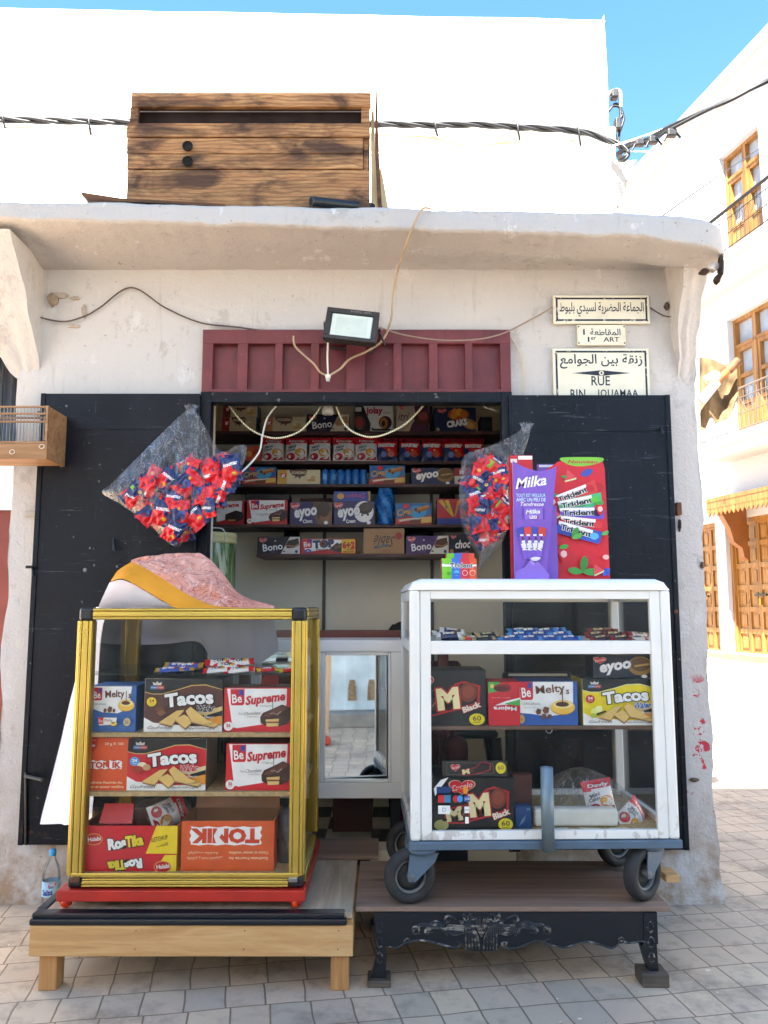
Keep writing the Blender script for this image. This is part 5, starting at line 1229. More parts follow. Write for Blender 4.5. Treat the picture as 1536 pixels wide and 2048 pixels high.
def art_tacos_choc(): return art_tacos('#5b2f25', '#c9a05a', '#f0d332', '#a3321e', '#1d1512', '#e3c27c') + [('p', [(.14, .44), (.20, .50), (.29, .42), (.22, .34)], '#6f4022'), ('p', [(.17, .36), (.24, .42), (.30, .36), (.22, .30)], '#83502e')]
def art_tacos_nut(): return art_tacos('#d4202a', '#d4ad6a', '#3aa0d8', WH, '#c8242c', '#e8cfa0') + [('e', .20, .50, .06, .06, '#f1dcb8'), ('e', .15, .42, .07, .07, '#a8321c'), ('e', .26, .46, .05, .06, '#c89a6a')]
def art_tacos_van(): return art_tacos('#efd51c', '#f4e9a0', '#c9282e', WH, '#2d5fa8', '#e8cfa0') + [('e', .14, .30, .05, .08, '#dfe07a'), ('e', .20, .36, .05, .07, '#eceaa0'), ('e', .12, .22, .04, .05, '#b9c23a'), ('p', [(.16, .26), (.29, .33), (.30, .30), (.17, .22)], '#3a2a1a')]
def cake(cx, cy_, w, h):
    return [('e', cx, cy_ - h * .08, w, h, '#c9882c'), ('e', cx, cy_, w, h * .95, '#f0c04a'), ('e', cx, cy_ + h * .30, w * .82, h * .5, '#f6dc8c'), ('e', cx - w * .05, cy_ + h * .38, w * .55, h * .34, '#5b2f1e'), ('r', cx - w * .06, cy_ + h * .5, cx + w * .02, cy_ + h * 2.4, '#5b2f1e')]
def choc(cx, cy_, s): return [('p', [(cx - s, cy_), (cx - .3 * s, cy_ + 1.6 * s), (cx + s, cy_ + 1.1 * s), (cx + .8 * s, cy_ - .8 * s), (cx - .4 * s, cy_ - 1.3 * s)], '#6a3c2a')]
def art_melty():
    return [('p', [(.05, .99), (.07, .50), (.30, .42), (.62, .40), (.86, .52), (.90, .99)], WH), *be_tag(.08, .68, .28, .96),
            ('t', 'Melty', .55, .80, .40, .20, '#6a3d2c', {'rot': 3, 'b': .02}), ('t', 's', .87, .78, .05, .09, '#6a3d2c', {'b': .03}), ('t', 'ORIGINAL', .24, .60, .28, .045, '#8c8782'), *cake(.80, .58, .17, .13), *choc(.46, .48, .05), *choc(.36, .46, .035), *choc(.55, .46, .03),
            ('p', [(.22, .31), (.62, .31), (.60, .16), (.25, .14)], '#f0ebe2'), ('p', [(.22, .31), (.34, .31), (.34, .17), (.24, .17)], '#d3202e'), ('t', 'Be', .285, .24, .08, .07, WH), ('t', 'Melty', .45, .245, .17, .08, '#6a3d2c'), *cake(.56, .18, .07, .05)[:4], ('e', .84, .22, .075, .09, '#c9b48c'), ('t', '36', .84, .22, .08, .07, '#5a4a3a')]
def art_melty_big():
    return [('p', [(0, 1), (0, .28), (.2, .26), (.45, .20), (.7, .24), (.92, .34), (.93, 1)], WH), ('r', .93, 0, 1, 1, '#2d5aa6'), *be_tag(0, .58, .23, 1.0),
            ('t', 'Melty', .53, .81, .50, .24, '#7a4a34', {'rot': 5, 'b': .015}), ('t', 's', .83, .77, .05, .10, '#7a4a34', {'b': .02}), ('t', 'ORIGINAL', .20, .495, .32, .06, '#8c8782'), ('t', 'biscuit filled', .19, .41, .24, .03, '#a8a39c'),
            *cake(.74, .42, .21, .17), *choc(.44, .34, .06), *choc(.31, .31, .05), *choc(.40, .20, .045), *choc(.50, .20, .04), ('e', .02, .15, .05, .10, '#c9a04a'), ('t', '6', .02, .15, .03, .07, '#5a4a3a')]
def torn_label(x0, y0, x1, y1, c=WH):
    n = 9; p = []
    for i in range(n): p.append((lerp(x0, x1, i / (n - 1)), y0 + (.015 if i % 2 else -.01)))
    for i in range(5): p.append((x1 + (.012 if i % 2 else -.008), lerp(y0, y1, (i + .5) / 5)))
    for i in range(n): p.append((lerp(x1, x0, i / (n - 1)), y1 + (.015 if i % 2 else -.01)))
    for i in range(5): p.append((x0 + (.012 if i % 2 else -.008), lerp(y1, y0, (i + .5) / 5)))
    return ('p', p, c)
def art_tonik():
    return [('e', .18, .90, .15, .16, '#c8301e'), ('t', 'DEPUIS 1981', .18, .955, .18, .028, '#f0cdb0'), ('t', 'bimo', .18, .86, .17, .06, WH, {'b': .02}), ('t', '24 g X 100', .68, .88, .40, .065, '#f6d8b4', {'b': .02}), torn_label(.15, .41, .86, .56), ('t', 'TON IK', .505, .485, .64, .105, '#d8431c', {'b': .05}), ('p', [(.53, .44), (.50, .53), (.56, .58), (.55, .62), (.60, .55), (.57, .49)], '#d8431c'),
            ('t', 'Gaufrette Fourrée Au', .5, .155, .76, .05, '#f6cfa0', {'b': .02}), ('t', 'Cacao et saveur vanilline', .5, .075, .84, .05, '#f6cfa0', {'b': .02})]
def art_tonik_wide():
    return flip([torn_label(.14, .12, .90, .48), ('t', 'TON', .72 - .20, .30, .0001 + .36, .25, '#d8431c', {'b': .06})][:1] + [('t', 'TONIK', .52, .30, .70, .26, '#d8431c', {'b': .06}), ('p', [(.60, .12), (.565, .26), (.60, .36), (.62, .46), (.65, .30)], WH), ('t', 'Gaufrette Fourrée Au', .27, .75, .42, .055, '#f6cfa0', {'b': .02}), ('t', 'Cacao et saveur vanilline', .27, .64, .42, .055, '#f6cfa0', {'b': .02}), ('t', arabic('كوفريت مقشدة'), .76, .64, .32, .07, '#f6cfa0', {'b': .01}), ('t', arabic('بالكاكاو و نكهة الفانيلين'), .74, .74, .38, .07, '#f6cfa0', {'b': .01})])
def rost(cx, cy_, w, h, rot): return [('t', 'Ros', cx - w * .25, cy_ - .02, w * .48, h, WH, {'rot': rot, 'b': .06, 'ol': '#2a211c', 'ow': .06}), ('t', 'Tika', cx + w * .25, cy_ + (.04 if rot < 90 else -.04), w * .48, h, '#f1d23a', {'rot': rot, 'b': .06, 'ol': '#2a211c', 'ow': .06})]
def halabi(cx, cy_): return [('e', cx, cy_, .09, .13, '#e2a54a'), ('e', cx, cy_, .083, .115, '#c8202a'), ('t', 'Halabi', cx + .005, cy_ + .01, .13, .09, WH, {'rot': 6, 'b': .02})]
def art_rostika():
    top = [('p', [(.78, 1), (.68, .38), (1, .38), (1, 1)], YL), *halabi(.14, .70), *rost(.47, .63, .36, .22, 8), ('t', 'KETCHUP', .82, .72, .17, .10, '#3a2a1a', {'rot': 12}), ('t', arabic('كاتشب'), .85, .58, .12, .09, '#3a2a1a', {'rot': 10})]
    bot = [('r', 0, 0, 1, .36, '#cf1c28'), ('p', [(.78, 0), (.88, .36), (1, .36), (1, 0)], YL), *halabi(.86, .10), ('t', 'Tika', .39, .13, .17, .19, '#f1d23a', {'rot': 188, 'b': .06, 'ol': '#2a211c', 'ow': .06}), ('t', 'Ros', .56, .16, .17, .19, WH, {'rot': 188, 'b': .06, 'ol': '#2a211c', 'ow': .06})]
    return top + bot
def mom(cx, cy_, w, h, full=True):
    x = lambda t: cx + (t - .5) * w; y = lambda t: cy_ + (t - .5) * h + 0
    it = [('p', [(x(-.02), y(.0)), (x(.0), y(.42)), (x(.5), y(.62)), (x(.64), y(.98)), (x(.78), y(1.06)), (x(1.02), y(.92)), (x(1.0), y(.38)), (x(.75), y(.22)), (x(.3), y(.0))], '#c4222a'),
          ('p', [(x(.02), y(.04)), (x(.04), y(.38)), (x(.5), y(.56)), (x(.66), y(.94)), (x(.78), y(1.0)), (x(.98), y(.88)), (x(.97), y(.42)), (x(.75), y(.28)), (x(.3), y(.04))], '#2a1512'),
          ('t', 'M', x(.14), y(.27), w * .22, h * .34, '#efd9a0', {'rot': 8, 'b': .06}), ('e', x(.33), y(.36), w * .08, h * .19, '#5b2c1e', -40), ('e', x(.33), y(.36), w * .012, h * .17, '#9a6a50', -40), ('t', 'M', x(.54), y(.53), w * .27, h * .55, '#f3e0a8', {'rot': 6, 'b': .07, 'ol': '#c4222a', 'ow': .05}),
          ('e', x(.84), y(.72), w * .13, h * .30, '#7a3322', -20), ('e', x(.84), y(.74), w * .09, h * .2, '#93452e', -20), ('t', 'Black', x(.88), y(.28), w * .26, h * .16, '#f1e6d0', {'rot': 20, 'b': .04, 'ol': '#c4222a', 'ow': .06})]
    return it
def art_mom():
    return heart(.07, .76, .36, .30) + [('p', [(.0, .58), (.16, .60), (.30, .64), (.16, .615)], '#8a6a52')] + mom(.40, .46, 1.0, .60) + [('e', .86, .11, .115, .105, '#e9d22e'), ('t', '60', .86, .13, .12, .085, '#2a2418', {'b': .01}), ('t', 'UNITES', .86, .06, .11, .025, '#2a2418')]
def art_mom_low():
    return heart(.36, .82, .36, .30) + mom(.54, .47, .78, .66) + [('e', .89, .13, .09, .115, '#e9d22e'), ('t', '60', .89, .15, .10, .09, '#2a2418', {'b': .01}), ('t', 'BARS', .89, .07, .09, .03, '#2a2418'), ('e', .10, .12, .09, .10, '#b9b06a')]
def art_mejora():
    return [('p', [(0, 1), (.35, 1), (.45, .86), (.3, .78), (0, .74)], '#4aa84a'), ('e', .45, .86, .28, .10, '#8f1c24'), ('e', .40, .84, .22, .06, '#5b2218'), ('e', .12, .9, .06, .05, '#e8c86a'), ('p', [(.2, .46), (.55, .56), (1, .64), (1, .50), (.6, .48)], WH), ('p', [(.5, .50), (1, .60), (1, .46), (.7, .47)], '#4aa84a'), ('t', 'Mejora', .52, .40, .72, .11, WH, {'rot': 180, 'b': .03}), ('t', 'chocolat - noisette', .4, .64, .6, .025, '#f1b9b4')]
def art_eyoo(sub='', pic='choc', tone=None):
    it = heart(.12, .80, .24, .34)
    if pic == 'choc': it += [('p', [(.56, 1), (.52, .6), (.58, .3), (.66, 0), (1, 0), (1, 1)], '#6d4a34'), ('e', .80, .60, .17, .42, '#3a231a'), ('e', .84, .42, .14, .3, '#8d5c36'), ('e', .80, .66, .15, .34, '#46291e')]
    elif pic == 'cream': it += [('e', .74, .55, .24, .46, WH), ('e', .78, .70, .18, .26, '#33241f', 20), ('e', .80, .76, .15, .18, '#4f3a32', 20), ('e', .70, .40, .03, .04, '#33241f'), ('e', .84, .42, .03, .05, '#33241f')]
    else: it += [('e', .80, .55, .21, .44, '#9a7434'), ('e', .80, .62, .17, .32, '#6d4a22'), ('p', [(.70, .5), (.96, .6), (.94, .68), (.70, .58)], '#c8a050')]
    it += [('t', 'eyoo', .38, .45, .52, .46, WH, {'rot': 9, 'b': .04, 'ol': '#8a7c9c', 'ow': .03, 'sh': .15})]
    if sub: it += [('t', sub, .42, .14, .22, .15, WH, {'rot': 5, 'b': .03})]
    return it + [('e', .86, .07, .05, .08, WH)]
def art_bono(base2=WH, tone='#4a2b20'):
    return heart(.13, .78, .20, .36) + [('p', [(.55, 0), (.76, 1), (1, 1), (1, 0)], base2), ('p', [(.66, .50), (.72, .78), (.96, .92), (.99, .52), (.86, .36), (.70, .32)], tone), ('p', [(.67, .46), (.86, .40), (.985, .54), (.98, .60), (.86, .47), (.68, .52)], '#b0794a'), ('p', [(.58, .12), (.62, .2), (.67, .12)], '#2a211c'), ('e', .92, .13, .035, .09, '#4a3a5a'),
        ('t', 'Bono', .36, .40, .46, .40, WH, {'rot': 7, 'b': .02}), ('e', .42, .76, .018, .04, WH), ('t', 'Cacao', .38, .12, .18, .09, '#9a6a8a', {'sh': .3})]
def art_cigar():
    return [('p', [(0, .25), (.3, .40), (.7, .34), (1, .46), (1, 0), (0, 0)], '#b8341e'), ('p', [(0, .2), (.4, .3), (1, .36), (1, .3), (.4, .22), (0, .1)], '#e9d6b0'), ('r', 0, 0, .12, .2, '#c8321e'), ('e', .62, .6, .25, .3, '#3a9fd0'), ('t', 'Cigar', .28, .55, .46, .40, '#d9a76a', {'rot': 10, 'b': .03, 'sh': .2, 'ol': '#3a2a4a', 'ow': .03}), ('e', .30, .86, .09, .12, '#d9222c'), ('t', 'Gaufrettes Roulees', .38, .22, .60, .10, WH, {'rot': 8, 'sh': .3}),
            ('p', [(.54, .78), (.90, .92), (.97, .84), (.60, .62)], '#c98a44'), ('p', [(.56, .66), (.92, .82), (.96, .74), (.62, .54)], '#a8642c'), ('e', .57, .70, .035, .09, '#5a2c1a'), ('e', .66, .58, .03, .07, '#5a2c1a'), ('p', [(.70, .06), (1, .10), (1, .34), (.72, .30)], '#e3b85a'), ('e', .55, .12, .16, .10, '#7a3a22')]
def art_rondino(c2='#d9b65e'):
    return [('r', 0, 0, .22, 1, c2), ('h', .14, .56, .16, .44, '#d3282c'), ('t', 'if', .14, .58, .07, .22, WH, {'b': .04}), ('s', [(.30, 1.0), (.34, .66), (.42, .56), (.40, .40), (.48, .52), (.52, .36), (.56, .52), (.64, .58), (.68, .78), (.66, 1.0)], '#6b4034'), ('t', 'RONDINO', .50, .80, .32, .18, '#ecd9b8', {'b': .03}), ('e', .80, .50, .10, .24, '#e8d8b0'), ('e', .84, .46, .06, .15, '#d0b078'), ('e', .80, .26, .10, .12, '#c9a060'), ('r', .72, .14, .98, .18, '#e0cfa4')]
def art_top():
    return [('p', [(.03, .95), (.08, .12), (.74, .40), (.76, .95)], WH), *be_tag(.03, .38, .20, .98), ('t', 'TOP', .41, .66, .36, .46, '#28305e', {'b': .08, 'rot': 4}), ('e', .40, .66, .06, .2, '#7a4a30'), ('e', .40, .66, .025, .09, '#2a1712'), ('e', .13, .18, .06, .14, '#2b4f97'), ('t', '30', .13, .18, .05, .12, WH), ('t', 'CHOCOLATE', .38, .27, .22, .09, '#2a1712', {'b': .05}), ('s', [(.52, .3), (.60, .58), (.66, .74), (.70, .66), (.76, .78), (.78, .4), (.72, .12), (.60, .16)], '#3a2018'), ('e', .64, .44, .03, .09, '#7a4a36'), ('e', .70, .50, .03, .1, '#7a4a36'),
            ('r', .74, .04, .985, .96, '#e6b72c'), ('t', '6+2', .865, .58, .21, .42, '#c2281e', {'b': .06}), ('t', 'FREE', .90, .28, .12, .10, '#a8281e', {'b': .02}), ('t', 'BISCUITS', .87, .13, .20, .11, '#a8281e', {'b': .04})]
def art_sable(): return flip([('t', 'Sablé', .50, .50, .52, .42, '#3a3230', {'rot': -4, 'sh': .4}), ('p', [(.40, .62), (.74, .70), (.74, .80), (.40, .72)], '#4a5660'), ('t', 'COCO', .57, .71, .18, .06, '#b8a488'), ('e', .14, .30, .09, .14, '#a8322a'), ('t', 'NET 2.4 KG', .62, .20, .44, .035, '#7a5c40'), ('t', 'Excelo', .44, .90, .18, .07, '#8a3a2a')])
def art_jolay(): return [('p', [(0, 1), (.22, 1), (.42, .30), (.40, 0), (0, 0)], '#2a201e'), ('p', [(.02, .95), (.18, .95), (.18, .78), (.02, .78)], '#e3dbd0'), ('e', .14, .34, .14, .26, '#6a3a2c'), ('e', .14, .34, .08, .16, '#8f2a28'), ('t', 'jolay', .52, .78, .40, .32, '#b9314a', {'b': .04}), ('t', 'choco', .84, .74, .18, .12, '#8a6a62', {'sh': .3}), ('e', .80, .34, .17, .26, '#3a221c'), ('e', .76, .32, .10, .22, '#b5702c'), ('e', .75, .30, .05, .12, '#2a1712'), ('p', [(.44, .16), (.50, .10), (.96, .10), (.9, .02), (.46, .03)], '#2a1712')]
def art_itri(): return [('p', [(.30, 0), (.62, .5), (.55, 1), (1, 1), (1, 0)], '#5a2340'), ('p', [(.20, 0), (.48, .3), (.40, 0)], '#e2c088'), ('e', .80, .52, .26, .30, '#5a2420'), ('e', .84, .58, .16, .16, '#93463c'), ('t', 'itri', .22, .56, .34, .30, '#3a2420', {'sh': .3})] + heart(.16, .90, .24, .16)
def art_craks(): return heart(.18, .84, .24, .22) + [('e', .58, .70, .26, .24, '#b9541f'), ('e', .50, .78, .08, .18, '#e0902e', 20), ('e', .60, .80, .08, .16, '#e8a83c', -10), ('e', .70, .72, .09, .16, '#d07828', 30), ('e', .46, .64, .08, .12, '#d88a2c'), ('e', .84, .30, .2, .2, '#a8763c', -25), ('e', .82, .28, .14, .12, '#caa060', -25), ('t', 'CRAKS', .54, .34, .48, .24, WH, {'rot': 9, 'b': .06, 'ol': '#1a2340', 'ow': .03}), ('e', .08, .08, .04, .07, '#b89a84')]
def art_choco(): return heart(.22, .86, .30, .24) + [('t', 'choc', .66, .50, .72, .40, WH, {'rot': 3, 'b': .03, 'sh': .3}), ('e', .12, .12, .09, .12, '#d98a3a'), ('p', [(.3, .04), (1, .16), (1, 0), (.3, 0)], '#8a5a34')]
def art_sticks(): return [('r', 0, 0, 1, .24, '#2a3f8f')] + [('p', [(.46 + .02 * k, .30), (.04 + .19 * k, .92), (.16 + .19 * k, .96), (.50 + .02 * k, .30)], c) for k, c in enumerate(('#d8b23a', '#e0b82e', '#b8362c', '#d98a2e', '#7a3a8f'))] + [('r', .02 + .19 * k + .05, .62, .02 + .19 * k + .09, .74, '#6a4a7a') for k in range(5)]
def art_trident_small(): return [('r', 0, 0, .28, 1, '#7ac52e'), ('r', .28, 0, .54, 1, '#3d6fc4'), ('r', .54, 0, .80, 1, '#d8343a'), ('r', .80, 0, 1, 1, '#e8562e'), ('p', [(0, .60), (1, .62), (1, .70), (.3, .68), (0, .74)], WH), ('t', 'Trident', .56, .66, .66, .22, '#1d1d22', {'b': .02, 'ol': WH, 'ow': .05}), ('e', .42, .30, .08, .14, '#4fb0e8'), ('r', .34, .20, .50, .28, '#2a5fae'), ('e', .66, .30, .08, .14, '#f0d0c8'), ('e', .66, .30, .065, .115, '#d8343a'), ('e', .88, .30, .09, .14, '#f3c8b0'), ('e', .88, .29, .075, .115, '#e8562e'), ('e', .20, .28, .07, .08, '#4a9f1e')]

# ------------------------------------------------------------------ cartons in the gold case
GF = GY0 + .055
carton('small blue carton of round cakes on the upper wood shelf of the gold case', 178, 274, 1372, 1463, GF, .16, '#2b5f9f', art_melty(), z=gs2, side='#245086', top='#3a72ad', yaw=-2)
tc1 = carton('brown and black wafer carton with yellow badge on the upper wood shelf', 289, 445, 1358, 1465, GF, .2, '#e9e2d6', art_tacos_choc(), z=gs2, side='#2a1d18', top='#23201d')
s1 = carton('white and red chocolate cake carton with its red flap raised, in the gold case', 448, 583, 1376, 1464, GF, .16, RD, art_supreme(), z=gs2, side='#8f2a24', top='#7a4a3c')
def flap(o, w, x, dy, dz, ang, c, hinge_y):
    m = MB(); ca, sa = math.cos(R(ang)), math.sin(R(ang))
    v = [(x - w / 2, hinge_y, dz), (x + w / 2, hinge_y, dz), (x + w / 2 - .006, hinge_y + dy * ca, dz + dy * sa), (x - w / 2 + .006, hinge_y + dy * ca, dz + dy * sa)]
    v2 = [(a, b + .0012, c_ + .0012) for a, b, c_ in v]
    m.add(v + v2, [(0, 1, 2, 3), (7, 6, 5, 4), (0, 4, 5, 1), (1, 5, 6, 2), (2, 6, 7, 3), (3, 7, 4, 0)], ink(c)); m.part('flap', o, world=False)
flap(s1, .07, .03, .06, s1['h'] + .002, 35, '#a8342c', .0)
carton('orange wafer carton standing upright on the lower wood shelf of the gold case', 164, 257, 1476, 1583, GF, .18, OR_, art_tonik(), z=gs3)
carton('red and black wafer carton with blue badge on the lower wood shelf', 255, 412, 1478, 1581, GF, .2, '#e9e2d6', art_tacos_nut(), z=gs3, side='#7a6246', top='#23201d')
carton('white and red chocolate cake carton on the lower wood shelf of the gold case', 452, 584, 1487, 1580, GF, .16, RD, art_supreme(), z=gs3, side='#8f2a24', top='#7a3a30')
ro = carton('red and yellow snack carton torn open on the floor of the gold case', 160, 354, 1652, 1745, GF - .02, .26, '#d21e2a', art_rostika(), z=gsb, side='#e3b92c', skip_top=True, inner='#8a4a34')
flap(ro, .12, -.06, .07, ro['h'], 60, '#c4363a', -.10)
to = carton('orange carton standing upside down, brown flap raised, on the gold case floor', 362, 548, 1642, 1746, GF - .02, .22, '#e05a22', art_tonik_wide(), z=gsb, skip_top=True, inner='#a5714a')
m = MB(); w = (PX(548, 1600, GF) - PX(372, 1600, GF)); hh = PZ(1592, GF) - PZ(1640, GF)
m.add([(-w / 2, .08, to['h']), (w / 2, .08, to['h']), (w / 2, .10, to['h'] + hh * .7), (w / 2 - .04, .105, to['h'] + hh), (-w / 2, .10, to['h'] + hh), (-w / 2, .083, to['h']), (w / 2, .083, to['h']), (w / 2, .103, to['h'] + hh * .7), (w / 2 - .04, .108, to['h'] + hh), (-w / 2, .103, to['h'] + hh)],
      [(0, 1, 2, 3, 4), (9, 8, 7, 6, 5), (0, 5, 6, 1), (1, 6, 7, 2), (2, 7, 8, 3), (3, 8, 9, 4), (4, 9, 5, 0)], ink('#a87048')); m.part('flap', to, world=False)

# ------------------------------------------------------------------ cartons in the white cart
WFr = WY0 + .065
carton('large black carton of chocolate bars on the cart middle shelf, partly hidden by the frame', 836, 972, 1340, 1450, WFr, .2, '#201d1d', art_mom(), z=ws2, side='#1a1818', top='#2e2a2b')
carton('narrow red and green carton standing upside down beside the round cake carton in the cart', 977, 1040, 1364, 1454, WFr - .01, .14, '#d0202c', art_mejora(), z=ws2)
carton('white and blue carton of round cakes in the middle of the cart shelf', 1040, 1155, 1364, 1452, WFr, .16, '#2d5aa6', art_melty_big(), z=ws2, side='#24508f')
tv = carton('yellow and black vanilla wafer carton at the right end of the cart shelf', 1166, 1313, 1358, 1453, WFr, .17, '#e9e2d6', art_tacos_van(), z=ws2, side='#cdb61e', top='#23201d')
carton('dark round biscuit carton resting on the yellow wafer carton in the cart', 1186, 1304, 1313, 1352, WFr + .02, .12, '#1b1c2a', art_eyoo('', 'gold'), z=ws2 + tv['h'] + .002, side='#15151f')
ml = carton('large black carton of chocolate bars on the cart floor, behind the payment stickers', 866, 1028, 1556, 1662, WFr, .2, '#201d1d', art_mom_low(), z=wsb, side='#1a1818', skip_top=True, inner='#1c1a1a')
hh = PZ(1521, WFr) - PZ(1552, WFr); ww = PX(1024, 1530, WFr) - PX(894, 1530, WFr)
m = MB(); fm = lambda x, y, l: (-ww / 2 + .008 + x, -.10 + .012 - l + y * .15, ml['h'] + .002 + y)
m.add([fm(0, 0, 0), fm(ww, 0, 0), fm(ww, hh, 0), fm(0, hh, 0), fm(0, 0, -.002), fm(ww, 0, -.002), fm(ww, hh, -.002), fm(0, hh, -.002)], [(0, 1, 2, 3), (7, 6, 5, 4), (0, 4, 5, 1), (1, 5, 6, 2), (2, 6, 7, 3), (3, 7, 4, 0)], ink('#2a2422'))
paint(m, fm, ww, hh, [('p', [(.06, .1), (.80, .2), (.78, .85), (.07, .9)], '#6d5a44'), ('p', [(.065, .13), (.79, .23), (.77, .82), (.075, .87)], '#241d1b'), *heart(.20, .55, .16, .5), *mom(.52, .5, .44, .8)[:4], ('e', .90, .55, .08, .36, '#e9d22e'), ('t', '60', .90, .58, .09, .26, '#2a2418')]); m.part('lid', ml, world=False)
carton('small blue carton with a silver leaf pattern beside the black carton on the cart floor', 1031, 1063, 1613, 1648, WFr + .03, .05, '#1c4a80', [('t', 'SM', .8, .86, .2, .1, '#9fc3e0')] + [('p', [(.2 + .1 * k, .12 + .06 * k), (.5 + .06 * k, .55 + .05 * k), (.34 + .08 * k, .2 + .06 * k)], '#7fa6c8') for k in range(4)], z=wsb)
carton('plain dark brown carton standing behind the small blue carton in the cart', 1026, 1064, 1549, 1640, WFr + .10, .05, '#55302a', [('r', .1, .1, .9, .2, '#3f221e')], z=wsb)
m = MB(); sx0, sx1 = PX(868, 1610, yd), PX(939, 1610, yd); sz0, sz1 = PZ(1650, yd), PZ(1556, yd)                  # payment stickers on the glass
ys = yd + .0112
fm = lambda x, y, l: (sx0 + x, ys - l * .6, sz0 + y)
paint(m, fm, sx1 - sx0, sz1 - sz0, [('p', [(0, .76), (.04, .60), (.22, .80), (.42, 1.0), (.2, .94)], '#d9d6d2'), ('r', .08, .66, .48, .80, '#1f3a6a'), ('t', 'CMI', .68, .73, .34, .10, '#d8452e', {'b': .03}), ('e', .90, .73, .07, .09, '#e08a2a'), ('p', [(.12, .46), (.48, .46), (.48, .62), (.16, .62)], '#2a7a9f'), ('r', .12, .46, .30, .62, '#c42a30'), ('e', .62, .54, .08, .075, '#c8282e'), ('e', .74, .54, .08, .075, '#3a8fd0'), ('r', .86, .48, 1.02, .60, '#2a4f97'), ('t', 'JCB', .94, .54, .14, .06, WH), ('r', .12, .22, .46, .40, '#e9e7e2'), ('t', 'D', .29, .31, .10, .09, '#7a8a94'), ('r', .86, .24, 1.0, .38, '#efece6'), ('t', 'DISCOVER', .93, .31, .12, .03, '#3a3632'), ('r', .88, .02, .98, .16, '#f0eee9'), ('e', .30, .10, .07, .035, '#17171a')])
m.solo('payment_sticker', 'payment card stickers stuck inside the lower glass of the white cart', 'sticker', (sx0, ys, sz0))

# ------------------------------------------------------------------ cartons on the back shelves
def sc(label, shelf, u0, u1, vt, base, art, dy=0.0, dep=.14, group=None, z=None, vb=None, **kw):
    return carton(label, u0, u1, vt, vb or shv[shelf], SHY + .008 + dy, dep, base, art, z=SZ[shelf] + .0008 if z is None else z, group=group, **kw)
b1 = sc('lower of two cream cartons with brown splash, left end of the top shelf', 'A', 444, 512, 835, '#cbb792', art_rondino('#8f2a24'), side='#31507a')
sc('upper of two cream cartons with brown splash, left end of the top shelf', 'A', 446, 515, 808, '#cbb792', art_rondino('#6a2a24'), z=SZ['A'] + b1['h'] + .002, vb=834, side='#31507a')
sc('orange and cream carton with brown splash beside the purple carton, top shelf', 'A', 527, 611, 834, '#d8c49c', art_rondino('#c98a4a'))
sc('dark purple wafer carton behind the white lamp holder on the top shelf', 'A', 614, 698, 829, '#241a34', art_bono('#dccdb0', '#b0865a'))
sc('white and black chocolate cake carton on the top shelf beside the purple wafer carton', 'A', 709, 786, 812, '#ddd6cc', art_jolay())
sc('beige and plum chocolate carton between white and navy cartons on the top shelf', 'A', 793, 857, 811, '#bfa892', art_itri(), side='#5a2340')
sc('navy carton of orange crackers near the right end of the top shelf', 'A', 869, 952, 815, '#1b2748', art_craks())
sc('small plain dark carton at the right end of the top shelf', 'A', 961, 984, 834, '#1c1a1e', [('r', .1, .3, .9, .7, '#2a2730')])
sc('orange biscuit carton at the left of the second shelf beside the white snack bags', 'B', 480, 521, 893, '#d0562a', [('r', .0, .0, .25, 1, '#3a2a4a'), ('t', '+2', .75, .55, .3, .5, '#b8301e', {'b': .05}), ('e', .45, .5, .14, .2, '#e09a4a')])
sc('dark and white biscuit carton end at the left of the third shelf', 'C', 455, 481, 938, '#2a2422', [('p', [(.3, 0), (1, 0), (1, .8)], '#d8d0c4'), ('e', .8, .2, .12, .14, '#3a322c')])
sc('blue wafer roll carton at the left of the third shelf, angled upward', 'C', 484, 552, 934, '#1f5f98', art_cigar())
sc('long cream carton with brown splash on the third shelf beside the blue packs', 'C', 555, 640, 940, '#e0cfa6', art_rondino('#d9a94a'))
sc('blue wafer roll carton on the third shelf, right of the blue packs', 'C', 739, 810, 931, '#1f6aa5', art_cigar(), side='#123a5c')
sc('navy round biscuit carton on the third shelf, next to the right plastic bag', 'C', 823, 907, 936, '#20264e', art_eyoo('', 'gold'))
sc('small red and white carton at the right end of the third shelf', 'C', 909, 940, 936, '#b02a2c', [('r', 0, 0, 1, .5, '#d8cfc4'), ('e', .5, .2, .3, .14, '#4a2a20'), ('t', 'if', .5, .75, .3, .25, WH, {'b': .04})])
sc('white and red chocolate cake carton at the left end of the fourth shelf', 'D', 434, 488, 1001, '#a82028', [('p', [(0, .97), (0, .1), (.9, .35), (.93, .97)], '#e6e0d8'), ('t', 'Supreme', .40, .76, .80, .22, '#c91f30', {'rot': 5, 'b': .04}), ('p', [(.30, .2), (.32, .42), (.7, .58), (.98, .5), (.98, .2), (.7, .1)], '#2e1a16'), ('r', .42, .14, .70, .2, '#b5823f')], side='#8f1c24')
s2_ = sc('white and red chocolate cake carton under a black tray on the fourth shelf', 'D', 494, 575, 1000, '#c42028', art_supreme(), side='#3a1618')
m = MB(); m.rbox(-.13, .125, -.06, .07, .0, .034, mat('#1c1719', .5), .003); m.solo('tray', 'black tray lying on the chocolate cake carton on the fourth shelf', 'tray', (s2_.location.x, s2_.location.y, SZ['D'] + s2_['h'] + .003), world=False)
e1 = sc('purple round biscuit carton with a chocolate biscuit and a raised brown lid, fourth shelf', 'D', 580, 664, 1004, '#33265e', art_eyoo('Choc', 'choc'))
flap(e1, .20, .02, .035, e1['h'] + .001, 75, '#4a2c26', .03)
e2 = sc('purple round biscuit carton with a cream biscuit, on the fourth shelf', 'D', 667, 749, 1003, '#2d2a5c', art_eyoo('Cream', 'cream'))
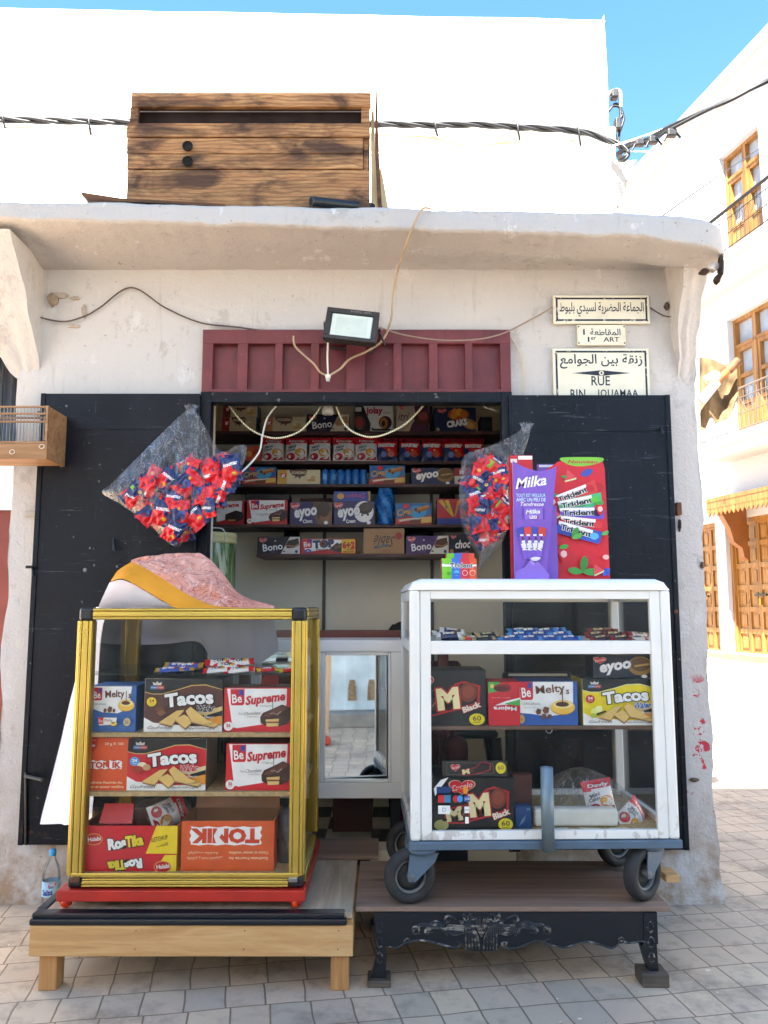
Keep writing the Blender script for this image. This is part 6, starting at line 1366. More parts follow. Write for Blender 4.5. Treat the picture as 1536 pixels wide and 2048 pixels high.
sc('blue biscuit carton upside down on top of the purple cream biscuit carton', 'D', 668, 741, 983, '#3a4f9f', flip([('t', 'Dream', .4, .5, .5, .5, '#d84a6a', {'sh': .2, 'rot': 4}), ('e', .82, .5, .1, .3, '#d9a04a'), ('p', [(0, 0), (.06, 0), (.06, 1), (0, 1)], '#d9a04a')]), z=SZ['D'] + e2['h'] + .002, vb=1002)
sc('red and blue wafer roll carton on the fourth shelf beside the blue wrapped roll', 'D', 791, 863, 1007, '#1f6aa5', art_cigar(), side='#6a1c1c', top='#1c1719')
st = sc('red carton of chocolate sticks with its black lid open, right of the fourth shelf', 'D', 874, 940, 998, '#c0282e', art_sticks(), side='#5a1a1c')
flap(st, .10, -.03, .05, st['h'] + .001, 55, '#1c1719', .0)
sc('black wafer carton at the left end of the lowest shelf', 'E', 515, 600, 1074, '#1d191c', art_bono('#d8d0c4', '#3a241c'))
sc('red and white carton marked six plus two free on the lowest shelf', 'E', 602, 712, 1078, '#c8222c', art_top(), top='#1c1719')
sc('brown cardboard carton turned upside down on the lowest shelf', 'E', 727, 809, 1057, '#a87a4c', art_sable())
sc('purple wafer carton on the lowest shelf beside the brown cardboard carton', 'E', 812, 897, 1072, '#4a2c66', art_bono('#e6dece', '#5b3222'))
sc('navy chocolate carton at the right end of the lowest shelf, behind the plastic bag', 'E', 898, 940, 1069, '#1c1d30', art_choco())
for u, v, w_ in ((582, 1068, .05), (838, 1066, .09)):
    m = MB(); c = P(u, v, SHY + .15); hgt = c.z - SZ['E']
    m.lathe([(0, 0), (w_, 0), (w_ * 1.02, hgt * .8), (w_ * .9, hgt + .03), (0, hgt + .032)], mat('#17151a', .5), 20); m.solo('jar', 'dark round tin behind the black wafer carton on the lowest shelf' if u < 700 else 'flat dark round tin behind the purple wafer carton on the lowest shelf', 'tin', (c.x, SHY + .20, SZ['E'] + .001), world=False)

# ------------------------------------------------------------------ display boxes on the cart top
TY = WY0 + .16; tz = wz1 + .001
xr0, xr1 = PX(1092, 1030, TY), PX(1218, 1030, TY)
hr = PZ(913, TY) - tz
def leaf(cx, cy_, s, a, c):
    ca, sa = math.cos(R(a)), math.sin(R(a)); pts = [(0, 0), (.35, .22), (.8, .2), (1, 0), (.7, -.2), (.3, -.18)]
    return ('s', [(cx + s * (x * ca - y * sa), cy_ + s * .5 * (x * sa + y * ca)) for x, y in pts], c)
def berry(cx, cy_, s): return [('s', [(cx - s, cy_ + .4 * s), (cx, cy_ + .55 * s), (cx + s, cy_ + .4 * s), (cx + .5 * s, cy_ - .3 * s), (cx, cy_ - .6 * s), (cx - .5 * s, cy_ - .3 * s)], '#c8202c'), ('e', cx, cy_ + .05 * s, s * .5, s * .28, '#f0c0b4'), leaf(cx - s * .8, cy_ + .55 * s, s * 1.6, 10, '#3f9a3a')]
def melon(cx, cy_, s, a):
    ca, sa = math.cos(R(a)), math.sin(R(a)); f = lambda x, y: (cx + s * (x * ca - y * sa), cy_ + s * .5 * (x * sa + y * ca))
    return [('p', [f(-1, -.5), f(1, -.5), f(.9, -.75), f(-.9, -.75)], '#cfe0a0'), ('p', [f(-1, -.5), f(1, -.5), f(0, 1.2)], '#e04a50')]
def stick(cx, cy_, a, c, c2, pic):
    ca, sa = math.cos(R(a)), math.sin(R(a)); asp = (xr1 - xr0) / hr
    f = lambda x, y: (cx + x * ca - y * sa / asp * .55, cy_ + x * sa * asp + y * ca * .55)
    return [('p', [f(-.34, -.085), f(.34, -.085), f(.36, .10), f(-.36, .10)], c), ('p', [f(-.34, -.085), f(-.1, -.085), f(.12, -.03), f(-.2, -.02), f(-.345, .02)], c2), ('p', [f(-.35, .05), f(.2, .045), f(.2, .09), f(-.36, .10)], WH), ('t', 'Trident', *f(-.06, .02), .50, .042, '#17171c', {'rot': a, 'b': .03, 'ol': WH, 'ow': .05}), ('e', *f(.24, .01), .07, .028, pic)]
art_red = [('s', [(.28, .995), (.34, .95), (.50, .925), (.72, .93), (.90, .955), (.96, .985), (.82, .999)], '#7cbf3a'), ('t', 'Nouveau', .62, .962, .48, .028, '#c8202c', {'b': .015, 'sh': .2}), *melon(.40, .84, .10, 15), ('e', .68, .87, .10, .028, '#3a4fa8', 25), leaf(.26, .84, .10, -10, '#3f9a3a'), ('e', .84, .74, .10, .05, '#b81a26'),
    *stick(.50, .690, 22, '#d83a36', '#c82a2c', '#c8202c'), *stick(.56, .615, 12, '#3fb574', '#2f9a5c', '#57c23f'), *stick(.58, .530, 2, '#6a4fc0', '#3f55b8', '#2a1f4a'), *stick(.58, .445, -5, '#cf202c', '#b81a26', '#d8343a'), *stick(.52, .375, -15, '#3450b0', '#2a3f97', '#5aaef0'),
    *berry(.86, .565, .08), *melon(.14, .52, .09, 30), ('e', .14, .40, .09, .035, '#32509f', 40), leaf(.40, .33, .2, 60, '#3f8f3a'), leaf(.40, .33, .18, 20, '#57a84a'), leaf(.86, .36, .14, 20, '#57a84a'), *berry(.26, .20, .10), ('e', .92, .18, .05, .02, '#e9b0a8'), *berry(.07, .07, .13), leaf(.55, .06, .26, 80, '#2f7f30'), leaf(.55, .06, .24, 170, '#3f8f3a'), leaf(.55, .06, .26, 0, '#3f8f3a'), *melon(.78, .075, .09, 25), leaf(.86, .03, .16, 45, '#2a5fc0'), leaf(.95, .03, .14, 110, '#2a4fae'), *berry(.10, .62, .09)]
def standee(name, label, outline, wd, ht, base, art, loc, dep, side, group=None, yaw=0):
    m = MB(); f = [(x * wd, 0, y * ht) for x, y in outline]; k = [(x * wd, .004, y * ht) for x, y in outline]; n = len(f)
    m.add(f, [list(range(n))], ink(base)); m.add(f + k, [(i, n + i, n + (i + 1) % n, (i + 1) % n) for i in range(n)], ink('#e9e2e0')); m.add(k, [list(range(n))[::-1]], ink(side))
    m.box(.004, wd - .004, .0045, dep, 0, ht * .62, ink(side)); 
    paint(m, lambda x, y, l: (x, -l, y), wd, ht, art)
    return m.solo(name, label, 'display box', loc, group, world=False, rz=R(yaw))
ol = [(0, 0), (1, 0), (.97, .90), (.94, .965), (.86, .992), (.70, 1.0), (.40, .998), (.22, .96), (.05, .90), (0, .88)]
art_red = [it if it[0] not in 'ps' else (it[0], [(min(max(x, .02), .96 if y > .9 else .98), y) for x, y in it[1]], it[2]) for it in art_red]
standee('display_box', 'tall red chewing gum display box with a green new flash, standing on the white cart', ol, xr1 - xr0, hr, '#d31f2c', art_red, (xr0, TY + .012, tz), .10, '#a8283a')
xm0, xm1 = PX(1025, 1030, TY - .02), PX(1113, 1030, TY - .02); hm = PZ(924, TY - .02) - tz
MU = '#7f56b8'
def bar_(x, a, c):
    ca, sa = math.cos(R(a)), math.sin(R(a)); f = lambda p, q: (x + (p * ca - q * sa) , .30 + (p * sa + q * ca) * .52)
    return [('p', [f(-.05, -.26), f(.05, -.26), f(.085, .26), f(-.085, .26)], '#7a58c0'), ('p', [f(-.085, .12), f(.085, .12), f(.09, .26), f(-.09, .26)], c), ('r', x - .3 * 0 - .045 + sa * -.09, .36, x + .03 + sa * -.09, .375, '#e9e2f0'), ('t', 'Milka', *f(0, -.04), .22, .036, WH, {'rot': 90 + a, 'b': .05, 'sh': .3}), ('e', *f(0.01, .08), .022, .016, '#7a2a30')]
art_m = [('t', 'Milka', .40, .82, .70, .085, WH, {'rot': 8, 'b': .022, 'sh': .35}), ('t', 'TOUT EST MEILLEUR', .40, .705, .66, .028, '#bfe3f4', {'b': .008}), ('t', 'AVEC UN PEU DE', .40, .668, .66, .03, '#d4edf8', {'b': .012}), ('t', 'Tendresse', .42, .630, .52, .032, WH, {'b': .01, 'sh': .3}),
         ('r', .20, .50, .70, .595, '#8a66c8'), ('r', .20, .50, .245, .595, '#6a44a8'), ('r', .655, .50, .70, .595, '#6a44a8'), ('t', 'Milka', .43, .565, .32, .034, WH, {'rot': 4, 'b': .02, 'sh': .3}), ('t', 'LEO', .44, .52, .16, .024, '#e9dcf0', {'b': .05}), ('e', .54, .52, .02, .012, '#a83a3a'),
         *bar_(.20, 14, '#3a48a8'), *bar_(.33, 5, '#d8402e'), *bar_(.46, -4, '#3a48a8'), *bar_(.58, -13, '#c83a32'), ('s', [(.34, .17), (.44, .185), (.56, .18), (.55, .165), (.44, .15)], '#d9d2ea'), ('p', [(.0, .06), (.22, .10), (.36, .165), (.44, .13), (.50, .15), (.62, .10), (.76, .04), (.75, .0), (0, 0)], '#8d69c4'), ('p', [(.36, .165), (.44, .13), (.42, .11), (.33, .14)], '#a88ad6')]
olm = [(0, 0), (.70, 0), (1, .955), (.88, .93), (.70, .915), (.52, .915), (.34, .935), (.16, .965), (.0, 1.0)]
standee('display_box', 'tall lilac chocolate display box with a dipped top edge, standing on the white cart', olm, xm1 - xm0, hm, MU, art_m, (xm0, TY - .045, tz), .05, '#6f4aa6')
carton('plain red chocolate pack standing inside the lilac display box', 1023, 1067, 911, 1150, TY + .02, .05, '#c8242c', [('r', .35, .965, 1, .995, WH), ('r', 0, .94, .3, .97, '#e6d8d0')], z=tz + .001)
carton('lilac pack standing between the lilac and the red display boxes on the cart', 1078, 1124, 928, 1150, TY + .075, .03, '#7f5ab0', [('r', .05, .97, .7, .99, WH)], z=tz + .001)
tb = carton('flat chewing gum box with coloured stripes, standing in front of another on the cart', 884, 953, 1117, 1157, TY - .03, .07, '#3d6fc4', art_trident_small(), z=tz, top='#d9d5cf', side='#c8402e')
carton('chewing gum box with coloured stripes, standing behind the flat striped box on the cart', 893, 949, 1107, 1157, TY + .05, .06, '#3d6fc4', art_trident_small(), z=tz, side='#c8402e')

# ------------------------------------------------------------------ soft packs
def pillow(w, h, d, cfn, n=14, crimp=.09, wr=.0025, seed=0):
    """a sealed foil pack standing in XZ, centre at the origin; cfn(u, v) -> material; returns (MB, surface function)"""
    mb = MB()
    def yv(u, v):
        a = abs(2 * u - 1); b = abs(2 * v - 1)
        if b > 1 - crimp * 2: return .0006
        q = b / (1 - crimp * 2)
        return d / 2 * ((1 - a ** 2.6) ** .8) * ((1 - q ** 3) ** .8) + .0006
    def sh(u, v): return (u - .5) * w * (1 - .06 * math.sin(PI * v) + (.02 if abs(2 * v - 1) > 1 - crimp * 2 else 0))
    def fr(u, v): return Vector((sh(u, v), -yv(u, v) - wr * nz(u * 5 + seed, v * 5, seed), (v - .5) * h))
    mb.grid(fr, n, n, None, True, cfn); mb.grid(lambda u, v: Vector((sh(u, v), yv(u, v) + wr * nz(u * 5, v * 5 + seed, 3), (v - .5) * h)), n, n, None, True, cfn, flip=True)
    def fm(x, y, l): q = fr(min(max(x / w, .01), .99), min(max(y / h, .01), .99)); return (q.x, q.y - l - .0008, q.z)
    return mb, fm
f_red, f_navy, f_dred, f_white, f_blue = foil('#d8242c'), foil('#23305f'), foil('#8f1c26'), foil('#e9e4de'), foil('#2a6fc0')
def davly(seed):
    w, h = .105, .138
    mb, fm = pillow(w, h, .04, lambda u, v: f_red if v > .70 + .08 * u else f_white, 16, seed=seed)
    paint(mb, fm, w, h, [('e', .70, .36, .24, .16, '#d98a2a'), ('e', .64, .40, .1, .08, '#e8b04a'), ('e', .26, .20, .20, .13, '#c0202a'), ('p', [(.45, .06), (.95, .06), (.95, .20), (.6, .16)], '#b81e28'), ('t', 'Davly', .52, .83, .70, .12, WH, {'b': .04, 'sh': .1}), ('t', 'Mini', .32, .58, .34, .10, '#6a7078', {'b': .03, 'rot': 15}), ('t', 'Cakes', .28, .46, .38, .10, '#6a7078', {'b': .03, 'rot': 15})], foil)
    return mb
def noumar(seed, small=False):
    w, h = .108, .135
    mb, fm = pillow(w, h, .042, lambda u, v: f_navy if (u < .45 + .2 * math.sin(v * 7 + seed) and v < .62) or (v < .22) else (f_dred if v > .8 else f_red), 16, seed=seed)
    paint(mb, fm, w, h, [('t', 'noumar', .5, .66, .80, .13, WH, {'b': .05}), ('e', .70, .30, .16, .12, '#d8542a'), ('e', .36, .30, .14, .12, '#5a6aa8'), ('e', .60, .46, .06, .04, '#e8b04a')], foil)
    return mb
protoD = [davly(i) for i in range(3)]; protoN = [noumar(i) for i in range(3)]
dm = [m.mesh('snack_bag') for m in protoD]; nm_ = [m.mesh('snack_bag') for m in protoN]
def put(me, name, label, cat, loc, rot=(0, 0, 0), group=None, sc=1.0):
    o = bpy.data.objects.new(name, me); COL.objects.link(o); o.location = loc; o.rotation_euler = rot; o.scale = (sc, sc, sc); tag(o, label, cat, group); return o
wb = PX(614, 895, SHY) - PX(568, 895, SHY); hb = PZ(869, SHY) - PZ(921, SHY)
for k, (u, lab) in enumerate(((544, 'white and red snack bag, first in the row of five on the second shelf'), (591, 'white and red snack bag, second in the row of five on the second shelf'), (638, 'white and red snack bag in the middle of the five on the second shelf'), (687, 'white and red snack bag, fourth in the row of five on the second shelf'), (732, 'white and red snack bag next to the dark red bags on the second shelf'))):
    o = put(dm[k % 3], 'snack_bag', lab, 'snack bag', (PX(u, 895, SHY), SHY + .045, SZ['B'] + .001 + hb / 2 * .98), (R(-6), 0, R(random.uniform(-6, 6))), 'white and red snack bags in a row'); o.scale = (wb / .105 * .98, 1, hb / .138 * .96)
for k, (u, lab) in enumerate(((774, 'dark red and navy snack bag beside the white bags on the second shelf'), (820, 'dark red and navy snack bag, second from the white bags on the second shelf'), (865, 'dark red and navy snack bag, third from the white bags on the second shelf'), (909, 'dark red and navy snack bag, fourth from the white bags on the second shelf'), (950, 'dark red snack bag at the far end of the second shelf, behind the plastic bag'))):
    o = put(nm_[k % 3], 'snack_bag', lab, 'snack bag', (PX(u, 895, SHY), SHY + .05 + .02 * k * .3, SZ['B'] + .001 + hb / 2 * .98), (R(-6), 0, R(random.uniform(-8, 8))), 'dark red snack bags in a row'); o.scale = (wb / .108 * .95, 1, hb / .135 * .96)
# blue packs standing on the third shelf
def tubpack():
    m = MB(); h = .094; w = .044
    m.lathe([(0, 0), (.019, 0), (.021, .006), (.0205, .03), (.022, .045), (.0205, .06), (.021, .08), (.018, .090), (.006, h), (0, h)], foil('#1f74c4'), 14)
    m.poly([(-.012, -.0215, .03), (.012, -.0215, .03), (.010, -.0222, .06), (-.008, -.0222, .066)], foil('#5fb2e4')); return m.mesh('wrapped_pack')
tm_ = tubpack()
for k in range(6): put(tm_, 'wrapped_pack', 'shiny blue wrapped pack standing in the row on the third shelf', 'pack', (PX(649 + 15.5 * k, 950, SHY), SHY + .04, SZ['C'] + .001), (0, 0, k * .5), 'blue wrapped packs in a row')
m = MB(); hR = PZ(964, SHY + .02) - SZ['D']
def roll(a, b):
    t = 2 * PI * a; r = .05 * (1 - .15 * math.sin(b * 9)) * (1 if .03 < b < .97 else .8); r *= 1 + .12 * nz(math.cos(t) * 3, math.sin(t) * 3, b * 7)
    return Vector((r * math.cos(t), r * math.sin(t), hR * b))
m.grid(roll, 26, 30, None, True, lambda u, v: foil('#1c5fae') if math.sin(u * 30 + v * 14) > -.2 else foil('#3a8fd0')); m.add([roll(i / 26, 1) for i in range(26)], [list(range(26))], foil('#174a86'))
m.solo('wrapped_roll', 'tall crinkled blue wrapped roll standing on the fourth shelf, higher than the cartons', 'roll', (PX(771, 1000, SHY), SHY + .065, SZ['D'] + .001), world=False)

# candy bars lying in the glass cases
def bar_mesh(w, l, d, c1, c2, text, tc=WH, pc=None):
    mb, fm = pillow(l, w, d, lambda u, v: c1 if .16 < u < .80 else c2, 12, .04)
    paint(mb, fm, l, w, [('t', text, .46, .5, .40, .42, tc, {'b': .04})] + ([('e', .68, .5, .07, .24, pc)] if pc else []), foil)
    return mb.mesh('candy_bar')
def pile(spec, z, y0, label, group, lie=True):
    for me, u, dy, lev, rz in spec:
        o = put(me, 'candy_bar', label, 'candy bar', (PX(u, 1330, y0 + dy), y0 + dy, z + .009 + lev * .013), (R(-68 if lev == 0 else -60), R(random.uniform(-6, 6)), R(rz)), group)
bm_blue = bar_mesh(.032, .115, .014, foil('#2a4fb0'), foil('#b08a3a'), 'oreo', WH, '#c8322c'); bm_top = bar_mesh(.040, .115, .018, f_white, foil('#d8242c'), 'TOP', '#28305e', '#e6b72c'); bm_red = bar_mesh(.026, .085, .014, f_red, foil('#d9c82e'), 'max')
GFb = GY0 + .10
pile([(bm_blue, 340, 0, 0, 3), (bm_blue, 362, .01, 0, -6), (bm_blue, 372, .05, 0, 8), (bm_blue, 348, .05, 0, -4), (bm_blue, 358, .03, 1, 2), (bm_blue, 378, .02, 1, -3)], gs1, GFb, 'small blue and gold candy bar heaped on the glass shelf of the gold case', 'blue bars heaped in the gold case')
pile([(bm_top, 436, -.01, 0, 2), (bm_top, 478, -.01, 0, 4), (bm_top, 445, .05, 0, -8), (bm_top, 490, .05, 0, 10), (bm_top, 455, .01, 1, 3), (bm_top, 440, .03, 2, 14), (bm_top, 478, .03, 2, 12), (bm_top, 462, .05, 1, -10)], gs1, GFb, 'red, white and yellow candy bar heaped on the gold case glass shelf', 'red and white bars heaped in the gold case')
pile([(bm_red, 535, .0, 0, 24)], gs1, GFb, 'single red and yellow candy bar lying askew right of the heap in the gold case', None)
pile([(bm_red, 580, .0, 0, 18)], gs1, GFb, 'last red and yellow candy bar against the right post of the gold case', None)
bm_b = bar_mesh(.036, .10, .018, foil('#26305a'), f_white, 'Bono', WH, '#c08a5a'); bm_k = bar_mesh(.032, .095, .016, foil('#1f1d22'), foil('#b09a72'), 'duo', '#d8c9a0'); bm_n = bar_mesh(.032, .10, .016, foil('#23478f'), foil('#3f8fd0'), 'oreo', WH)
bm_m = bar_mesh(.032, .095, .016, foil('#3a1a1c'), foil('#8f2426'), 'MOM', '#e8cfa0', '#7a3322'); bm_w = bar_mesh(.032, .09, .015, foil('#d9d3cc'), foil('#a8342c'), 'milo', '#5a2a22')
CFb = WY0 + .085
pile([(bm_b, 898, -.01, 1, 4), (bm_b, 900, .02, 0, -3), (bm_b, 890, .05, 1, 6), (bm_b, 905, .05, 2, 2)], ws1, CFb, 'navy and white candy bar heaped at the left end of the cart shelf', 'navy bars heaped in the cart')
pile([(bm_red, 944, .02, 0, 8)], ws1, CFb, 'red candy bar lying beside the navy heap on the cart top shelf', None)
pile([(bm_k, 968, 0, 0, 6), (bm_k, 985, .03, 0, -8), (bm_k, 975, .02, 1, 14), (bm_k, 960, .05, 1, -4)], ws1, CFb, 'black and tan candy bar in the second heap on the cart top shelf', 'black bars heaped in the cart')
pile([(bm_n, 1022, 0, 0, 5), (bm_n, 1060, .0, 0, -4), (bm_n, 1100, .0, 0, 6), (bm_n, 1140, 0, 0, -2), (bm_n, 1040, .03, 1, 12), (bm_n, 1080, .03, 1, -10), (bm_n, 1120, .03, 1, 3), (bm_n, 1058, .05, 2, 18), (bm_n, 1092, .05, 2, -4), (bm_n, 1040, .09, 2, 10), (bm_n, 1110, .08, 2, 5)], ws1, CFb, 'blue candy bar in the long middle heap on the cart top shelf', 'blue bars heaped in the cart')
pile([(bm_m, 1205, 0, 0, 3), (bm_m, 1245, 0, 0, -5), (bm_m, 1195, .03, 1, 4), (bm_m, 1230, .03, 1, -3), (bm_m, 1200, .05, 2, 2), (bm_m, 1215, .08, 2, -6)], ws1, CFb, 'dark red and black candy bar heaped beside the blue bars in the cart', 'dark red bars heaped in the cart')
pile([(bm_w, 1275, .0, 0, 4), (bm_w, 1290, .03, 0, -6), (bm_w, 1280, .03, 1, 8)], ws1, CFb, 'pale candy bar in the small heap at the right end of the cart top shelf', 'pale bars heaped in the cart')

# ------------------------------------------------------------------ clear plastic bags of snack packets
def poly_bag(label, ring, cen, Yc, thick, top, tip=None, grp=None):
    """ring: outline pixels (closed); a front and a back film meet along it"""
    rp = catmull([Vector((u, v, 0)) for u, v in ring], 5, True); n = len(rp)
    def surf(sgn):
        def fn(a, b):
            q = rp[int(round(a * n)) % n]; u = lerp(cen[0], q.x, b); v = lerp(cen[1], q.y, b)
            bulge = thick * (max(0, 1 - b ** 2.2)) ** .75
            hgt = (v - top[1]) / 260.0
            bulge *= min(1, max(.05, hgt))
            wr = .010 * math.sin(a * 2 * PI * 9 + 2 * math.sin(b * 5)) * b * (1 - b) * 2.2 + .009 * nz(u * .03, v * .03, sgn * 4) * (1 - b * .7)
            return P(u, v, Yc + sgn * (bulge + .002 + abs(wr)))
        return fn
    m = MB(); m.grid(surf(-1), n, 16, M_film); m.grid(surf(1), n, 16, M_film, flip=True)
    kx = P(top[0], top[1], Yc)
    m.grid(lambda a, b: kx + Vector(((.010 + .02 * b) * math.cos(2 * PI * a) * (1 + .35 * math.sin(6 * PI * a)), (.010 + .012 * b) * math.sin(2 * PI * a), .045 * b - .02)), 24, 4, M_film)
    return m.solo('plastic_bag', label, 'plastic bag', kx, grp)
BY1 = WY - .165
def hang(u, v, y):
    q = MB(); a = P(u, v, y); q.tube([a, a + Vector((0, .05, .004)), Vector((a.x, Yf + .002, a.z + .006))], .0035, M_blackp, 6); q.part('hook', dl if u < 700 else dr)
poly_bag('clear plastic bag of red snack packets, spread wide, hanging on the left shutter', [(372, 822), (330, 860), (270, 920), (225, 965), (204, 985), (240, 1008), (290, 1042), (325, 1075), (345, 1092), (362, 1090), (375, 1065), (410, 1030), (460, 980), (485, 935), (493, 893), (470, 893), (445, 905), (425, 880), (405, 845), (392, 822)], (352, 970), BY1, .085, (382, 820))
hang(384, 812, BY1)
BY2 = WY - .17
poly_bag('clear plastic bag of red snack packets, drawn long, hanging at the right door jamb', [(1052, 848), (1030, 868), (985, 890), (930, 910), (922, 945), (918, 1000), (924, 1050), (942, 1090), (958, 1112), (958, 1142), (975, 1118), (1000, 1092), (1020, 1040), (1024, 980), (1040, 930), (1056, 880), (1060, 856)], (975, 1000), BY2, .085, (1054, 856))
hang(1054, 850, BY2)
def packet_mesh(seed):
    w, h = .085, .115
    def c(u, v):
        k = math.sin(v * 6 + seed * 2.1) + .8 * math.sin(u * 5 + seed) + .9 * nz(u * 4 + seed * 3, v * 4)
        return f_navy if k < (-.25 if seed % 3 else .25) else f_red
    mb, fm = pillow(w, h, .036, c, 22, wr=.011, seed=seed * 1.7)
    its = [[('t', 'noumar', .5, .62, .72, .10, WH, {'b': .03, 'rot': 8}), ('e', .62, .28, .13, .07, '#d8902a'), ('e', .60, .30, .05, .03, '#f0d24a')],
           [('t', 'noumar', .45, .40, .66, .09, WH, {'b': .03, 'rot': -12}), ('e', .3, .72, .10, .06, '#e8a03a'), ('e', .7, .80, .06, .04, '#5a7ac0')],
           [('r', .12, .50, .50, .80, '#7fae28'), ('r', .55, .2, .85, .42, '#d6d8dc'), ('r', .60, .24, .80, .30, '#8a94a4'), ('t', 'noumar', .5, .9, .5, .06, WH, {'b': .03})],
           [('r', .1, .62, .42, .76, '#7fae28'), ('t', 'Pauls', .5, .38, .5, .10, WH, {'b': .03, 'rot': 20}), ('e', .72, .76, .10, .07, '#e8b84a')],
           [('e', .5, .5, .2, .12, '#3a4a8a'), ('e', .4, .7, .08, .06, '#e8a03a'), ('p', [(.1, .2), (.5, .1), (.8, .3), (.4, .35)], '#8f1c26')],
           [('p', [(.1, .8), (.6, .6), (.9, .9), (.5, .95)], '#23305f'), ('t', 'mar', .55, .3, .4, .10, WH, {'b': .04, 'rot': 60})]]
    paint(mb, fm, w, h, its[seed], foil); return mb.mesh('snack_packet')
pk = [packet_mesh(i) for i in range(6)]
def fill(spots, Yc, label, grp):
    for k, (u, v, dy, rot, s, i) in enumerate(spots):
        o = put(pk[i], 'snack_packet', label, 'snack packet', P(u, v, Yc + dy), (R(random.uniform(-22, 22)), R(-rot), R(random.uniform(-24, 24))), grp, s)
def inside(u, v, ring):
    c = False; n = len(ring)
    for i in range(n):
        (x1, y1), (x2, y2) = ring[i], ring[i - 1]
        if (y1 > v) != (y2 > v) and u < (x2 - x1) * (v - y1) / (y2 - y1) + x1: c = not c
    return c
def scatter(ring, n, seed, gap):
    rn = random.Random(seed); out = []; t = 0
    while len(out) < n and t < 4000:
        t += 1; u = rn.uniform(min(q[0] for q in ring), max(q[0] for q in ring)); v = rn.uniform(min(q[1] for q in ring), max(q[1] for q in ring))
        if not inside(u, v, ring) or any((u - o[0]) ** 2 + (v - o[1]) ** 2 < gap ** 2 for o in out): continue
        out.append((u, v, rn.uniform(-.055, -.03), rn.choice([-60, -45, -30, -15, 10, 25, 40]), rn.uniform(.95, 1.15), rn.choice([0, 1, 4, 5, 2, 3, 4, 5])))
    return out
r1 = [(262, 985), (300, 950), (345, 935), (400, 940), (440, 920), (470, 925), (462, 960), (420, 1010), (378, 1045), (358, 1070), (340, 1066), (300, 1030), (265, 1000)]
f1 = scatter(r1, 17, 5, 26); f1 += [(u, v, .01 + .02 * (k % 2), r_, s_, i) for k, (u, v, _, r_, s_, i) in enumerate(scatter(r1, 13, 9, 30))]
fill(f1, BY1, 'red and navy snack packet crammed in the wide plastic bag on the left shutter', 'packets in the left plastic bag')
r2 = [(950, 950), (968, 932), (995, 935), (1004, 960), (1003, 1000), (994, 1045), (975, 1082), (962, 1084), (950, 1050), (947, 1000)]
f2 = scatter(r2, 14, 3, 21); f2 += [(u, v, .01 + .02 * (k % 2), r_, s_, i) for k, (u, v, _, r_, s_, i) in enumerate(scatter(r2, 10, 8, 25))]
fill(f2, BY2, 'red and navy snack packet crammed in the long plastic bag by the right jamb', 'packets in the right plastic bag')

# ------------------------------------------------------------------ printed cloth thrown over the gold case
def cloth_mats():
    n = NT("marbled_pink_print"); w = n.noise(8, 5, n.mapv((1, 1, 1.6), rot=(.3, .2, .5)), .62, 1.4)
    v = n.math('ABSOLUTE', n.math('SUBTRACT', w, .5)); b = n.noise(3.5, 3)
    c = n.mix(n.ramp(b, [(.35, 0.0), (.65, 1.0)]), '#e8ab96', '#d98f7a'); c = n.mix(n.ramp(v, [(0.0, .8), (.010, .5), (.017, 0.0)]), c, '#7a4438'); 
    w2 = n.noise(6, 4, n.mapv(loc=(4, 2, 7)), .6, 1.5); c = n.mix(n.ramp(n.math('ABSOLUTE', n.math('SUBTRACT', w2, .52)), [(0, .8), (.014, 0.0)]), c, '#f0c8b4')
    n.set(c, .85, 0, .2); n.bump(n.noise(400, 2), .15, .001)
    return n.m
M_print = cloth_mats(); M_orange = mat('#e5941e', .85, 0, .10, 8, .2, 300, name="orange_hem"); M_wcl = mat('#dcd8e0', .9, 0, .05, 6, .2, 300, name="white_cotton")
def loft(rows, nu, nv, mt, wr=.004, seed=0, flip=False, mb=None, fold=0.0):
    rr = [catmull([P(*q) for q in r], 8) for r in rows]
    def at(r, a): k = a * (len(r) - 1); i = min(int(k), len(r) - 2); return r[i].lerp(r[i + 1], k - i)
    def fn(a, b):
        col = [at(r, a) for r in rr]
        k = b * (len(col) - 1); i = min(int(k), len(col) - 2); f = k - i
        p0, p1, p2, p3 = col[max(i - 1, 0)], col[i], col[i + 1], col[min(i + 2, len(col) - 1)]
        q = .5 * ((2 * p1) + (p2 - p0) * f + (2 * p0 - 5 * p1 + 4 * p2 - p3) * f * f + (3 * p1 - p0 - 3 * p2 + p3) * f ** 3)
        e = min(1, 6 * b, 6 * (1 - b))
        q = q + Vector((-.4, -1, 0)) * (fold * b * math.sin(a * 11 + 2.2 * math.sin(b * 2.5) + 3 * nz(a * 2, b * 2)))
        return q + Vector((0, -1, .3)) * wr * e * (nz(a * 7 + seed, b * 5, seed) + .6 * nz(a * 17, b * 13 + seed, 2))
    mb.grid(fn, nu, nv, mt, True, flip=flip)
m = MB()
up = [(262, 1124, 3.18), (290, 1136, 3.14), (330, 1160, 3.10), (370, 1186, 3.06), (410, 1205, 3.03), (450, 1214, 3.02), (548, 1216, 3.03)]
loft([[(258, 1128, 3.46), (300, 1120, 3.45), (350, 1116, 3.44), (395, 1116, 3.42), (430, 1136, 3.42), (470, 1188, 3.42), (550, 1213, 3.42)], [(264, 1122, 3.36), (302, 1114, 3.33), (352, 1109, 3.32), (400, 1110, 3.30), (440, 1140, 3.28), (482, 1190, 3.26), (550, 1213, 3.24)],
      [(264, 1122, 3.24), (300, 1126, 3.20), (345, 1138, 3.16), (395, 1158, 3.13), (440, 1180, 3.11), (490, 1204, 3.11), (549, 1214, 3.12)], up], 70, 40, M_print, .026, 1, False, m)
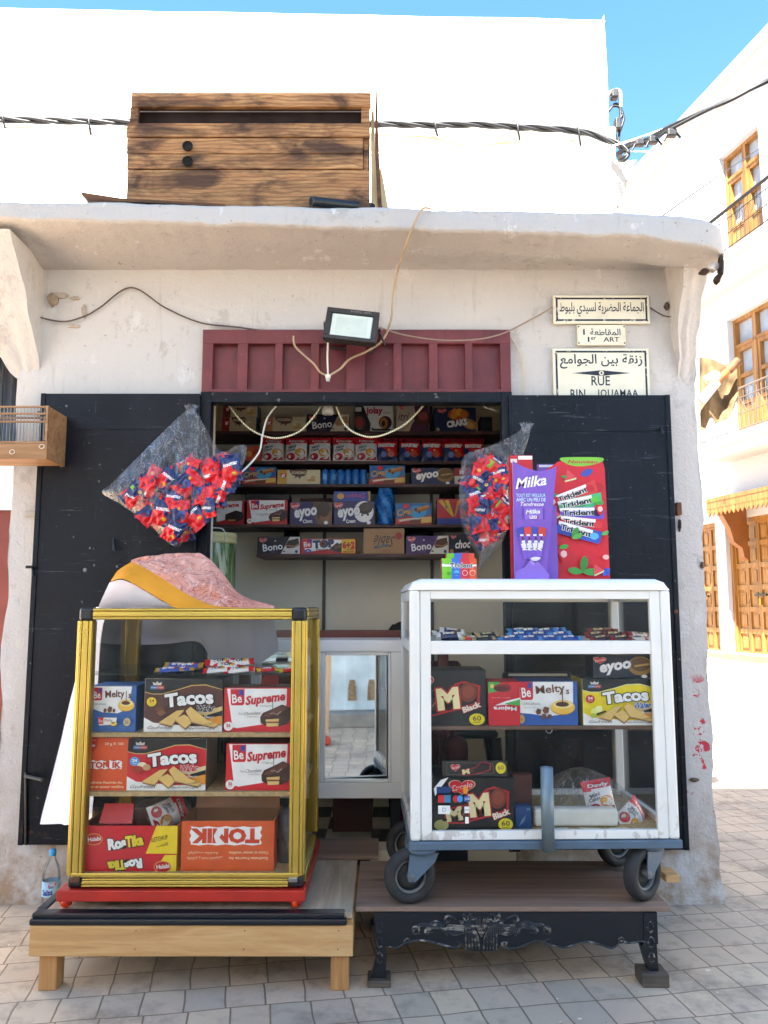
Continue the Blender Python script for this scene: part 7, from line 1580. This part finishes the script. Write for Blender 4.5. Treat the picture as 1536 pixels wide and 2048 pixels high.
lowo = [(221, 1163, 3.10), (246, 1158, 3.06), (288, 1179, 3.03), (330, 1204, 3.00), (357, 1216.5, 2.985), (440, 1218, 2.975), (550, 1218.5, 2.975)]
midO = [(236, 1141, 3.14), (264, 1144, 3.10), (306, 1168, 3.06), (350, 1194, 3.02), (385, 1209, 3.0), (446, 1216, 2.995), (549, 1217, 3.0)]
loft([up, midO, lowo], 50, 8, M_orange, .003, 3, False, m)
loft([[(219, 1165, 3.12), (246, 1160, 3.075), (288, 1181, 3.045), (330, 1206, 3.015), (356, 1217, 3.0)], [(205, 1195, 3.14), (235, 1192, 3.12), (285, 1202, 3.08), (328, 1213, 3.04), (356, 1217, 3.01)], [(196, 1216, 3.155), (232, 1216, 3.16), (285, 1217, 3.12), (330, 1217, 3.06), (357, 1217.5, 3.02)]], 30, 10, M_wcl, .002, 5, False, m)
loft([[(192, 1214, 3.50), (204, 1214, 3.40), (216, 1214, 3.28), (226, 1213, 3.16)], [(182, 1250, 3.54), (194, 1250, 3.42), (202, 1250, 3.30), (206, 1250, 3.17)], [(150, 1370, 3.60), (168, 1372, 3.47), (180, 1374, 3.33), (196, 1372, 3.17)], [(112, 1510, 3.62), (138, 1512, 3.50), (160, 1512, 3.36), (190, 1510, 3.18)], [(84, 1647, 3.63), (114, 1649, 3.52), (146, 1648, 3.38), (182, 1643, 3.18)]], 60, 40, M_wcl, .008, 7, False, m, .011)
loft([[(262, 1200, 3.575), (350, 1205, 3.575), (460, 1212, 3.575), (548, 1215, 3.575)], [(262, 1235, 3.59), (350, 1235, 3.60), (460, 1240, 3.60), (550, 1240, 3.59)], [(262, 1290, 3.61), (330, 1288, 3.62), (395, 1285, 3.60), (440, 1330, 3.62), (500, 1335, 3.60), (556, 1300, 3.61)]], 70, 14, M_wcl, .006, 9, False, m, .018)
loft([[(258, 1128, 3.46), (300, 1120, 3.45), (350, 1116, 3.44), (395, 1116, 3.42), (430, 1136, 3.42), (470, 1188, 3.42), (550, 1213, 3.42)], [(262, 1160, 3.53), (350, 1165, 3.53), (460, 1190, 3.53), (549, 1213, 3.53)], [(262, 1200, 3.575), (350, 1205, 3.575), (460, 1212, 3.575), (548, 1215, 3.575)]], 40, 8, M_print, .004, 11, False, m)
m.solo('cloth', 'marbled pink cloth with an orange border and white underside thrown over the gold case', 'cloth', (P(300, 1215, 3.2)))

# ------------------------------------------------------------------ wooden bird cage on the left
KX1 = PX(95, 860, 3.46); KY0, KY1 = 3.46, 3.668; kzb, kzt = PZ(918, KY0), PZ(811, KY0); KX0 = KX1 - .36
M_cage = wood_mat("cage_wood", '#7a5632', '#a07650', '#b8906a', axis=0, rough=.55); 
cg = thing('bird_cage', 'small wooden bird cage with wire bars hanging in front of the left shutter', 'bird cage', (KX1, KY1, kzb))
m = MB(); m.rbox(KX1 - .008, KX1, KY0 + .002, KY1, kzb + .002, kzt - .002, M_cage, .002); m.part('side_panel', cg)
m = MB(); m.rbox(KX0, KX0 + .008, KY0 + .002, KY1, kzb + .002, kzt - .002, M_cage, .002); m.part('side_panel', cg)
m = MB(); zd = kzb + (kzt - kzb) * .34
m.rbox(KX0, KX1 + .002, KY0 - .002, KY0 + .01, kzb, zd - .012, M_cage, .002); m.box(KX0 + .008, KX1 - .008, KY0 + .01, KY1 - .01, kzb + .004, kzb + .010, M_cage); m.part('drawer', cg)
m = MB()
for z in (zd - .010, zd + (kzt - zd) * .52, kzt - .040, kzt - .009): m.rbox(KX0, KX1 - .008, KY0, KY0 + .009, z, z + .008, M_cage, .001)
for x in (KX0, KX1 - .012): m.rbox(x, x + .012, KY0 - .001, KY0 + .010, zd, kzt, M_cage, .002)
for x, y in ((KX0, KY1 - .01), (KX1 - .018, KY1 - .01)): m.rbox(x, x + .01, y, y + .01, kzb, kzt, M_cage, .001)
m.rbox(KX0, KX1 - .008, KY1 - .01, KY1, kzt - .012, kzt - .003, M_cage, .001); m.rbox(KX0, KX1 - .008, KY1 - .01, KY1, kzb + .02, kzb + .03, M_cage, .001)
m.part('frame', cg)
m = MB(); k = 22
for i in range(k + 1):
    x = lerp(KX0 + .012, KX1 - .018, i / k)
    m.tube([(x, KY0 + .004, zd), (x, KY0 + .004, kzt - .006), (x, KY1 - .005, kzt - .006), (x, KY1 - .005, kzb + .03)], .0013, M_steel, 5, False)
m.part('wire_bars', cg)
for u in (25, 84):
    m = MB(); c = P(u, 904 if u < 50 else 893, KY0 - .004); m.tube([c + Vector((.011 * math.cos(a), -.003 + .002 * math.sin(a), .010 * math.sin(a))) for a in [i * PI / 8 for i in range(17)]], .0014, M_cream, 5); m.part('pull_ring', cg)
m = MB(); m.tube([(KX1 - .13, KY1 - .02, kzt - .005), (KX1 - .13, KY1 - .02, kzt + .02), (KX1 - .13, WY - .004, kzt + .03)], .003, M_blackp, 6); m.part('hook', cg)

# ------------------------------------------------------------------ water bottle by the wall
M_pet = glass_mat("clear_bottle", (.985, .99, .995), .02, .8); bc = PG(100, 1826)
bt = thing('water_bottle', 'small clear water bottle with blue cap standing by the wall beside the pine bench', 'bottle', bc)
hB = PZ(1698, bc.y); s = hB / .30; tm = Matrix.Translation(bc) @ Matrix.Scale(s, 4)
m = MB(); m.lathe([(0, .002), (.036, .0), (.041, .008), (.041, .06), (.039, .07), (.041, .08), (.041, .15), (.043, .16), (.042, .185), (.036, .215), (.022, .245), (.0145, .262), (.0145, .275)], M_pet, 28, tm); m.part('body', bt)
m = MB(); m.lathe([(.0422, .085), (.0424, .09), (.0424, .150), (.0422, .155)], mat('#a8cfe4', .35, 0, .15, 20), 28, tm)
fm = lambda x, y, l: tm @ Vector((.0428 * math.sin(x / .0428), -.0428 * math.cos(x / .0428) - l * .3, .12 + y))
put_text(m, fm, 'Saïss', -.004, -.012, .052, .026, '#1d3d8f', b=.04, rot=4); put_text(m, fm, 'ain', .014, .012, .02, .010, '#1d3d8f', b=.02); put_text(m, fm, '~', .02, .022, .03, .012, '#d84a8a', b=.05); m.part('label', bt)
m = MB(); m.lathe([(.0155, .270), (.0165, .272), (.0165, .294), (.0150, .299), (0, .300)], mat('#3a9fd8', .35), 24, tm); m.part('cap', bt)

# ------------------------------------------------------------------ inside the doorway: lamp holder, rope lights, drum, stool
led = NT("rope_light"); lw_ = led.n.new("ShaderNodeTexWave"); lw_.inputs['Scale'].default_value = 14; led.set(led.ramp(lw_.outputs['Fac'], [(.4, '#c9c08a'), (.6, '#f4efcf')]), .3)
def rope(label, pts):
    q = MB(); pp = [P(*p) for p in pts]; q.tube(catmull(pp, 10), .0048, led.m, 6); q.solo('rope_light', label, 'rope light', pp[0])
ry = WY + .10
rope('pale rope light sagging from the left of the door head to the lamp holder', [(453, 806, ry), (490, 850, ry), (525, 871, ry), (560, 876, ry), (600, 862, ry), (630, 830, ry), (645, 806, ry)])
rope('pale rope light sagging from the lamp holder to the right of the door head', [(669, 806, ry), (690, 850, ry), (720, 870, ry), (755, 873, ry), (800, 855, ry), (830, 830, ry), (850, 806, ry)])
wire('white cable hanging in the doorway and running left behind the plastic bag', [(557, 806, ry - .02), (535, 835, ry - .02), (525, 870, ry - .02), (518, 905, ry - .03), (490, 938, ry - .05), (470, 952, ry - .08)], .005, M_white, name='cable', cat='cable')
wire('short thin white cable end under the right of the door head', [(962, 806, ry), (972, 815, ry), (990, 820, ry)], .003, M_white, name='cable', cat='cable')
m = MB(); c = P(656, 803, ry); tm = Matrix.Translation(c)
m.lathe([(0, 0), (.022, 0), (.022, -.012), (.018, -.02), (.026, -.030), (.030, -.06), (.026, -.066), (0, -.066)], mat('#b9b5ac', .35, 0, .1), 22, tm); m.solo('lamp_holder', 'white unlit lamp holder hanging under the middle of the door head', 'lamp', c)
dn = NT("green_reed_print"); dw = dn.noise(6, 5, dn.mapv((4, 4, .6)), .6, 1.0); dn.set(dn.ramp(dw, [(.3, '#2f3f22'), (.48, '#6a7f4a'), (.56, '#b9bf98'), (.75, '#e0dfc8')]), .4)
dy_ = 4.24; dcx = PX(424, 1130, dy_); dr_ = PX(471, 1130, dy_) - dcx; dz1 = PZ(1068, dy_)
dt = thing('patterned_drum', 'tall round drum printed with green reeds, cream rim, just inside the left jamb', 'drum', (dcx, dy_, FZ)); tm = Matrix.Translation((dcx, dy_, 0))
m = MB(); m.lathe([(0, FZ + .002), (dr_ * .97, FZ + .002), (dr_ * .985, dz1 - .055)], dn.m, 36, tm); m.part('body', dt)
m = MB(); m.lathe([(dr_ * .98, dz1 - .054), (dr_ * 1.03, dz1 - .05), (dr_ * 1.03, dz1 - .035), (dr_ * 1.0, dz1 - .032), (dr_ * 1.0, dz1 - .026), (dr_ * 1.03, dz1 - .022), (dr_ * 1.02, dz1), (dr_ * .9, dz1 + .004), (0, dz1 + .004)], mat('#d8c48a', .45), 36, tm); m.part('lid', dt)
m = MB(); m.tube(catmull([(dcx + dr_ * .1, dy_ - dr_, dz1 + .02), (dcx + dr_ * .6, dy_ - dr_ * .85, dz1 + .015), (dcx + dr_ * .75, dy_ - dr_ * .75, dz1 - .05)], 5), .003, M_cream, 6); m.part('handle', dt)
M_bpl = mat('#131316', .4, 0, .1, 8, name="black_plastic_seat")
sx_, sy_ = PX(945, 1500, 4.25), 4.25; szt = PZ(1455, 4.25)
stl = thing('plastic_stool', 'black plastic stool with arched legs standing inside, seen through the white cart', 'stool', (sx_, sy_, FZ))
m = MB(); m.rbox(sx_ - .12, sx_ + .12, sy_ - .12, sy_ + .12, szt - .04, szt, M_bpl, .02, 3); m.part('seat', stl)
for ax_, ay_ in ((-1, -1), (1, -1), (1, 1), (-1, 1)):
    m = MB(); m.tube([(sx_ + ax_ * .10, sy_ + ay_ * .10, szt - .038), (sx_ + ax_ * .115, sy_ + ay_ * .115, szt - .2), (sx_ + ax_ * .14, sy_ + ay_ * .14, FZ + .002)], [.036, .026, .02], M_bpl, 8); m.part('leg', stl)

# ------------------------------------------------------------------ loose things on the case floors
def crumple(name, label, cat, pts, Yc, th, mt, seed=0, z=None):
    rp = catmull([Vector((u, v, 0)) for u, v in pts], 5, True); n = len(rp); cu = sum(q.x for q in rp) / n; cv = sum(q.y for q in rp) / n
    m = MB()
    for sg in (-1, 1):
        def fn(a, b):
            q = rp[int(round(a * n)) % n]; u = lerp(cu, q.x, b); v = lerp(cv, q.y, b)
            return P(u, v, Yc + sg * (th * (max(0, 1 - b ** 2)) ** .6 + .015 * abs(nz(u * .05, v * .05, seed + sg)) * (1 - b)))
        m.grid(fn, n, 10, mt, True, flip=sg > 0)
    return m.solo(name, label, cat, P(cu, cv, Yc))
crumple('plastic_bag', 'crumpled clear plastic bag holding snack bags on the floor of the white cart', 'plastic bag', [(1082, 1580), (1110, 1550), (1160, 1534), (1220, 1556), (1262, 1590), (1290, 1630), (1280, 1655), (1220, 1660), (1120, 1655), (1085, 1630)], WY0 + .22, .08, M_film, 3)
o = put(dm[0], 'snack_bag', 'white and red snack bag leaning inside the crumpled bag in the cart', 'snack bag', P(1197, 1593, WY0 + .20), (R(-10), R(-8), R(6))); o.scale = (1.12, 1, .9)
o = put(dm[1], 'snack_bag', 'silver and red snack bag lying on its side at the right of the cart floor', 'snack bag', P(1263, 1634, WY0 + .20), (R(-35), R(62), R(0)))
m = MB(); a, b = P(1066, 1625, WY0 + .14), P(1232, 1618, WY0 + .14); m.rbox(a.x, b.x, WY0 + .11, WY0 + .17, wsb + .002, wsb + .066, mat('#e2dccf', .8, 0, .06, 20, .2, 60), .012, 3); m.solo('foam_block', 'long cream foam block lying in front of the crumpled bag in the cart', 'foam block', ((a.x + b.x) / 2, WY0 + .14, wsb))
for u, w_, rz in ((1118, 40, 6), (1180, 34, -8), (1240, 44, 4)):
    m = MB(); c = P(u, 1656, WY0 + .085); m.box(-.036, .036, -.018, .018, 0, .0012, ink('#d9cfb8')); m.solo('paper_slip', 'cream paper slip lying at the front of the cart floor', 'paper', (c.x, WY0 + .085, wsb + .001), 'paper slips on the cart floor', world=False, rz=R(rz))
m = MB(); c = P(1098, 1458, WY0 + .062); m.tube([c + Vector((.011 * math.cos(q), 0, .011 * math.sin(q) - .004)) for q in [i * PI / 8 for i in range(17)]], .0016, M_steel, 5); m.solo('ring', 'thin metal ring hanging from the cart shelf edge', 'ring', c)
m = MB(); a, b = P(1005, 1350, WY0 + .32), P(1142, 1350, WY0 + .32); m.rbox(a.x, b.x, WY0 + .30, WY0 + .34, ws2 + .001, PZ(1344, WY0 + .32), M_bpl, .01); m.rbox(a.x + .02, b.x - .02, WY0 + .296, WY0 + .30, PZ(1352, WY0 + .3), PZ(1347, WY0 + .3), M_cream, .001); m.solo('tray', 'black tray with a pale rim standing behind the cartons in the white cart', 'tray', ((a.x + b.x) / 2, WY0 + .32, ws2))
crumple('plastic_bag', 'dark crumpled plastic bag standing at the right of the gold case floor', 'plastic bag', [(551, 1640), (562, 1618), (580, 1612), (586, 1640), (586, 1740), (560, 1746), (551, 1700)], GF + .10, .05, mat('#4d4e52', .3, 0, .3, 9, .6, 30), 5)
crumple('plastic_bag', 'film wrapped snack bundle lying on the open red carton in the gold case', 'plastic bag', [(262, 1625), (285, 1600), (330, 1594), (372, 1598), (384, 1622), (366, 1646), (320, 1652), (280, 1645)], GF + .12, .06, M_film, 8)
o = put(dm[2], 'snack_bag', 'red and white snack bag in the pink bundle on the open red carton', 'snack bag', P(336, 1626, GF + .10), (R(-25), R(70), R(10)))
m = MB(); c = P(262, 1640, GF + .16); m.ball((c.x - .04, c.y, c.z - .01), (.06, .05, .03), foil('#a8303a'), 8); m.solo('snack_packet', 'dark red foil packet showing inside the open red carton', 'snack packet', c)

# ------------------------------------------------------------------ litter on the paving
m = MB(); rnd = random.Random(4)
for i in range(60):
    x, y = rnd.uniform(-2.2, 2.4), rnd.uniform(2.0, 3.6); a = rnd.uniform(0, PI); s = rnd.uniform(.003, .009)
    if rnd.random() < .3: x = rnd.uniform(1.2, 2.6); y = rnd.uniform(2.2, 4.2)
    c_, s_ = math.cos(a), math.sin(a); w_ = s * rnd.uniform(.3, 1)
    m.poly([(x + p * c_ - q * s_, y + p * s_ + q * c_, .0042 + abs(p) * .1) for p, q in ((-s, -w_), (s, -w_), (s * .8, w_), (-s, w_ * .7))], mat(rnd.choice(['#e6e0d6', '#d8cdbb', '#b8a48a', '#7a6a5a']), .8))
m.solo('litter', 'tiny scraps of paper and grit scattered on the stone pavers', 'litter', (0, 0, 0), kind='stuff')

# ------------------------------------------------------------------ the people: the seller behind the counter, the photographer in the mirror
def figure(name, label, J, edges, loc, parts=None):
    """one continuous skinned body: J joint -> (x, y, z, radius)"""
    me = bpy.data.meshes.new(name); ks = list(J); ix = {k: i for i, k in enumerate(ks)}
    me.from_pydata([J[k][:3] for k in ks], [(ix[a], ix[b]) for a, b in edges], [])
    o = bpy.data.objects.new(name, me); COL.objects.link(o); o.location = loc
    sk = o.modifiers.new('skin', 'SKIN'); sk.use_smooth_shade = True
    for i, k in enumerate(ks):
        r = J[k][3]; me.skin_vertices[0].data[i].radius = r if isinstance(r, tuple) else (r, r)
        me.skin_vertices[0].data[i].use_root = (k == 'pelvis')
    sb = o.modifiers.new('sub', 'SUBSURF'); sb.levels = 2; sb.render_levels = 2
    tag(o, label, 'person'); return o
M_skin = mat('#9a6a4e', .55, 0, .08, 8); M_hair = mat('#100d0c', .5, 0, .3, 60, .5, 120); M_mar = mat('#5a1c24', .85, 0, .1, 8, .3, 200); M_tanp = mat('#c8a888', .85, 0, .08, 8, .3, 200); M_jean = mat('#2a2f3c', .85, 0, .1, 8, .3, 200)
def hand(J, E, wrist, d, side, pre):
    x, y, z = J[wrist][:3]; dx, dy, dz = d
    J[pre + 'palm'] = (x + dx * .05, y + dy * .05, z + dz * .05, (.026, .016)); E.append((wrist, pre + 'palm'))
    for i in range(4):
        o_ = (i - 1.5) * .017; l = (.062, .072, .068, .052)[i]
        J[f'{pre}k{i}'] = (x + dx * .09 + o_ * side, y + dy * .09 + .004 * i, z + dz * .09, .010); J[f'{pre}f{i}'] = (x + dx * (.09 + l * .55) + o_ * side * 1.1, y + dy * (.09 + l * .55) - .008, z + dz * (.09 + l * .55), .0088); J[f'{pre}t{i}'] = (x + dx * (.09 + l) + o_ * side * 1.1, y + dy * (.09 + l) - .02, z + dz * (.09 + l), .0075)
        E += [(pre + 'palm', f'{pre}k{i}'), (f'{pre}k{i}', f'{pre}f{i}'), (f'{pre}f{i}', f'{pre}t{i}')]
    J[pre + 'th'] = (x + dx * .05 - side * .036, y + dy * .05 - .012, z + dz * .06, .011); J[pre + 'tt'] = (x + dx * .085 - side * .045, y + dy * .085 - .022, z + dz * .09, .0085); E += [(pre + 'palm', pre + 'th'), (pre + 'th', pre + 'tt')]
def head_parts(o, c, yaw, hair_len=.0):
    """face features and hair fitted to a head centred at c (local), looking along -Y turned by yaw"""
    tm = Matrix.Translation(c) @ Matrix.Rotation(yaw, 4, 'Z')
    m = MB(); m.ball((0, .012, .028), (.082, .100, .098), M_hair, 14, tm)
    for i in range(26):
        a = 2 * PI * i / 26; m.tube([tm @ Vector((.05 * math.cos(a), .01 + .06 * math.sin(a), .10)), tm @ Vector((.086 * math.cos(a), .015 + .102 * math.sin(a), .055)), tm @ Vector((.088 * math.cos(a + .1), .02 + .100 * math.sin(a + .1), .02 if math.sin(a) < -.3 else -.02))], [.014, .014, .006], M_hair, 5)
    m.part('hair', o, world=False)
    for sx in (-1, 1):
        m = MB(); m.ball((sx * .031, -.078, .0), (.014, .010, .008), mat('#e8e2da', .3), 8, tm); m.ball((sx * .031, -.086, .0), (.006, .004, .006), mat('#2a1a12', .2), 6, tm); m.part('eye', o, world=False)
        m = MB(); m.ball((sx * .080, .012, -.012), (.012, .022, .032), M_skin, 8, tm); m.part('ear', o, world=False)
    m = MB(); m.tube([tm @ Vector((0, -.085, .004)), tm @ Vector((0, -.102, -.028)), tm @ Vector((0, -.088, -.036))], [.008, .013, .010], M_skin, 8); m.part('nose', o, world=False)
    m = MB(); m.ball((0, -.080, -.062), (.024, .010, .007), mat('#8a4a42', .5), 8, tm); m.part('mouth', o, world=False)
# seller, seated on a low stool, head bowed
hx, hy, hz = PX(806, 1262, 4.46), 4.46, PZ(1250, 4.46) - .125 - FZ
ox = hx + .10
J = {'pelvis': (0, .0, .34, .13), 'waist': (0, -.01, .48, .125), 'chest': (.0, -.02, .66, (.155, .11)), 'neck': (-.05, -.03, hz - .13, .055), 'head0': (hx - ox, -.02, hz - .06, (.062, .075)), 'head1': (hx - ox, -.01, hz + .03, (.074, .088)), 'head2': (hx - ox, -.005, hz + .08, (.05, .06)),
     'shl': (-.17, -.02, .73, .065), 'ell': (-.22, -.12, .50, .048), 'wrl': (-.10, -.26, .46, .03), 'shr': (.18, -.02, .74, .065), 'elr': (.24, -.12, .52, .048), 'wrr': (.12, -.26, .46, .03),
     'hil': (-.10, -.03, .33, .10), 'knl': (-.14, -.36, .40, .065), 'anl': (-.14, -.34, .08, .042), 'tol': (-.14, -.46, .035, .035), 'hir': (.10, -.03, .33, .10), 'knr': (.16, -.36, .40, .065), 'anr': (.16, -.34, .08, .042), 'tor': (.16, -.46, .035, .035)}
E = [('pelvis', 'waist'), ('waist', 'chest'), ('chest', 'neck'), ('neck', 'head0'), ('head0', 'head1'), ('head1', 'head2'), ('chest', 'shl'), ('shl', 'ell'), ('ell', 'wrl'), ('chest', 'shr'), ('shr', 'elr'), ('elr', 'wrr'), ('pelvis', 'hil'), ('hil', 'knl'), ('knl', 'anl'), ('anl', 'tol'), ('pelvis', 'hir'), ('hir', 'knr'), ('knr', 'anr'), ('anr', 'tor')]
hand(J, E, 'wrl', (.3, -.9, -.1), 1, 'l'); hand(J, E, 'wrr', (-.3, -.9, -.1), -1, 'r')
sel = figure('person', 'seated seller with black hair and maroon top, mostly hidden behind the counter', J, E, (ox, 4.46, FZ))
sel.data.materials.append(M_mar)
head_parts(sel, Vector((hx - ox, -.01, hz + .02)), 0)
fk = MB(); fk.ball((hx - ox, -.014, hz - .005), (.076, .088, .105), M_skin, 14); fk.part('face', sel, world=False)
m = MB(); m.rbox(ox - .16, ox + .16, 4.36, 4.58, FZ + .20, FZ + .235, M_bpl, .012)
for a in (-.13, .13):
    for b in (4.38, 4.55): m.tube([(ox + a, b, FZ + .21), (ox + a * 1.1, b, FZ + .002)], .016, M_bpl, 8)
m.solo('stool', 'low black stool under the seated seller behind the counter', 'stool', (ox, 4.47, FZ))
# photographer, standing where the photo was taken, seen only as a sliver in the mirror
px_, py_ = .06, -.42
J = {'pelvis': (0, 0, .95, .135), 'waist': (0, 0, 1.08, .125), 'chest': (0, .0, 1.32, (.16, .115)), 'neck': (0, .0, 1.47, .055), 'head0': (0, .03, 1.54, (.062, .075)), 'head1': (0, .02, 1.63, (.076, .09)), 'head2': (0, .01, 1.69, (.05, .06)),
     'shl': (-.19, 0, 1.39, .06), 'ell': (-.24, .10, 1.14, .046), 'wrl': (-.12, .27, 1.26, .03), 'shr': (.19, 0, 1.39, .06), 'elr': (.24, .10, 1.14, .046), 'wrr': (.10, .27, 1.26, .03),
     'hil': (-.10, 0, .90, .105), 'knl': (-.11, .02, .50, .07), 'anl': (-.12, -.02, .09, .05), 'tol': (-.13, .12, .035, .038), 'hir': (.10, 0, .90, .105), 'knr': (.11, .02, .50, .07), 'anr': (.12, -.02, .09, .05), 'tor': (.13, .12, .035, .038)}
E = [('pelvis', 'waist'), ('waist', 'chest'), ('chest', 'neck'), ('neck', 'head0'), ('head0', 'head1'), ('head1', 'head2'), ('chest', 'shl'), ('shl', 'ell'), ('ell', 'wrl'), ('chest', 'shr'), ('shr', 'elr'), ('elr', 'wrr'), ('pelvis', 'hil'), ('hil', 'knl'), ('knl', 'anl'), ('anl', 'tol'), ('pelvis', 'hir'), ('hir', 'knr'), ('knr', 'anr'), ('anr', 'tor')]
hand(J, E, 'wrl', (.2, .5, .8), 1, 'l'); hand(J, E, 'wrr', (-.2, .5, .8), -1, 'r')
pho = figure('person', 'standing photographer in tan clothes and red shoes, a sliver in the counter mirror', J, E, (px_, py_, 0))
pho.data.materials.append(M_tanp)
head_parts(pho, Vector((0, .03, 1.62)), PI)
fk = MB(); fk.ball((0, .034, 1.595), (.077, .088, .105), M_skin, 14); fk.part('face', pho, world=False)
for sx in (-1, 1):
    m = MB(); m.rbox(sx * .125 - .045, sx * .125 + .045, -.08, .18, .002, .085, mat('#b8402c', .6), .03, 3); m.part('shoe', pho, world=False)
m = MB(); m.rbox(px_ + .21, px_ + .30, py_ - .06, py_ + .08, .86, 1.12, M_blackp, .02, 3); m.tube(catmull([(px_ + .255, py_, 1.12), (px_ + .20, py_ - .02, 1.42), (px_ + .05, py_ - .14, 1.44)], 6), .012, M_blackp, 6)
m.solo('shoulder_bag', 'black bag hanging at the side of the photographer, seen in the counter mirror', 'bag', (px_ + .255, py_, .86))
